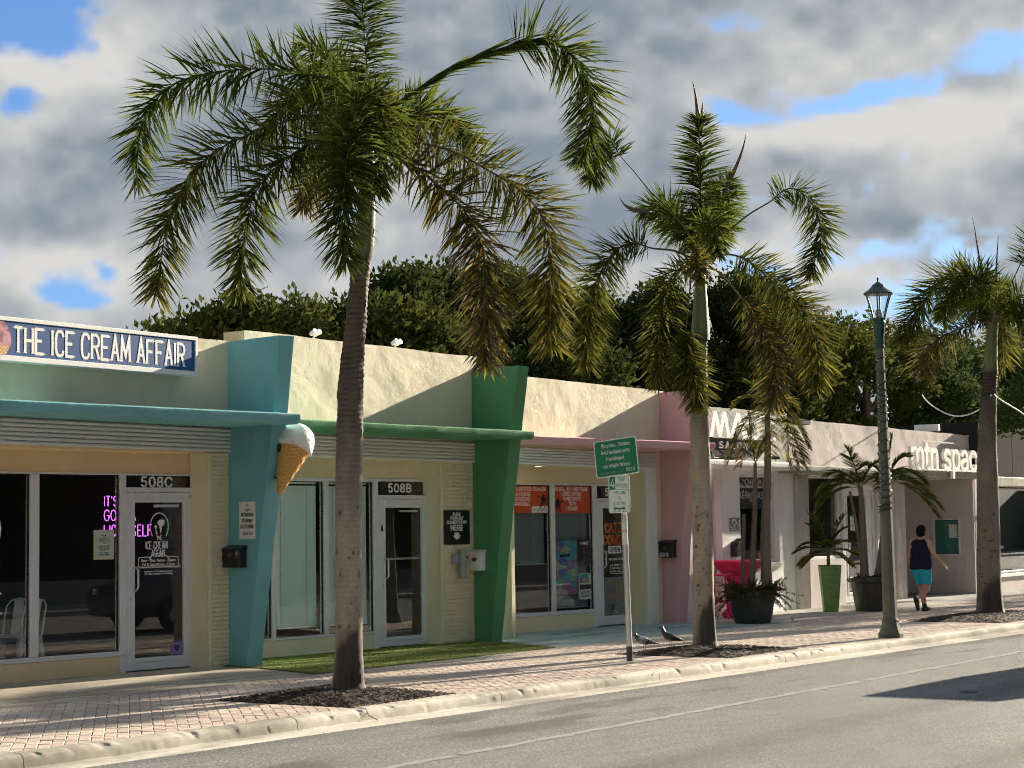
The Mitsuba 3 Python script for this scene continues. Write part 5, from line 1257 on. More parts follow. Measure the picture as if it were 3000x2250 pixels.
# flood lights on the parapet
for x_, lb in ((19.56, 'white twin floodlight on the parapet left of the nearest palm trunk'), (21.33, 'white twin floodlight on the parapet right of the nearest palm trunk')):
    k = thing('floodlight', lb, 'floodlight')
    add('stem', tube([(x_, FT + .1, 4.14), (x_, FT + .08, 4.21)], .014, 6), 'm_white', k)
    for s in (-1, 1):
        add('head', xf(lathe([(0, -.05), (.028, -.05), (.036, .02), (.040, .045), (0, .045)], 14), RT((1, 0, 0), (0, .4, .9), (0, -.9, .4), (x_ + s * .045, FT + .06, 4.245))), 'm_white', k)

# ------------------------------------------------------------------ street furniture
k = thing('sign_post', 'leaning steel sign post with a green plate over a white parking plate', 'sign post')
lean = lambda z: (20.45 - .006 * z, 11.97 + .022 * z)
add('pole', tube([(*lean(z), z) for z in (-.05, .2, 1.0, 1.8, 2.68)], .037, 16), 'm_galv', k, smooth=50)
add('sleeve', tube([(*lean(z), z) for z in (-.02, .18)], .0385, 16), 'm_dark', k, smooth=50)
add('sticker', tube([(*lean(z), z) for z in (1.42, 1.56)], .0378, 16, False), 'm_signwhite', k, smooth=50)
add('sticker', tube([(*lean(z), z) for z in (1.60, 1.70)], .0379, 16, False), 'm_paper', k, smooth=50)


def plate(name, label, w, h, cx, cz, rot, m_rim, m_face, items, extra=None):
    c, s = math.cos(rot), math.sin(rot)
    xo, yo = lean(cz)
    M = RT((0, -1, 0), (1, 0, 0), (0, 0, 1), (xo - .042, yo, 0)) @ RT((c, 0, s), (0, 1, 0), (-s, 0, c), (cx, 0, cz))
    p = key(name, k)
    tag(p, label)
    add('rim', xf(ext(sg.box(-w / 2, -h / 2, w / 2, h / 2).buffer(-.03).buffer(.03), -.003, 0, 'y'), M), m_rim, p)
    add('face', xf(ext(sg.box(-w / 2, -h / 2, w / 2, h / 2).buffer(-.042).buffer(.03), -.0045, -.0031, 'y'), M), m_face, p)
    for s_, x_, z_, hh, ww, m in items:
        add('lettering', xf(move(text(s_, x_, z_, hh, w=ww, bold=False), 0, -.0048, 0), M), m, p)
    for mesh, m in extra or ():
        add('mark', xf(move(mesh, 0, -.0046, 0), M), m, p)
    add('bolt', xf(cat(*[move(ext(sg.Point(0, z_).buffer(.008), -.004, 0, 'y'), 0, -.0046, 0) for z_ in (-h * .42, h * .42)]), M), 'm_dark', p)


plate('plate', 'green plate with white lettering about bicycles and skates', .61, .457, -.055, 2.49, math.radians(5.3), 'm_signwhite', 'm_signgreen',
      [('Bicycles,  Skates', .01, .135, .046, .40, 'm_signwhite'), ('And skateboards', .0, .052, .046, .42, 'm_signwhite'), ('Prohibited', -.01, -.032, .046, .25, 'm_signwhite'), ('on Walk Ways', .0, -.118, .046, .38, 'm_signwhite'), ('SEC 74 ORD 20416 S1.5B-4', -.09, -.192, .024, .32, 'm_greypaint'), ('P.B.S.O', .19, -.186, .042, .12, 'm_signwhite')])
arr = sg.Polygon([(-.09, 0), (-.055, .032), (-.055, .010), (.055, .010), (.055, .032), (.09, 0), (.055, -.032), (.055, -.010), (-.055, -.010), (-.055, -.032)])
plate('plate', 'white plate reading 4 HR PARKING 8:00 AM TO 6:00 PM', .305, .457, -.03, 2.035, 0.0, 'm_signwhite', 'm_signgreen',
      [('4', -.095, .082, .105, .062, 'm_signwhite'), ('HR', .042, .155, .05, .075, 'm_signgreen'), ('PARKING', .042, .084, .05, .168, 'm_signgreen'), ('8:00 AM', .0, .0, .042, .17, 'm_signgreen'), ('TO', .0, -.065, .042, .05, 'm_signgreen'), ('6:00 PM', .0, -.13, .042, .175, 'm_signgreen')],
      [(ext(sg.box(-.055, .062, .136, .210).union(sg.box(-.136, -.212, .136, .056)), -.0009, 0, 'y'), 'm_signwhite'), (move(ext(affinity.translate(arr, 0, -.172), -.0016, 0, 'y'), 0, 0, 0), 'm_signgreen')])

# street lamp
k = thing('street_lamp', 'tapered concrete street lamp with dark green lantern, wrapped in a dark light string', 'street lamp')


def octo(prof, at0, at1, n=8):
    ang = np.arange(n) * 2 * PI / n + PI / 8
    P_ = np.array(prof); z0, z1 = 0.0, 4.2
    v = []
    for r, z in P_:
        t = (z - z0) / (z1 - z0)
        cx, cy = at0[0] + (at1[0] - at0[0]) * t, at0[1] + (at1[1] - at0[1]) * t
        v += [[cx + r * math.cos(a), cy + r * math.sin(a), z] for a in ang]
    i, j = np.meshgrid(np.arange(len(P_) - 1), np.arange(n), indexing='ij')
    q = np.stack([i * n + j, i * n + (j + 1) % n, (i + 1) * n + (j + 1) % n, (i + 1) * n + j], -1).reshape(-1, 4)
    return TM(v, np.vstack([q[:, [0, 1, 2]], q[:, [0, 2, 3]]]))


LA, LB = (26.06, 10.92), (25.90, 10.90)
add('base', octo([(.178, -.05), (.178, .055), (.172, .065), (.150, .10), (.126, .17), (.118, .215), (.118, .225), (.128, .235), (.128, .252), (.112, .262), (.108, .27)], LA, LB), 'm_post', k, smooth=25)
add('post', octo([(.104, .26), (.098, .8), (.060, 4.2)], LA, LB), 'm_post', k)
lx, ly = LB
add('capital', lathe([(.064, 4.15), (.070, 4.16), (.070, 4.18), (.064, 4.20), (.068, 4.32), (.080, 4.48), (.088, 4.50), (.088, 4.53), (.078, 4.545), (.095, 4.57), (.095, 4.585), (.03, 4.59)], 20, (lx, ly, 0)), 'm_darkgreen', k, smooth=40)
lan = key('lantern', k)
for a in np.arange(6) * PI / 3 + .3:
    add('bar', tube([(lx + r * math.cos(a), ly + r * math.sin(a), z) for r, z in ((.092, 4.58), (.120, 4.70), (.165, 4.85), (.195, 4.93))], .010, 6), 'm_darkgreen', lan, smooth=50)
add('glass', lathe([(.088, 4.59), (.112, 4.70), (.157, 4.85), (.185, 4.925)], 6, (lx, ly, 0)), 'm_glass', lan)
add('socket', lathe([(.05, 4.585), (.052, 4.66), (.042, 4.70), (.03, 4.71), (0, 4.712)], 16, (lx, ly, 0)), 'm_greypaint', lan, smooth=40)
add('roof', lathe([(.0, 4.925), (.19, 4.925), (.212, 4.93), (.215, 4.945), (.195, 4.965), (.14, 5.00), (.105, 5.035), (.085, 5.065), (.078, 5.075), (.055, 5.085), (.03, 5.105), (.014, 5.12), (.012, 5.135), (.018, 5.15), (.010, 5.175), (0, 5.20)], 24, (lx, ly, 0)), 'm_darkgreen', k, smooth=40)
k = thing('light_string', 'dark cable of small bulbs wound up the street lamp post', 'light string')
hel, bul = [], []
th_, z = 0.0, 1.85
while z < 4.17:
    t = z / 4.2
    cx, cy = LA[0] + (LB[0] - LA[0]) * t, LA[1] + (LB[1] - LA[1]) * t
    r = .104 - .0107 * z + .010
    hel.append((cx + r * math.cos(th_), cy + r * math.sin(th_), z + .015 * math.sin(th_ * 1.7)))
    if len(hel) % 9 == 0:
        bul.append(move(trimesh.creation.icosphere(1, .009), cx + (r + .014) * math.cos(th_), cy + (r + .014) * math.sin(th_), z))
    th_ += .35
    z += .35 / (2 * PI) * (.115 + .04 * math.sin(z * 5) + (.06 if z > 3.6 else 0))
add('cable', tube(np.array(hel), .0075, 6), 'm_black', k, smooth=50)
add('bulb', cat(bul), 'm_letter', k, kind='stuff')
for dz, ph in ((1.86, 0), (1.90, .6), (1.82, 1.2)):
    add('loop', tube([(LA[0] - .07 + .106 * math.cos(a), LA[1] + .106 * math.sin(a), dz + .03 * math.cos(a + ph)) for a in np.linspace(0, 2 * PI, 26)], .0075, 6), 'm_black', k)
k = thing('outlet_box', 'small dark outlet box strapped to the street lamp post', 'outlet box')
add('box', cbox(25.83, 25.90, 10.97, 11.05, 3.18, 3.28, .006), 'm_black', k)
add('plug', cbox(25.80, 25.83, 10.99, 11.03, 3.19, 3.23, .004), 'm_letter', k)
def sag(pts, n=8):
    p = np.array(pts); t = np.arange(len(p))
    from scipy.interpolate import CubicSpline
    return CubicSpline(t, p)(np.linspace(0, len(p) - 1, n * (len(p) - 1) + 1))


k = thing('rope_light', 'white rope light sagging from the farthest palm trunk', 'rope light')
add('span', tube(sag([[32.36, 11.58, 3.84], [32.86, 11.91, 3.67], [33.71, 12.45, 3.60], [35.0, 13.23, 3.64], [37.21, 14.39, 3.89], [39.92, 15.7, 4.24], [42.6, 16.9, 4.6]]), .014, 6), 'm_white_cord', k, smooth=50)
add('span', tube(sag([[32.36, 11.52, 3.84], [32.6, 11.39, 3.68], [33.07, 11.25, 3.5], [33.57, 11.06, 3.39], [35.5, 10.4, 3.6], [38, 9.5, 4.1]]), .012, 6), 'm_white_cord', k, smooth=50)
add('tie', tube([(32.50 + .155 * math.cos(a), 11.68 + .155 * math.sin(a), 3.85) for a in np.linspace(0, 2 * PI, 20)], .012, 6), 'm_black', k)

# pink bar stool and pedestal table
k = thing('bar_stool', 'magenta bar stool with open legs beside the pink pier', 'stool')
Q = rotz(.15, (30.0, 15.72, .004))
for sx in (-1, 1):
    add('leg', xf(tube([(sx * .22, .20, 0), (sx * .17, .17, .45), (sx * .16, .19, .76), (sx * .15, .23, 1.08)], .020, 8), Q), 'm_magenta', k, smooth=50)
    add('leg', xf(tube([(sx * .22, -.22, 0), (sx * .17, -.17, .5), (sx * .15, -.15, .76)], .020, 8), Q), 'm_magenta', k, smooth=50)
add('seat', xf(cbox(-.20, .20, -.19, .20, .755, .785, .012), Q), 'm_magenta', k)
add('backrest', xf(hull([(-.17, .20, .84), (.17, .20, .84), (-.16, .245, 1.10), (.16, .245, 1.10), (-.17, .22, .84), (.17, .22, .84), (-.16, .265, 1.10), (.16, .265, 1.10)]), Q), 'm_magenta', k)
add('footrest', xf(cat(cbox(-.20, .20, -.20, -.17, .27, .30, .006), cbox(-.20, .20, .17, .20, .27, .30, .006), cbox(-.21, -.185, -.19, .19, .30, .325, .005), cbox(.185, .21, -.19, .19, .30, .325, .005)), Q), 'm_magenta', k)
k = thing('pedestal_table', 'round magenta pedestal table with rolled rim behind the middle palm trunk', 'table')
add('pedestal', lathe([(0, .004), (.30, .004), (.33, .03), (.33, .07), (.29, .10), (.23, .18), (.20, .45), (.21, .62), (.25, .74)], 32, (30.75, 15.72, 0)), 'm_magenta', k, smooth=40)
add('tabletop', lathe([(.24, .74), (.33, .80), (.40, .87), (.44, .95), (.455, .985), (.44, 1.01), (.40, 1.015), (0, 1.0)], 36, (30.75, 15.72, 0)), 'm_magenta', k, smooth=40)
add('ring', tube([(30.75 + .30 * math.cos(a), 15.72 + .30 * math.sin(a), .80) for a in np.linspace(0, 2 * PI, 40)], .014, 6), 'm_magenta', k, smooth=50)

# ------------------------------------------------------------------ plants
GREENS = np.array([[.040, .070, .014], [.060, .098, .018], [.030, .056, .015], [.080, .112, .022]])
YELL = np.array([[.20, .150, .022], [.15, .125, .02], [.24, .165, .03]])
BROWN = np.array([[.115, .080, .042], [.10, .075, .05], [.14, .11, .075]])


def spline(pts, n):
    from scipy.interpolate import CubicSpline
    p = np.asarray(pts, float)
    d = np.r_[0, np.cumsum(np.linalg.norm(np.diff(p, axis=0), axis=1) ** .6)]
    return CubicSpline(d / d[-1], p)(np.linspace(0, 1, n))


def frond(pts, t0, L, n, tone, fold, r, w=.025, foxtail=True, droop=.42, rad=.020):
    """One feather: tapered rachis and leaflets set round it (or in two ranks). Returns leaf mesh + colours, rachis mesh."""
    c = spline(pts, 48)
    seg = np.linalg.norm(np.diff(c, axis=0), axis=1); s = np.r_[0, np.cumsum(seg)] / seg.sum()
    p, t, a, b = frames(c)
    ts = t0 + (1 - t0) * np.sort(r.random(n)) ** .92
    P0 = np.stack([np.interp(ts, s, p[:, k]) for k in range(3)], 1)
    Tt = np.stack([np.interp(ts, s, t[:, k]) for k in range(3)], 1); Tt /= np.linalg.norm(Tt, axis=1, keepdims=True)
    side = np.cross(Tt, [0, 0, 1.0]); side /= np.linalg.norm(side, axis=1, keepdims=True) + 1e-6
    upv = np.cross(side, Tt)
    if foxtail:
        th = r.random(n) * 2 * PI
        rad_ = np.cos(th)[:, None] * side + np.sin(th)[:, None] * upv
    else:
        sg_ = np.where(np.arange(n) % 2 == 0, 1.0, -1.0)
        rad_ = sg_[:, None] * side + (.30 + .15 * r.random(n))[:, None] * upv
    u = (ts - t0) / (1 - t0)
    fwd = (.20 + .55 * u ** 1.8 + r.normal(0, .10, n)) if foxtail else (.45 + .75 * u ** 1.5 + r.normal(0, .10, n))
    spread = np.ones(n)
    if fold is not None:
        inn = (ts > fold[0]) & (ts < fold[1])
        fwd = np.where(inn, 2.4, fwd); spread = np.where(inn, np.where(r.random(n) < .85, .16, .6), 1)
    D = fwd[:, None] * Tt + spread[:, None] * rad_
    D /= np.linalg.norm(D, axis=1, keepdims=True)
    ln = L * (1.18 if foxtail else 1.0) * (np.clip(np.sin(PI * np.clip(.10 + .80 * u, 0, 1)), 0, 1) ** .55) * (.78 + .35 * r.random(n))
    wd = w * (.65 + .5 * r.random(n))
    wv = np.cross(D, r.normal(0, 1, (n, 3)) * .5 + Tt); wv /= np.linalg.norm(wv, axis=1, keepdims=True) + 1e-9
    g = np.array([0, 0, -1.0])
    K = 4
    V = []
    pos = P0.copy(); d = D.copy()
    prof = [.45, 1.0, .85, .0]
    for q in range(K):
        hw = (wd * .5 * prof[q])[:, None] * wv
        V.append(np.stack([pos - hw, pos + hw], 1) if q < K - 1 else pos[:, None])
        d = d + g * (droop * (.14 + .16 * r.random(n)))[:, None]; d /= np.linalg.norm(d, axis=1, keepdims=True)
        pos = pos + d * (ln / (K - 1))[:, None]
    v = np.concatenate(V, 1).reshape(-1, 3)                      # 7 vertices per leaflet
    base = (np.arange(n) * 7)[:, None]
    f = np.concatenate([base + np.array([[i0, i1, i2]]) for i0, i1, i2 in ((0, 1, 3), (0, 3, 2), (2, 3, 5), (2, 5, 4), (4, 5, 6))])
    gi = GREENS[r.integers(0, 4, n)] * np.array([1.25, 1.05, 1.0]) * (.75 + .6 * r.random(n))[:, None]
    k_ = np.clip(tone * (.35 + 1.1 * r.random(n)) + (u - .5) * tone * .5, 0, 1)[:, None] ** 1.3
    yl = np.where((r.random(n) < .42 + .3 * (tone > .7))[:, None], BROWN[r.integers(0, 3, n)], YELL[r.integers(0, 3, n)])
    col = gi * (1 - k_) + yl * k_
    tip = np.array([1, 1, 1, 1, 1.25, 1.25, 1.6])
    vc = (col[:, None, :] * tip[None, :, None]).reshape(-1, 3)
    rr = np.interp(s, [0, .12, .5, 1], [rad, rad * .7, rad * .42, rad * .12])
    rc = np.array([.085, .095, .045]) * (1 - tone) + np.array([.16, .12, .065]) * tone
    return TM(v, f), vc, tube(c, rr, 7), rc


def trunk_mesh(path, radii, seed, dark=None, ringz=.055, n=36):
    pth = np.asarray(path, float)
    c = spline(pth, int((pth[-1, 2] - pth[0, 2]) / .017))
    zz = c[:, 2]
    R = np.interp(zz, [a for a, _ in radii], [b for _, b in radii])
    ang = np.arange(n) * 2 * PI / n
    A, Z = np.meshgrid(ang, zz)
    q = np.stack([np.cos(A) * .35 + seed, np.sin(A) * .35, Z], -1)
    rn = Z / ringz + .9 * nz(np.stack([np.cos(A) * .9, np.sin(A) * .9, Z * 1.5 + seed], -1), 1.0, 2, 3)
    fr = rn - np.floor(rn)
    top = np.clip((Z - (1.5 if seed == 3 else 2.6)) / 1.3, 0, 1)
    groove = np.exp(-(np.minimum(fr, 1 - fr) / .12) ** 2)
    d = -.0065 * groove * (.15 + .85 * top) + .010 * fr * top + (nz(q, 5, 9, 4) - .5) * .014
    rag = np.clip(nz(q * [1, 1, .35], 16, 4, 3) - .55, 0, 1) * top * .05
    base = np.clip(1 - Z / .55, 0, 1)
    fiss = (nz(np.stack([np.cos(A) * 9, np.sin(A) * 9, Z * 1.5 + seed], -1), 1.0, 6, 3) - .5) * base
    R2 = R[:, None] + d + rag + fiss * .045
    v = np.stack([c[:, None, 0] + R2 * np.cos(A), c[:, None, 1] + R2 * np.sin(A), Z], -1)
    i, j = np.meshgrid(np.arange(len(c) - 1), np.arange(n), indexing='ij')
    f = np.stack([i * n + j, i * n + (j + 1) % n, (i + 1) * n + (j + 1) % n, (i + 1) * n + j], -1).reshape(-1, 4)
    blot = nz(q * [1, 1, .7], 3.5, 12, 4)[..., None]; fine = nz(q, 22, 14, 3)[..., None]
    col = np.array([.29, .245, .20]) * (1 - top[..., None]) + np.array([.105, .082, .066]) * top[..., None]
    if seed == 7:
        col = col * .62
    col = col * (.62 + .75 * blot) * (.78 + .45 * fine)
    col = col * (1 - .55 * (groove * (.2 + .8 * top))[..., None])
    warm = np.clip((nz(q, 2.0, 31, 3) - .5) * 4, 0, 1)[..., None]
    col = col * (1 - warm * np.array([0, .10, .22]))
    scar = np.clip((nz(q * [1, 1, 1.6], 11, 41, 3) - .66) * 14, 0, 1)[..., None] * (Z < 1.9)[..., None]
    col = col * (1 - .8 * scar)
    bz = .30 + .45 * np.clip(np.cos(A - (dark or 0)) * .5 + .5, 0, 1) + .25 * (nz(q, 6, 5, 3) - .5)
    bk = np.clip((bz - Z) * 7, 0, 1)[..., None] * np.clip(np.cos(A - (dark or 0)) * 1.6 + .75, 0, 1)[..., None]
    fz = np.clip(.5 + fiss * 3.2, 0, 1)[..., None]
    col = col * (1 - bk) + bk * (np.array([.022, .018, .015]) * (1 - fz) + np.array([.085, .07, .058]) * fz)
    return TM(v.reshape(-1, 3), np.vstack([f[:, [0, 1, 2]], f[:, [0, 2, 3]]])), col.reshape(-1, 3)


def shaft_mesh(path, radii, seed, n=28):
    pth = np.asarray(path, float)
    c = spline(pth, 40)
    s = np.linspace(0, 1, 40)
    R = np.interp(s, [a for a, _ in radii], [b for _, b in radii])
    ang = np.arange(n) * 2 * PI / n
    A, S_ = np.meshgrid(ang, s)
    q = np.stack([np.cos(A), np.sin(A), S_ * 2 + seed], -1)
    R2 = R[:, None] * (1 + .05 * (nz(q, 2, 3) - .5) + .03 * np.sin(A * 9 + S_))
    v = np.stack([c[:, None, 0] + R2 * np.cos(A), c[:, None, 1] + R2 * np.sin(A), c[:, None, 2] + 0 * A], -1)
    i, j = np.meshgrid(np.arange(39), np.arange(n), indexing='ij')
    f = np.stack([i * n + j, i * n + (j + 1) % n, (i + 1) * n + (j + 1) % n, (i + 1) * n + j], -1).reshape(-1, 4)
    k_ = nz(q, 1.6, 8)[..., None]
    col = np.array([.155, .165, .085]) * k_ + np.array([.10, .125, .045]) * (1 - k_)
    edge = np.clip(1 - S_ / .10, 0, 1)[..., None]
    col = col * (1 - edge * .75) * (.8 + .4 * nz(q * [4, 4, 1], 4, 3)[..., None])
    return TM(v.reshape(-1, 3), np.vstack([f[:, [0, 1, 2]], f[:, [0, 2, 3]]])), col.reshape(-1, 3)


def palm(label, fronds, trunk, tr, shaft, sr, seed, dark, dens=1.0, group='foxtail palms along the kerb', spears=()):
    r = np.random.default_rng(seed)
    k = thing('palm_tree', label, 'palm tree', group)
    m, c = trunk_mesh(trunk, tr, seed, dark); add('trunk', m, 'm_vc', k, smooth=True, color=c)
    m, c = shaft_mesh(shaft, sr, seed); add('crownshaft', m, 'm_vcgloss', k, smooth=True, color=c)
    for pts, t0, L, n, tone, fold in fronds:
        lf, vc, ra, rc = frond(pts, t0, L, int(n * dens * 1.55), tone, fold, r)
        fk = add('frond', lf, 'm_leaf', k, color=vc)
        add('rachis', ra, 'm_vc', fk, smooth=True, color=np.repeat(rc[None], len(ra.vertices), 0))
    for pts in spears:
        c = spline(pts, 14)
        m = tube(c, np.interp(np.linspace(0, 1, 14), [0, .3, 1], [.022, .032, .004]), 6)
        add('spear', m, 'm_vc', k, smooth=True, color=np.repeat(np.array([[.12, .085, .07]]), len(m.vertices), 0))
    return k


TP1 = [[15.23, 12.19, -.03], [15.24, 12.18, .46], [15.24, 12.18, 1.14], [15.24, 12.17, 1.83], [15.25, 12.16, 2.52], [15.26, 12.14, 3.21], [15.30, 12.09, 3.90], [15.32, 12.06, 4.32], [15.33, 12.05, 4.42]]
R1 = [(0, .205), (.12, .165), (.4, .140), (.9, .135), (1.6, .135), (2.3, .133), (3.0, .125), (3.6, .105), (4.1, .092), (4.4, .098)]
palm('tall palm nearest the camera with wide drooping green and yellowing fronds', PALM1, TP1, R1, [[15.325, 12.055, 4.38], [15.35, 12.01, 4.78], [15.36, 11.99, 5.17], [15.37, 11.99, 5.55]], [(0, .105), (.12, .112), (.5, .088), (1, .060)], 3, -1.9, 1.15)
TP2 = [[22.6, 12.08, -.03], [22.6, 12.08, .69], [22.6, 12.08, 1.37], [22.6, 12.08, 2.27], [22.59, 12.09, 2.95], [22.6, 12.08, 3.63], [22.61, 12.06, 4.15]]
R2_ = [(0, .195), (.12, .155), (.5, .133), (1.5, .135), (2.4, .133), (3.2, .115), (4.1, .088)]
palm('middle palm with one upright feathery frond and long bare leaf stalks', PALM2, TP2, R2_, [[22.61, 12.06, 4.10], [22.62, 12.05, 4.54], [22.62, 12.05, 5.0], [22.6, 12.07, 5.36]], [(0, .125), (.15, .118), (.5, .085), (1, .052)], 5, -1.6, 1.0, spears=[p for n_, p in SPEARS if n_ == 2])
TP3 = [[32.46, 11.75, -.03], [32.46, 11.76, .62], [32.47, 11.74, 1.8], [32.48, 11.72, 2.99], [32.51, 11.67, 3.88], [32.53, 11.64, 4.26]]
R3_ = [(0, .29), (.12, .235), (.5, .205), (1.5, .20), (2.4, .185), (3.2, .150), (4.2, .118)]
palm('farthest palm at the right edge with two bare upright spears', PALM3, TP3, R3_, [[32.53, 11.64, 4.22], [32.55, 11.61, 4.78], [32.58, 11.57, 5.12]], [(0, .13), (.3, .12), (1, .085)], 7, -1.8, 1.0, spears=[p for n_, p in SPEARS if n_ == 3])


def shift_fronds(F, o, s=1.0, rot=0.0, c=(0, 0)):
    out = []
    for pts, t0, L, n, tone, fold in F:
        q = np.array(pts, float) - [c[0], c[1], 0]
        ca, sa = math.cos(rot), math.sin(rot)
        q = np.stack([q[:, 0] * ca - q[:, 1] * sa, q[:, 0] * sa + q[:, 1] * ca, q[:, 2]], 1)
        out.append((q + o, t0, L, n, tone, fold))
    return out


# the palm row goes on beyond the right edge of the view; its crowns shade the shops
for x_, y_, lb, rt in ((43.4, 11.4, 'palm of the kerb row just past the right edge of the view', 1.1), (55.0, 10.6, 'distant palm of the kerb row past the right edge of the view', 2.3)):
    o = np.array([x_, y_, .3])
    tr_ = [[p_[0] - 22.6 + x_, p_[1] - 12.08 + y_, p_[2]] for p_ in TP2[:-1]] + [[x_, y_, 4.45]]
    palm(lb, shift_fronds(PALM1, o, 1, rt, (15.35, 12.0)), tr_, R2_, [[x_, y_, 4.4], [x_, y_, 4.9], [x_, y_, 5.8]], [(0, .12), (.5, .09), (1, .06)], 11, 0, .7)


# broadleaf trees behind the shops
def leaf_cloud(lumps, n, size, base, r, inner=.55, jit=.35, spread=1.0):
    """Leaves scattered through overlapping lumps, as single creased blades in sprays."""
    lumps = np.array(lumps, float)
    wv = lumps[:, 3] ** 2; pick = r.choice(len(lumps), n // 6 + 1, p=wv / wv.sum())
    d = r.normal(0, 1, (len(pick), 3)); d[:, 2] = np.abs(d[:, 2]) * .9 - .35 * (r.random(len(pick)) < .35) * np.abs(d[:, 2]) * 2
    d /= np.linalg.norm(d, axis=1, keepdims=True)
    q = d * 2.2 + lumps[pick, :3]
    rad = lumps[pick, 3] * (inner + (1 - inner) * r.random(len(pick)) ** .6) * (.80 + .55 * nz(q, 1.3, 3, 3))
    cen = lumps[pick, :3] + d * rad[:, None] * spread
    tone = (.62 + .75 * nz(cen, .9, 17, 3)) * (.75 + .5 * r.random(len(pick)))
    yel = np.clip(nz(cen, 1.7, 29, 3) - .45, 0, 1) * 1.6
    m = 6
    C = np.repeat(cen, m, 0) + r.normal(0, size * .75, (len(cen) * m, 3))
    N = len(C)
    ax = np.repeat(d, m, 0) * .8 + r.normal(0, .7, (N, 3)) + [0, 0, .25]; ax /= np.linalg.norm(ax, axis=1, keepdims=True)
    sd = np.cross(ax, r.normal(0, 1, (N, 3))); sd /= np.linalg.norm(sd, axis=1, keepdims=True)
    nn = np.cross(sd, ax)
    L = size * (.7 + .6 * r.random(N))[:, None]; Wd = L * .26
    V = np.stack([C, C + ax * L * .5 + sd * Wd + nn * L * .05, C + ax * L * 1.0 - nn * L * .10, C + ax * L * .5 - sd * Wd + nn * L * .05], 1)
    b = (np.arange(N) * 4)[:, None]
    f = np.concatenate([b + np.array([[0, 1, 2]]), b + np.array([[0, 2, 3]])])
    c = np.asarray(base)[None] * np.repeat(tone, m)[:, None] * (.75 + .5 * r.random(N))[:, None]
    c = c * (1 + np.repeat(yel, m)[:, None] * np.array([.9, .5, .1]))
    return TM(V.reshape(-1, 3), f), np.repeat(c, 4, 0)


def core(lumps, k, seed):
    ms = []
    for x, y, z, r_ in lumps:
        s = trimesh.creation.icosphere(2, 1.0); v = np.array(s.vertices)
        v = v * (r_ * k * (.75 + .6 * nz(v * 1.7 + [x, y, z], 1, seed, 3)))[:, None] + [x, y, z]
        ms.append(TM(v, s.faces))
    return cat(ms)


def limbs(root, lumps, r0, r):
    x0, y0 = root
    top = min(l[2] for l in lumps) - .3
    ms = [tube(spline([(x0, y0, -.1), (x0 + r.normal(0, .1), y0 + r.normal(0, .1), top * .5), (x0 + r.normal(0, .15), y0, top)], 10), np.linspace(r0, r0 * .7, 10), 10)]
    for l in lumps:
        ms.append(tube(spline([(x0, y0, top * .9), ((x0 + l[0]) / 2 + r.normal(0, .15), (y0 + l[1]) / 2, (top + l[2]) / 2 - .1), (l[0], l[1], l[2] + l[3] * .4)], 8), np.linspace(r0 * .5, .02, 8), 6))
    return cat(ms)


TONES = [(.070, .088, .024), (.050, .068, .022), (.044, .062, .022), (.060, .086, .034)]
TL = ['low rounded tree behind the left parapet, its crown beside the blue sign', 'dark tree left of the nearest palm trunk behind the parapet', 'tallest dark round tree behind the nearest palm trunk', 'rounded olive tree just above the parapet right of the nearest trunk', 'dark tree above the green pier behind hanging palm fronds', 'high dark tree left of the middle palm behind the comic shop', 'dense dark tree behind the middle palm', 'dense tree above the salon parapet', 'tree with thin top behind the street lamp', 'airy tree with gaps of sky behind the rope light', 'airy tree at the far right above the dark building']
for i, (tone, ls) in enumerate(TREES):
    r = np.random.default_rng(100 + i)
    k = thing('broadleaf_tree', TL[i], 'tree', 'trees behind the shops')
    ls = [[a, b + r.uniform(-.5, .9), c, d * 1.12] for a, b, c, d in ls]
    zmin = min(l[2] - l[3] for l in ls)
    xs_ = [l[0] for l in ls]
    fill = [[r.uniform(min(xs_), max(xs_)), ls[0][1] + r.uniform(0, 1), z_, .95] for z_ in np.arange(3.0, zmin + .6, .55) for _ in range(2)]
    mx, my = float(np.mean(xs_)), float(np.mean([l[1] for l in ls]))
    m = limbs((mx, my + .3), ls, .22, r)
    add('trunk', m, 'm_vc', k, smooth=True, color=np.repeat(np.array([[.09, .07, .05]]), len(m.vertices), 0))
    area = sum(l[3] ** 2 for l in ls + fill)
    airy = tone == 3 or i == 8
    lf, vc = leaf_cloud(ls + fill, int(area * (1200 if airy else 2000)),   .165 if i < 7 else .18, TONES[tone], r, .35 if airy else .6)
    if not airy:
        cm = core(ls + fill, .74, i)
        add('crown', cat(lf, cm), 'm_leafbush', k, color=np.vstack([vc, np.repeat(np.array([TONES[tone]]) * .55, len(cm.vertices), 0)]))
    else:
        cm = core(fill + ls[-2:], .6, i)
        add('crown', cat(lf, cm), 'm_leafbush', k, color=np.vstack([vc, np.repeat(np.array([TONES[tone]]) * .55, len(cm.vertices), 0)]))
# street tree just out of view on the right; one branch reaches in
r = np.random.default_rng(55)
k = thing('street_tree', 'leafy street tree past the right edge, one branch hanging into view by the dark building', 'tree')
ls = [[39.2, 13.6, 3.75, .38], [39.6, 13.4, 4.15, .45], [40.6, 13.0, 4.3, .9], [41.8, 12.8, 4.6, 1.2], [42.8, 13.4, 4.4, 1.1], [41.6, 12.0, 4.0, 1.0], [43.2, 12.4, 4.0, 1.0], [42.3, 12.9, 5.4, 1.0], [40.9, 13.9, 3.6, .8], [42.0, 14.0, 3.8, .9]]
m = limbs((42.2, 12.9), ls, .16, r)
add('trunk', m, 'm_vc', k, smooth=True, color=np.repeat(np.array([[.12, .10, .08]]), len(m.vertices), 0))
lf, vc = leaf_cloud(ls, 9000, .13, (.045, .075, .022), r, .35)
add('crown', lf, 'm_leafbush', k, color=vc)

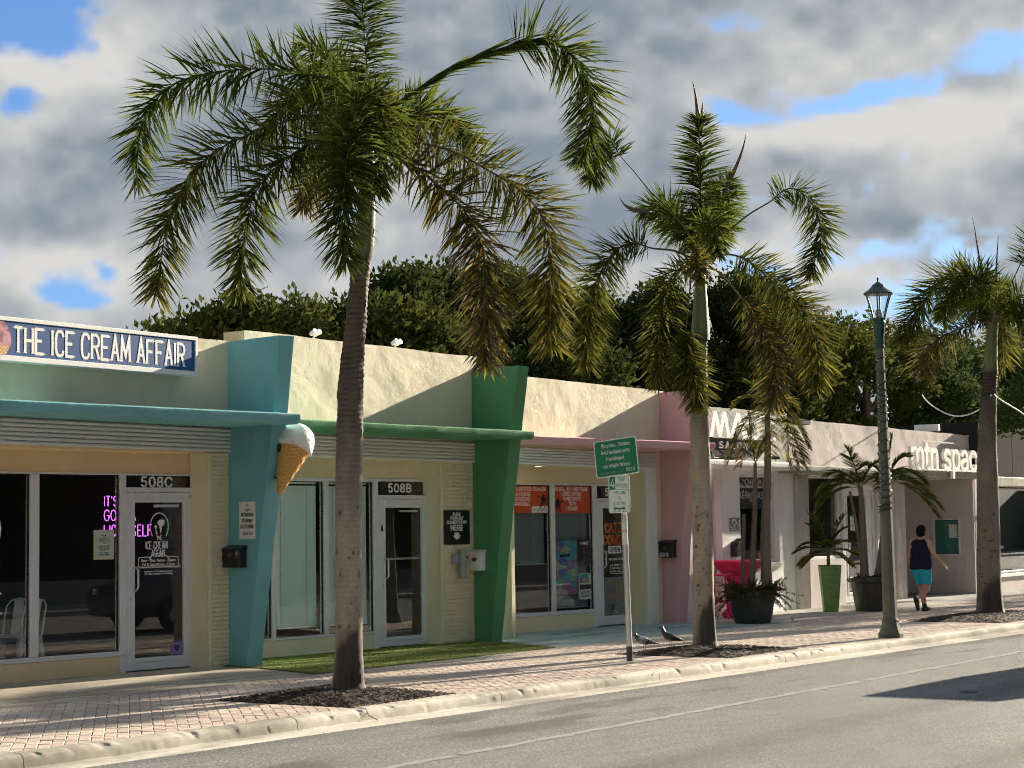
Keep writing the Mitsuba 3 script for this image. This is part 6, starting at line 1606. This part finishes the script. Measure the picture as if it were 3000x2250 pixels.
# planters
k = thing('planter_pot', 'dark grey round planter pot with trailing ground cover, beside the pink pier', 'planter')
add('pot', lathe([(0, .003), (.285, .003), (.30, .02), (.33, .12), (.375, .42), (.385, .44), (.40, .455), (.40, .52), (.385, .535), (.355, .53), (.345, .50), (0, .48)], 40, (29.05, 14.62, 0)), 'm_potdark', k, smooth=35)
k = thing('planter_pot', 'large dark grey planter pot with thick rim, half behind the street lamp', 'planter')
add('pot', lathe([(0, .003), (.29, .003), (.31, .02), (.34, .2), (.385, .50), (.39, .52), (.43, .54), (.44, .575), (.43, .62), (.40, .63), (.37, .60), (0, .58)], 40, (33.72, 14.48, 0)), 'm_potdark', k, smooth=35)
k = thing('planter_pot', 'tall square green planter with wavy horizontal ribs', 'planter')
vv, ff = [], []
Z_ = np.linspace(0, .86, 150); ang = np.arange(32) * 2 * PI / 32
ca, sa = np.cos(ang), np.sin(ang); sq = 1 / np.maximum(np.abs(ca), np.abs(sa)); sq = sq * .8 + .2 * 1.2
rr_ = (.128 + .068 * Z_ / .86)[:, None] + (.0085 * (np.abs(np.sin(Z_ * PI / .040)) ** .7))[:, None] * 1.0
zz_ = Z_[:, None] + .006 * np.sin(ang * 3)[None] * (Z_ > .02)[:, None] * (Z_ < .85)[:, None]
v = np.stack([rr_ * (sq * ca)[None], rr_ * (sq * sa)[None], zz_ + 0 * rr_], -1)
i, j = np.meshgrid(np.arange(149), np.arange(32), indexing='ij')
q = np.stack([i * 32 + j, i * 32 + (j + 1) % 32, (i + 1) * 32 + (j + 1) % 32, (i + 1) * 32 + j], -1).reshape(-1, 4)
mat('m_potgreen', P(proc(lambda p, n, uv: mi.Color3f(.13, .25, .06) * (.45 + .75 * smoothstep(.1, .6, dr.abs(dr.sin(p.z * (PI / .040)))))), .4, .5))
add('pot', move(xf(cat(TM(v.reshape(-1, 3), np.vstack([q[:, [0, 1, 2]], q[:, [0, 2, 3]]])), TM([[.2 * a, .2 * b, .84] for a, b in ((-1, -1), (1, -1), (1, 1), (-1, 1))], [[0, 1, 2], [0, 2, 3]])), rotz(.55)), 33.27, 15.12, .003), 'm_potgreen', k, smooth=40)

r = np.random.default_rng(21)


def small_palm(name, label, trunks, crowns, seed, cat_='potted palm'):
    r = np.random.default_rng(seed)
    k = thing(name, label, cat_)
    for pts, r0, r1, col in trunks:
        c = spline(pts, 40)
        zz = np.linspace(0, 1, 40)
        m = tube(c, (r0 + (r1 - r0) * zz) * (1 + .07 * np.sin(zz * 90)), 12)
        cc = np.array(col)[None] * (.75 + .5 * nz(np.array(m.vertices) * [1, 1, 6], 4, seed)[:, None])
        add('trunk', m, 'm_vc', k, smooth=True, color=cc)
    for (x, y, z), fr in crowns:
        for az, el, L, lw, tone, drp in fr:
            n = 9; t = np.linspace(0, 1, n)
            h = np.array([math.cos(az), math.sin(az)])
            rad_ = L * (t * math.cos(el)); zz = z + L * (math.sin(el) * t - drp * t ** 2)
            pts = np.stack([x + h[0] * rad_, y + h[1] * rad_, zz], 1)
            lf, vc, ra, rc = frond(pts, .14, lw, 96, tone, None, r, w=.019, foxtail=False, droop=.5, rad=.009)
            fk = add('frond', lf, 'm_leaf', k, color=vc)
            add('rachis', ra, 'm_vc', fk, smooth=True, color=np.repeat(np.array([[.12, .15, .04]]), len(ra.vertices), 0))
    return k


VL = math.atan2(.83, -.556)        # azimuth towards the left of the view
TC = (.13, .105, .085)
small_palm('potted_palm', 'thin trunked palms and a cut stem growing out of the pot beside the pink pier', [([[28.95, 14.74, .45], [28.92, 14.7, 1.28], [28.9, 14.66, 1.81]], .035, .030, TC), ([[29.03, 14.61, .45], [29.02, 14.56, 1.28], [29.0, 14.51, 1.85], [28.98, 14.48, 2.3], [28.96, 14.46, 2.66]], .055, .030, TC), ([[29.17, 14.4, .45], [29.13, 14.39, 1.28], [29.1, 14.35, 1.85], [29.08, 14.3, 2.41], [29.06, 14.27, 2.98], [29.05, 14.25, 3.6]], .095, .045, (.15, .12, .10))],
           [((29.05, 14.25, 3.55), [(VL, .95, .95, .30, .45, .75), (VL + .5, 1.2, .9, .30, .35, .45), (VL + PI, 1.0, .85, .30, .5, .8), (VL + PI - .4, .6, .8, .30, .75, 1.35), (VL + .2, .3, .75, .28, .8, 1.45), (VL - .9, .2, .7, .28, .9, 1.5), (VL + 2.2, .2, .75, .28, .8, 1.5), (VL - 1.6, .5, .8, .28, .6, 1.3), (VL + 1.5, .4, .8, .28, .8, 1.4), (VL + PI + .3, .1, .7, .28, .85, 1.5), (VL - 2.4, .0, .7, .26, .9, 1.6)]),
            ((28.96, 14.46, 2.66), [(VL, 1.35, .6, .18, .2, .05), (VL + PI, 1.2, .65, .20, .25, .15), (VL + PI - .5, 1.0, .5, .18, .3, .2), (VL + .4, 1.45, .95, .08, .3, .05)])], 31)
small_palm('potted_palm', 'small feathery palm in the ribbed green planter', [([[33.22 + .04 * a, 15.12 + .03 * a, .84], [33.22 + .08 * a, 15.12 + .05 * a, 1.15]], .016, .010, (.10, .12, .04)) for a in (-1.5, -.5, .5, 1.5)],
           [((33.2 + .06 * a, 15.12 + .04 * a, 1.12), [(VL + da, el, L, .22, tn, dp) for da, el, L, tn, dp in fr]) for a, fr in ((-1.2, [(0, .75, .72, .1, .55), (.1, .45, .70, .05, .45), (.3, .1, .6, .65, .5), (-.4, 1.1, .85, .1, .3)]), (0, [(.6, 1.3, 1.0, .05, .15), (-.5, 1.2, .95, .1, .2), (.2, 0.0, .5, .75, .55), (1.7, .8, .7, .2, .5), (-1.6, .7, .7, .25, .5)]), (1.2, [(PI, .8, .75, .2, .55), (PI - .3, 1.1, .9, .1, .4), (PI + .2, .3, .7, .3, .5), (PI + .3, -.05, .5, .6, .5), (2.6, 1.2, .95, .1, .25)]))], 33)
small_palm('potted_palm', 'pair of green palms with curved trunks in the pot behind the street lamp', [([[33.54, 14.54, .55], [33.5, 14.53, 1.21], [33.46, 14.52, 1.72], [33.41, 14.52, 2.3]], .085, .045, (.14, .12, .09)), ([[33.50, 14.57, .9], [33.42, 14.61, 1.46], [33.35, 14.66, 1.97], [33.3, 14.69, 2.23]], .035, .025, (.14, .12, .09)), ([[33.66, 14.36, .55], [33.70, 14.24, 1.2], [33.69, 14.18, 1.71], [33.68, 14.11, 2.4]], .075, .045, (.13, .11, .09))],
           [((33.41, 14.52, 2.28), [(VL, .75, 1.05, .34, .08, .75), (VL + .25, .95, 1.1, .34, .05, .6), (VL - .35, .65, .95, .32, .12, .85), (VL + .9, 1.2, 1.1, .32, .05, .4), (VL - 1.0, 1.0, 1.0, .32, .1, .7), (VL + .1, 1.35, 1.1, .34, .05, .3), (VL + PI, 1.2, 1.1, .32, .05, .5), (VL + PI + .6, .9, .9, .32, .1, .7), (VL + .05, .3, .85, .30, .2, .75)]),
            ((33.68, 14.11, 2.38), [(VL + PI, .85, 1.05, .34, .1, .75), (VL + PI + .3, .6, 1.0, .34, .15, .85), (VL + PI - .3, .4, 1.05, .34, .15, .85), (VL + PI - .1, 1.2, 1.1, .34, .05, .5), (VL, 1.1, 1.0, .32, .1, .6), (VL + 1.7, .9, 1.0, .32, .1, .7), (VL - 1.6, .8, 1.0, .32, .15, .8), (VL + PI + .1, .15, .95, .3, .3, .8), (VL + PI, 1.45, 1.1, .3, .05, .2)])], 35)


def sprays(label, centre, n, reach, rad0, base, seed, name='ground_cover', up=.35):
    """Trailing wiry stems set with tiny leaves."""
    r = np.random.default_rng(seed)
    k = thing(name, label, 'plant')
    V, F, C, st = [], [], [], []
    nv = 0
    for i in range(n):
        a = r.uniform(0, 2 * PI); L = reach * r.uniform(.4, 1.1)
        p0 = np.array(centre) + [rad0 * math.cos(a) * r.random() ** .5, rad0 * math.sin(a) * r.random() ** .5, 0]
        t = np.linspace(0, 1, 9)
        el = r.uniform(-.1, 1.25) * up / .35
        pts = p0 + np.stack([math.cos(a) * L * t * math.cos(el), math.sin(a) * L * t * math.cos(el), L * (math.sin(el) * t - r.uniform(.2, .9) * t ** 2)], 1)
        pts[:, 2] = np.maximum(pts[:, 2], .03)
        st.append(tube(pts, .003, 4, False))
        m = 46
        u = r.random(m)
        q = np.stack([np.interp(u, t, pts[:, c]) for c in range(3)], 1)
        d = r.normal(0, 1, (m, 3)); d /= np.linalg.norm(d, axis=1, keepdims=True)
        e = np.cross(d, r.normal(0, 1, (m, 3))); e /= np.linalg.norm(e, axis=1, keepdims=True)
        l = r.uniform(.022, .050, m)[:, None]
        V.append(np.stack([q, q + d * l * .5 + e * l * .22, q + d * l, q + d * l * .5 - e * l * .22], 1).reshape(-1, 3))
        b = nv + (np.arange(m) * 4)[:, None]
        F.append(np.concatenate([b + np.array([[0, 1, 2]]), b + np.array([[0, 2, 3]])])); nv += 4 * m
        C.append(np.repeat(np.asarray(base)[None] * r.uniform(.5, 1.5) * (.7 + .6 * r.random((m, 1))), 4, 0))
    add('foliage', TM(np.vstack(V), np.vstack(F)), 'm_leafbush', k, color=np.vstack(C))
    s = cat(st); add('stems', s, 'm_vc', k, color=np.repeat(np.array([[.07, .05, .03]]), len(s.vertices), 0))


sprays('olive brown trailing plant spilling over the pot beside the pink pier', (29.05, 14.62, .50), 210, .52, .33, (.060, .062, .022), 41)
sprays('low succulents round the trunks in the pot behind the street lamp', (33.72, 14.48, .60), 70, .16, .34, (.075, .085, .045), 42, up=.45)

# ------------------------------------------------------------------ walker and pigeons


def body(bones, res=.022, it=12):
    """Continuous skin: hulls of spheres along bones, united, refined and smoothed."""
    sph = lambda p, r: trimesh.creation.icosphere(2, r).vertices + np.asarray(p)
    ms = [m3.Manifold.hull_points(np.vstack([sph(a, ra), sph(b, rb)]).astype(np.float32)) for a, ra, b, rb in bones]
    m = m3.Manifold.batch_boolean(ms, m3.OpType.Add).refine_to_length(res).to_mesh()
    t = trimesh.Trimesh(m.vert_properties[:, :3], m.tri_verts, process=True)
    trimesh.smoothing.filter_taubin(t, lamb=.5, nu=.53, iterations=it)
    return t


k = thing('person', 'man in navy sleeveless shirt and turquoise shorts walking away with his right arm swung out', 'person')
Q = rotz(-.10, (33.72, 13.50, 0)) @ RT((1, 0, 0), (0, -1, 0), (0, 0, 1), (0, 0, 0))
Q = Q @ np.diag([1.0, 1.0, 1.0, 1.0])
J = dict(pel=(0, 0, .84), wai=(.0, 0, .99), che=(.02, 0, 1.17), nek=(.02, 0, 1.335), hed=(.05, .0, 1.455),
         ls=(.01, -.155, 1.285), rs=(.0, .155, 1.285), le=(.0, -.225, 1.05), re=(-.05, .275, 1.075), lh=(.07, -.245, .83), rh=(.02, .43, .87),
         lhip=(.0, -.085, .80), rhip=(.0, .085, .80), lk=(.13, -.065, .43), rk=(.04, .085, .41), la=(.20, -.055, .085), ra=(-.26, .02, .235), lt=(.34, -.06, .03), rt=(-.215, .02, .07))
sk = [(J['nek'], .052, J['hed'], .060), ((.02, 0, 1.28), .065, J['nek'], .052), (J['che'], .12, (.01, -.10, 1.25), .07), (J['che'], .12, (.01, .10, 1.25), .07),
      ((.0, -.08, 1.10), .095, (.0, .08, 1.10), .095), (J['wai'], .115, J['che'], .125), (J['pel'], .12, J['wai'], .115), (J['lhip'], .095, J['rhip'], .095)]
for s in 'lr':
    sk += [((.01, (-1 if s == 'l' else 1) * .09, 1.275), .058, J[s + 's'], .050), (J[s + 's'], .050, J[s + 'e'], .038), (J[s + 'e'], .038, J[s + 'h'], .027), (J[s + 'hip'], .088, J[s + 'k'], .056), (J[s + 'k'], .054, tuple(np.array(J[s + 'k']) * .65 + np.array(J[s + 'a']) * .35 + [-.012, 0, 0]), .056), (tuple(np.array(J[s + 'k']) * .65 + np.array(J[s + 'a']) * .35 + [-.012, 0, 0]), .056, J[s + 'a'], .034), (J[s + 'a'], .036, J[s + 't'], .030)]
    h, e = np.array(J[s + 'h']), np.array(J[s + 'e'])
    d = (h - e) / np.linalg.norm(h - e); d2 = d + np.array([.25, 0, -.15]); d2 /= np.linalg.norm(d2)
    ac = np.cross(d, [0, 1, .2]); ac /= np.linalg.norm(ac)
    pm = h + d * .06
    sk.append((tuple(h), .024, tuple(pm), .026))
    for i, o in enumerate((-.027, -.009, .009, .027)):
        k0 = pm + ac * o; k1 = k0 + d2 * (.036 - .004 * abs(i - 1)); k2 = k1 + (d2 + [.35, 0, -.1]) / 1.15 * (.030 - .003 * abs(i - 1.5))
        sk += [(tuple(k0), .0125, tuple(k1), .0105), (tuple(k1), .0105, tuple(k2), .009)]
    t0_ = h + d * .02 + ac * .028; t1_ = t0_ + (d + ac * .9) / 1.35 * .045
    sk.append((tuple(t0_), .013, tuple(t1_), .010))
hc = np.array(J['hed'])
sk += [(tuple(hc + [0, 0, .022]), .078, tuple(hc + [.014, 0, -.02]), .070), (tuple(hc + [.02, 0, -.04]), .056, tuple(hc + [.045, 0, -.075]), .036), (tuple(hc + [.08, 0, -.012]), .014, tuple(hc + [.10, 0, -.032]), .013), (tuple(hc + [-.005, .078, -.012]), .016, tuple(hc + [-.012, .083, .012]), .018), (tuple(hc + [-.005, -.078, -.012]), .016, tuple(hc + [-.012, -.083, .012]), .018)]
add('skin', xf(body(sk, .014, 8), Q), 'm_skin', k, smooth=True)
hr = [(tuple(hc + [-.012, 0, .045]), .092, tuple(hc + [-.028, 0, -.015]), .083), (tuple(hc + [.02, 0, .062]), .074, tuple(hc + [-.012, 0, .045]), .084), (tuple(hc + [-.03, 0, -.015]), .074, tuple(hc + [-.035, 0, -.05]), .058)]
add('hair', xf(body(hr, .014, 4), Q), 'm_hair', k, smooth=True)
for s in (-1, 1):
    add('eye', xf(move(trimesh.creation.icosphere(1, .011), hc[0] + .072, s * .030, hc[2] + .004), Q), 'm_white', k, smooth=True)
add('mouth', xf(move(cbox(-.005, .005, -.022, .022, -.004, .004, .002), hc[0] + .078, 0, hc[2] - .062), Q), 'm_magenta', k)
shv = [(J['che'], .150, (.01, -.105, 1.245), .082), (J['che'], .140, (.01, .105, 1.245), .082), ((0, -.078, 1.10), .124, (0, .078, 1.10), .124), ((.0, -.065, .98), .128, (.0, .065, .98), .128), (J['wai'], .138, J['che'], .148), ((-.01, -.07, .84), .142, (-.01, .07, .84), .142), ((-.01, -.07, .84), .142, (0, -.065, .99), .13), ((-.01, .07, .84), .142, (0, .065, .99), .13), ((.0, -.075, 1.27), .06, (.0, .075, 1.27), .06)]
sh_ = body(shv, .018, 8)
v = np.array(sh_.vertices); v += (nz(v, 9, 4, 3)[:, None] - .5) * .016; v[:, 2] = np.maximum(v[:, 2], .775 + .01 * np.sin(v[:, 1] * 25))
add('shirt', xf(TM(v, sh_.faces), Q), 'm_navy', k, smooth=True)
sv = [((-.005, -.07, .82), .122, (-.005, .07, .82), .122)]
for s in 'lr':
    m_ = np.array(J[s + 'hip']) * .38 + np.array(J[s + 'k']) * .62
    sv.append((J[s + 'hip'], .112, tuple(m_), .098))
st_ = body(sv, .018, 6)
v = np.array(st_.vertices); v += (nz(v, 10, 8, 3)[:, None] - .5) * .014; v[:, 2] = np.maximum(v[:, 2], .50 + .012 * np.sin(v[:, 1] * 30))
add('shorts', xf(TM(v, st_.faces), Q), 'm_turq', k, smooth=True)
for s in 'lr':
    a, t_ = np.array(J[s + 'a']), np.array(J[s + 't'])
    if s == 'l':
        fb = [(tuple(a + [-.05, 0, -.045]), .038, tuple(t_ + [.02, 0, .008]), .036), (tuple(a + [.0, 0, -.01]), .045, tuple(a + [.06, 0, -.04]), .042)]
        up_ = np.array([0, 0, 1.0])
    else:
        fb = [(tuple(a + [-.030, 0, .012]), .040, tuple(t_ + [.01, 0, -.015]), .036), (tuple(a + [.0, 0, -.01]), .045, tuple(a * .6 + t_ * .4 + [.012, 0, 0]), .042)]
    add('shoe', xf(body(fb, .014, 4), Q), 'm_shoe', k, smooth=True)
    q_ = a + [.018, .0, .02]
    add('sock', xf(tube([tuple(a + (np.array(J[s + 'k']) - a) * .02), tuple(a + (np.array(J[s + 'k']) - a) * .16)], .043, 12), Q), 'm_white' if s == 'r' else 'm_shoe', k, smooth=50)
wr_ = [(tuple(a + [.012, .03, .0]), .012, tuple(t_ + [.022, .03, .0]), .010)]
add('shoe_edge', xf(body(wr_, .012, 2), Q), 'm_white', k, smooth=True)


def pigeon(label, x, y, a, dark, pitch, hunch):
    k = thing('pigeon', label, 'pigeon', None)
    Q = rotz(a, (x, y, 0))
    b = [((0, 0, .135 + .0), .052, (.055, 0, .15), .050), ((.055, 0, .15), .050, (.095, 0, .185 - hunch * .3), .034), ((.095, 0, .185 - hunch * .3), .034, (.115, 0, .232 - hunch), .022), ((.115, 0, .232 - hunch), .022, (.124, 0, .252 - hunch), .0225), ((0, 0, .135), .052, (-.07, 0, .120), .034), ((-.07, 0, .120), .034, (-.125, 0, .105 - pitch), .018), ((-.02, .035, .145), .026, (-.11, .02, .115 - pitch * .5), .010), ((-.02, -.035, .145), .026, (-.11, -.02, .115 - pitch * .5), .010)]
    m = body(b, .010, 5)
    v = np.array(m.vertices)
    blk, gry, pale, grn = np.array([.016, .017, .020]), np.array([.20, .215, .235]), np.array([.42, .44, .46]), np.array([.03, .05, .05])
    c = np.repeat(blk[None], len(v), 0)
    if not dark:
        bodyz = (v[:, 0] < .075)
        c[bodyz] = gry
        c[bodyz & (v[:, 2] > .165)] = pale
        u = v[:, 0] + (v[:, 2] - .13) * .55
        c[bodyz & (((u > -.055) & (u < -.032)) | ((u > -.098) & (u < -.075)))] = blk
        c[v[:, 0] < -.118] = blk
        c[~bodyz & (v[:, 2] < .20)] = grn
    add('body', xf(m, Q), 'm_vcgloss', k, smooth=True, color=c)
    tl = hull([(-.10, s * w_, z_) for s in (-1, 1) for w_, z_ in ((.022, .108 - pitch * .7), (.022, .098 - pitch * .7))] + [(-.185, s * .028, .085 - pitch * 1.6 + d) for s in (-1, 1) for d in (0, .006)])
    add('tail', xf(tl, Q), 'm_black', k)
    add('beak', xf(tube([(.143, 0, .250 - hunch), (.158, 0, .247 - hunch), (.170, 0, .240 - hunch)], [.007, .005, .0015], 6), Q), 'm_dark', k)
    for s in (-1, 1):
        add('eye', xf(move(trimesh.creation.icosphere(1, .0045), .130, s * .0195, .256 - hunch), Q), 'm_orange', k)
        lx_ = .012 + s * .014
        add('leg', xf(cat(tube([(lx_, s * .018, .10), (lx_ - .008, s * .018, .055), (lx_ + .004, s * .018, .006)], .0045, 5), *[tube([(lx_ + .004, s * .018, .006), (lx_ + .004 + .032 * math.cos(t_), s * .018 + .032 * math.sin(t_), .003)], .003, 4) for t_ in (-.5, 0, .5, PI)]), Q), 'm_legs', k)


mat('m_legs', P((.32, .12, .10), .6))
pigeon('grey pigeon with pale back and dark wing bars at the mulch bed edge', 22.13, 12.72, VL - .1, False, -.004, .035)
pigeon('black pigeon standing upright beside the middle palm trunk', 22.95, 12.78, VL - .05, True, .004, -.022)

# ------------------------------------------------------------------ across the street: seen only in the shop windows
k = thing('parked_car', 'dark grey estate car standing in the road past the right edge of the view', 'car')
Q = rotz(0, (24.45, 6.55, -.118))
prof = [(-2.25, .35), (-2.28, .60), (-2.2, .78), (-1.6, .92), (-1.35, .95), (-.75, 1.36), (-.3, 1.44), (.5, 1.43), (1.05, 1.28), (1.6, .98), (2.15, .93), (2.25, .75), (2.27, .45), (2.2, .30), (-2.2, .30)]
mat('m_car', P((.05, .055, .065), .25, .5, .3, clearcoat=.8, clearcoat_gloss=.95))
lowb = hull([(x, s * y, z) for s in (-1, 1) for x, y, z in ((-2.25, .70, .35), (-2.28, .78, .62), (-2.1, .82, .80), (-1.3, .88, .93), (1.6, .88, .97), (2.15, .80, .93), (2.26, .76, .6), (2.2, .70, .3), (-2.2, .70, .28), (0, .90, .6))])
cab = hull([(x, s * y, z) for s in (-1, 1) for x, y, z in ((-1.35, .82, .93), (-.80, .70, 1.72), (-.45, .68, 1.80), (1.2, .68, 1.80), (1.9, .70, 1.70), (2.15, .80, .96))])
add('body', xf(lowb, Q), 'm_car', k, smooth=25)
add('cabin', xf(cab, Q), 'm_car', k, smooth=25)
mat('m_carglass', P((.012, .014, .016), .08, .6))
for s in (-1, 1):
    wn_ = hull([(x, s * y, z) for x, y, z in ((-1.12, .83, 1.0), (-.72, .735, 1.62), (.02, .725, 1.68), (.02, .83, 1.0), (-1.12, .80, 1.0), (-.72, .70, 1.62), (.02, .69, 1.68))])
    add('side_window', xf(wn_, Q), 'm_carglass', k)
    wn_ = hull([(x, s * y, z) for x, y, z in ((.09, .83, 1.0), (.09, .725, 1.68), (1.7, .725, 1.62), (1.9, .83, 1.0), (.09, .80, 1.0), (.09, .69, 1.68), (1.7, .69, 1.62))])
    add('side_window', xf(wn_, Q), 'm_carglass', k)
    for x in (-1.40, 1.38):
        w = add('wheel', xf(xf(lathe([(.18, -.09), (.30, -.10), (.325, -.07), (.325, .07), (.30, .10), (.18, .09)], 28), RT((1, 0, 0), (0, 0, 1), (0, -1, 0), (x, s * .80, .325))), Q), 'm_blackmatte', k, smooth=40)
        add('rim', xf(xf(lathe([(0, -.095), (.05, -.10), (.19, -.085), (.20, -.09)] if s > 0 else [(0, .095), (.05, .10), (.19, .085), (.20, .09)], 20), RT((1, 0, 0), (0, 0, 1), (0, -1, 0), (x, s * .80, .325))), Q), 'm_galv', w, smooth=40)
for s in (-1, 1):
    add('headlight', xf(hull([(-2.25, s * .5, .66), (-2.2, s * .74, .66), (-2.23, s * .5, .76), (-2.14, s * .74, .78), (-2.0, s * .6, .7)]), Q), 'm_letter', k)
    add('tail_light', xf(hull([(2.26, s * .5, .78), (2.2, s * .76, .78), (2.24, s * .5, .88), (2.18, s * .76, .88), (2.0, s * .6, .82)]), Q), 'm_red', k)
r = np.random.default_rng(77)
k = thing('hedge', 'long dark hedge across the street, seen only mirrored in the shop windows', 'hedge')
ls = [[x, -6.5 + r.uniform(-.5, .5), z, 1.6] for x in np.arange(16, 150, 1.9) for z in (1.3, 3.1, 4.9, 6.5)]
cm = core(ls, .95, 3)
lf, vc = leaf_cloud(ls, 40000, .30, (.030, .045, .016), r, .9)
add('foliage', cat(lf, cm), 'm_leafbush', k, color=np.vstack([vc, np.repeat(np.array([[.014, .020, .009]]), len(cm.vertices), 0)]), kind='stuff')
k = thing('railing', 'black iron railing on a low pale wall across the street', 'railing')
add('wall', cbox(12, 95, -3.9, -3.7, -.2, .55, .02), 'm_walkgrey', k)
add('rail', cat(box(12, 95, -3.82, -3.78, 1.55, 1.59), box(12, 95, -3.82, -3.78, .62, .66)), 'm_black', k)
add('bar', cat(*[box(x - .01, x + .01, -3.81, -3.79, .55, 1.65) for x in np.arange(14, 94, .16)]), 'm_black', k, kind='stuff')
add('far_pavement', box(-40, 160, -3.7, -.5, -.3, -.01), 'm_walkgrey', kind='structure', label='concrete pavement on the far side of the street')
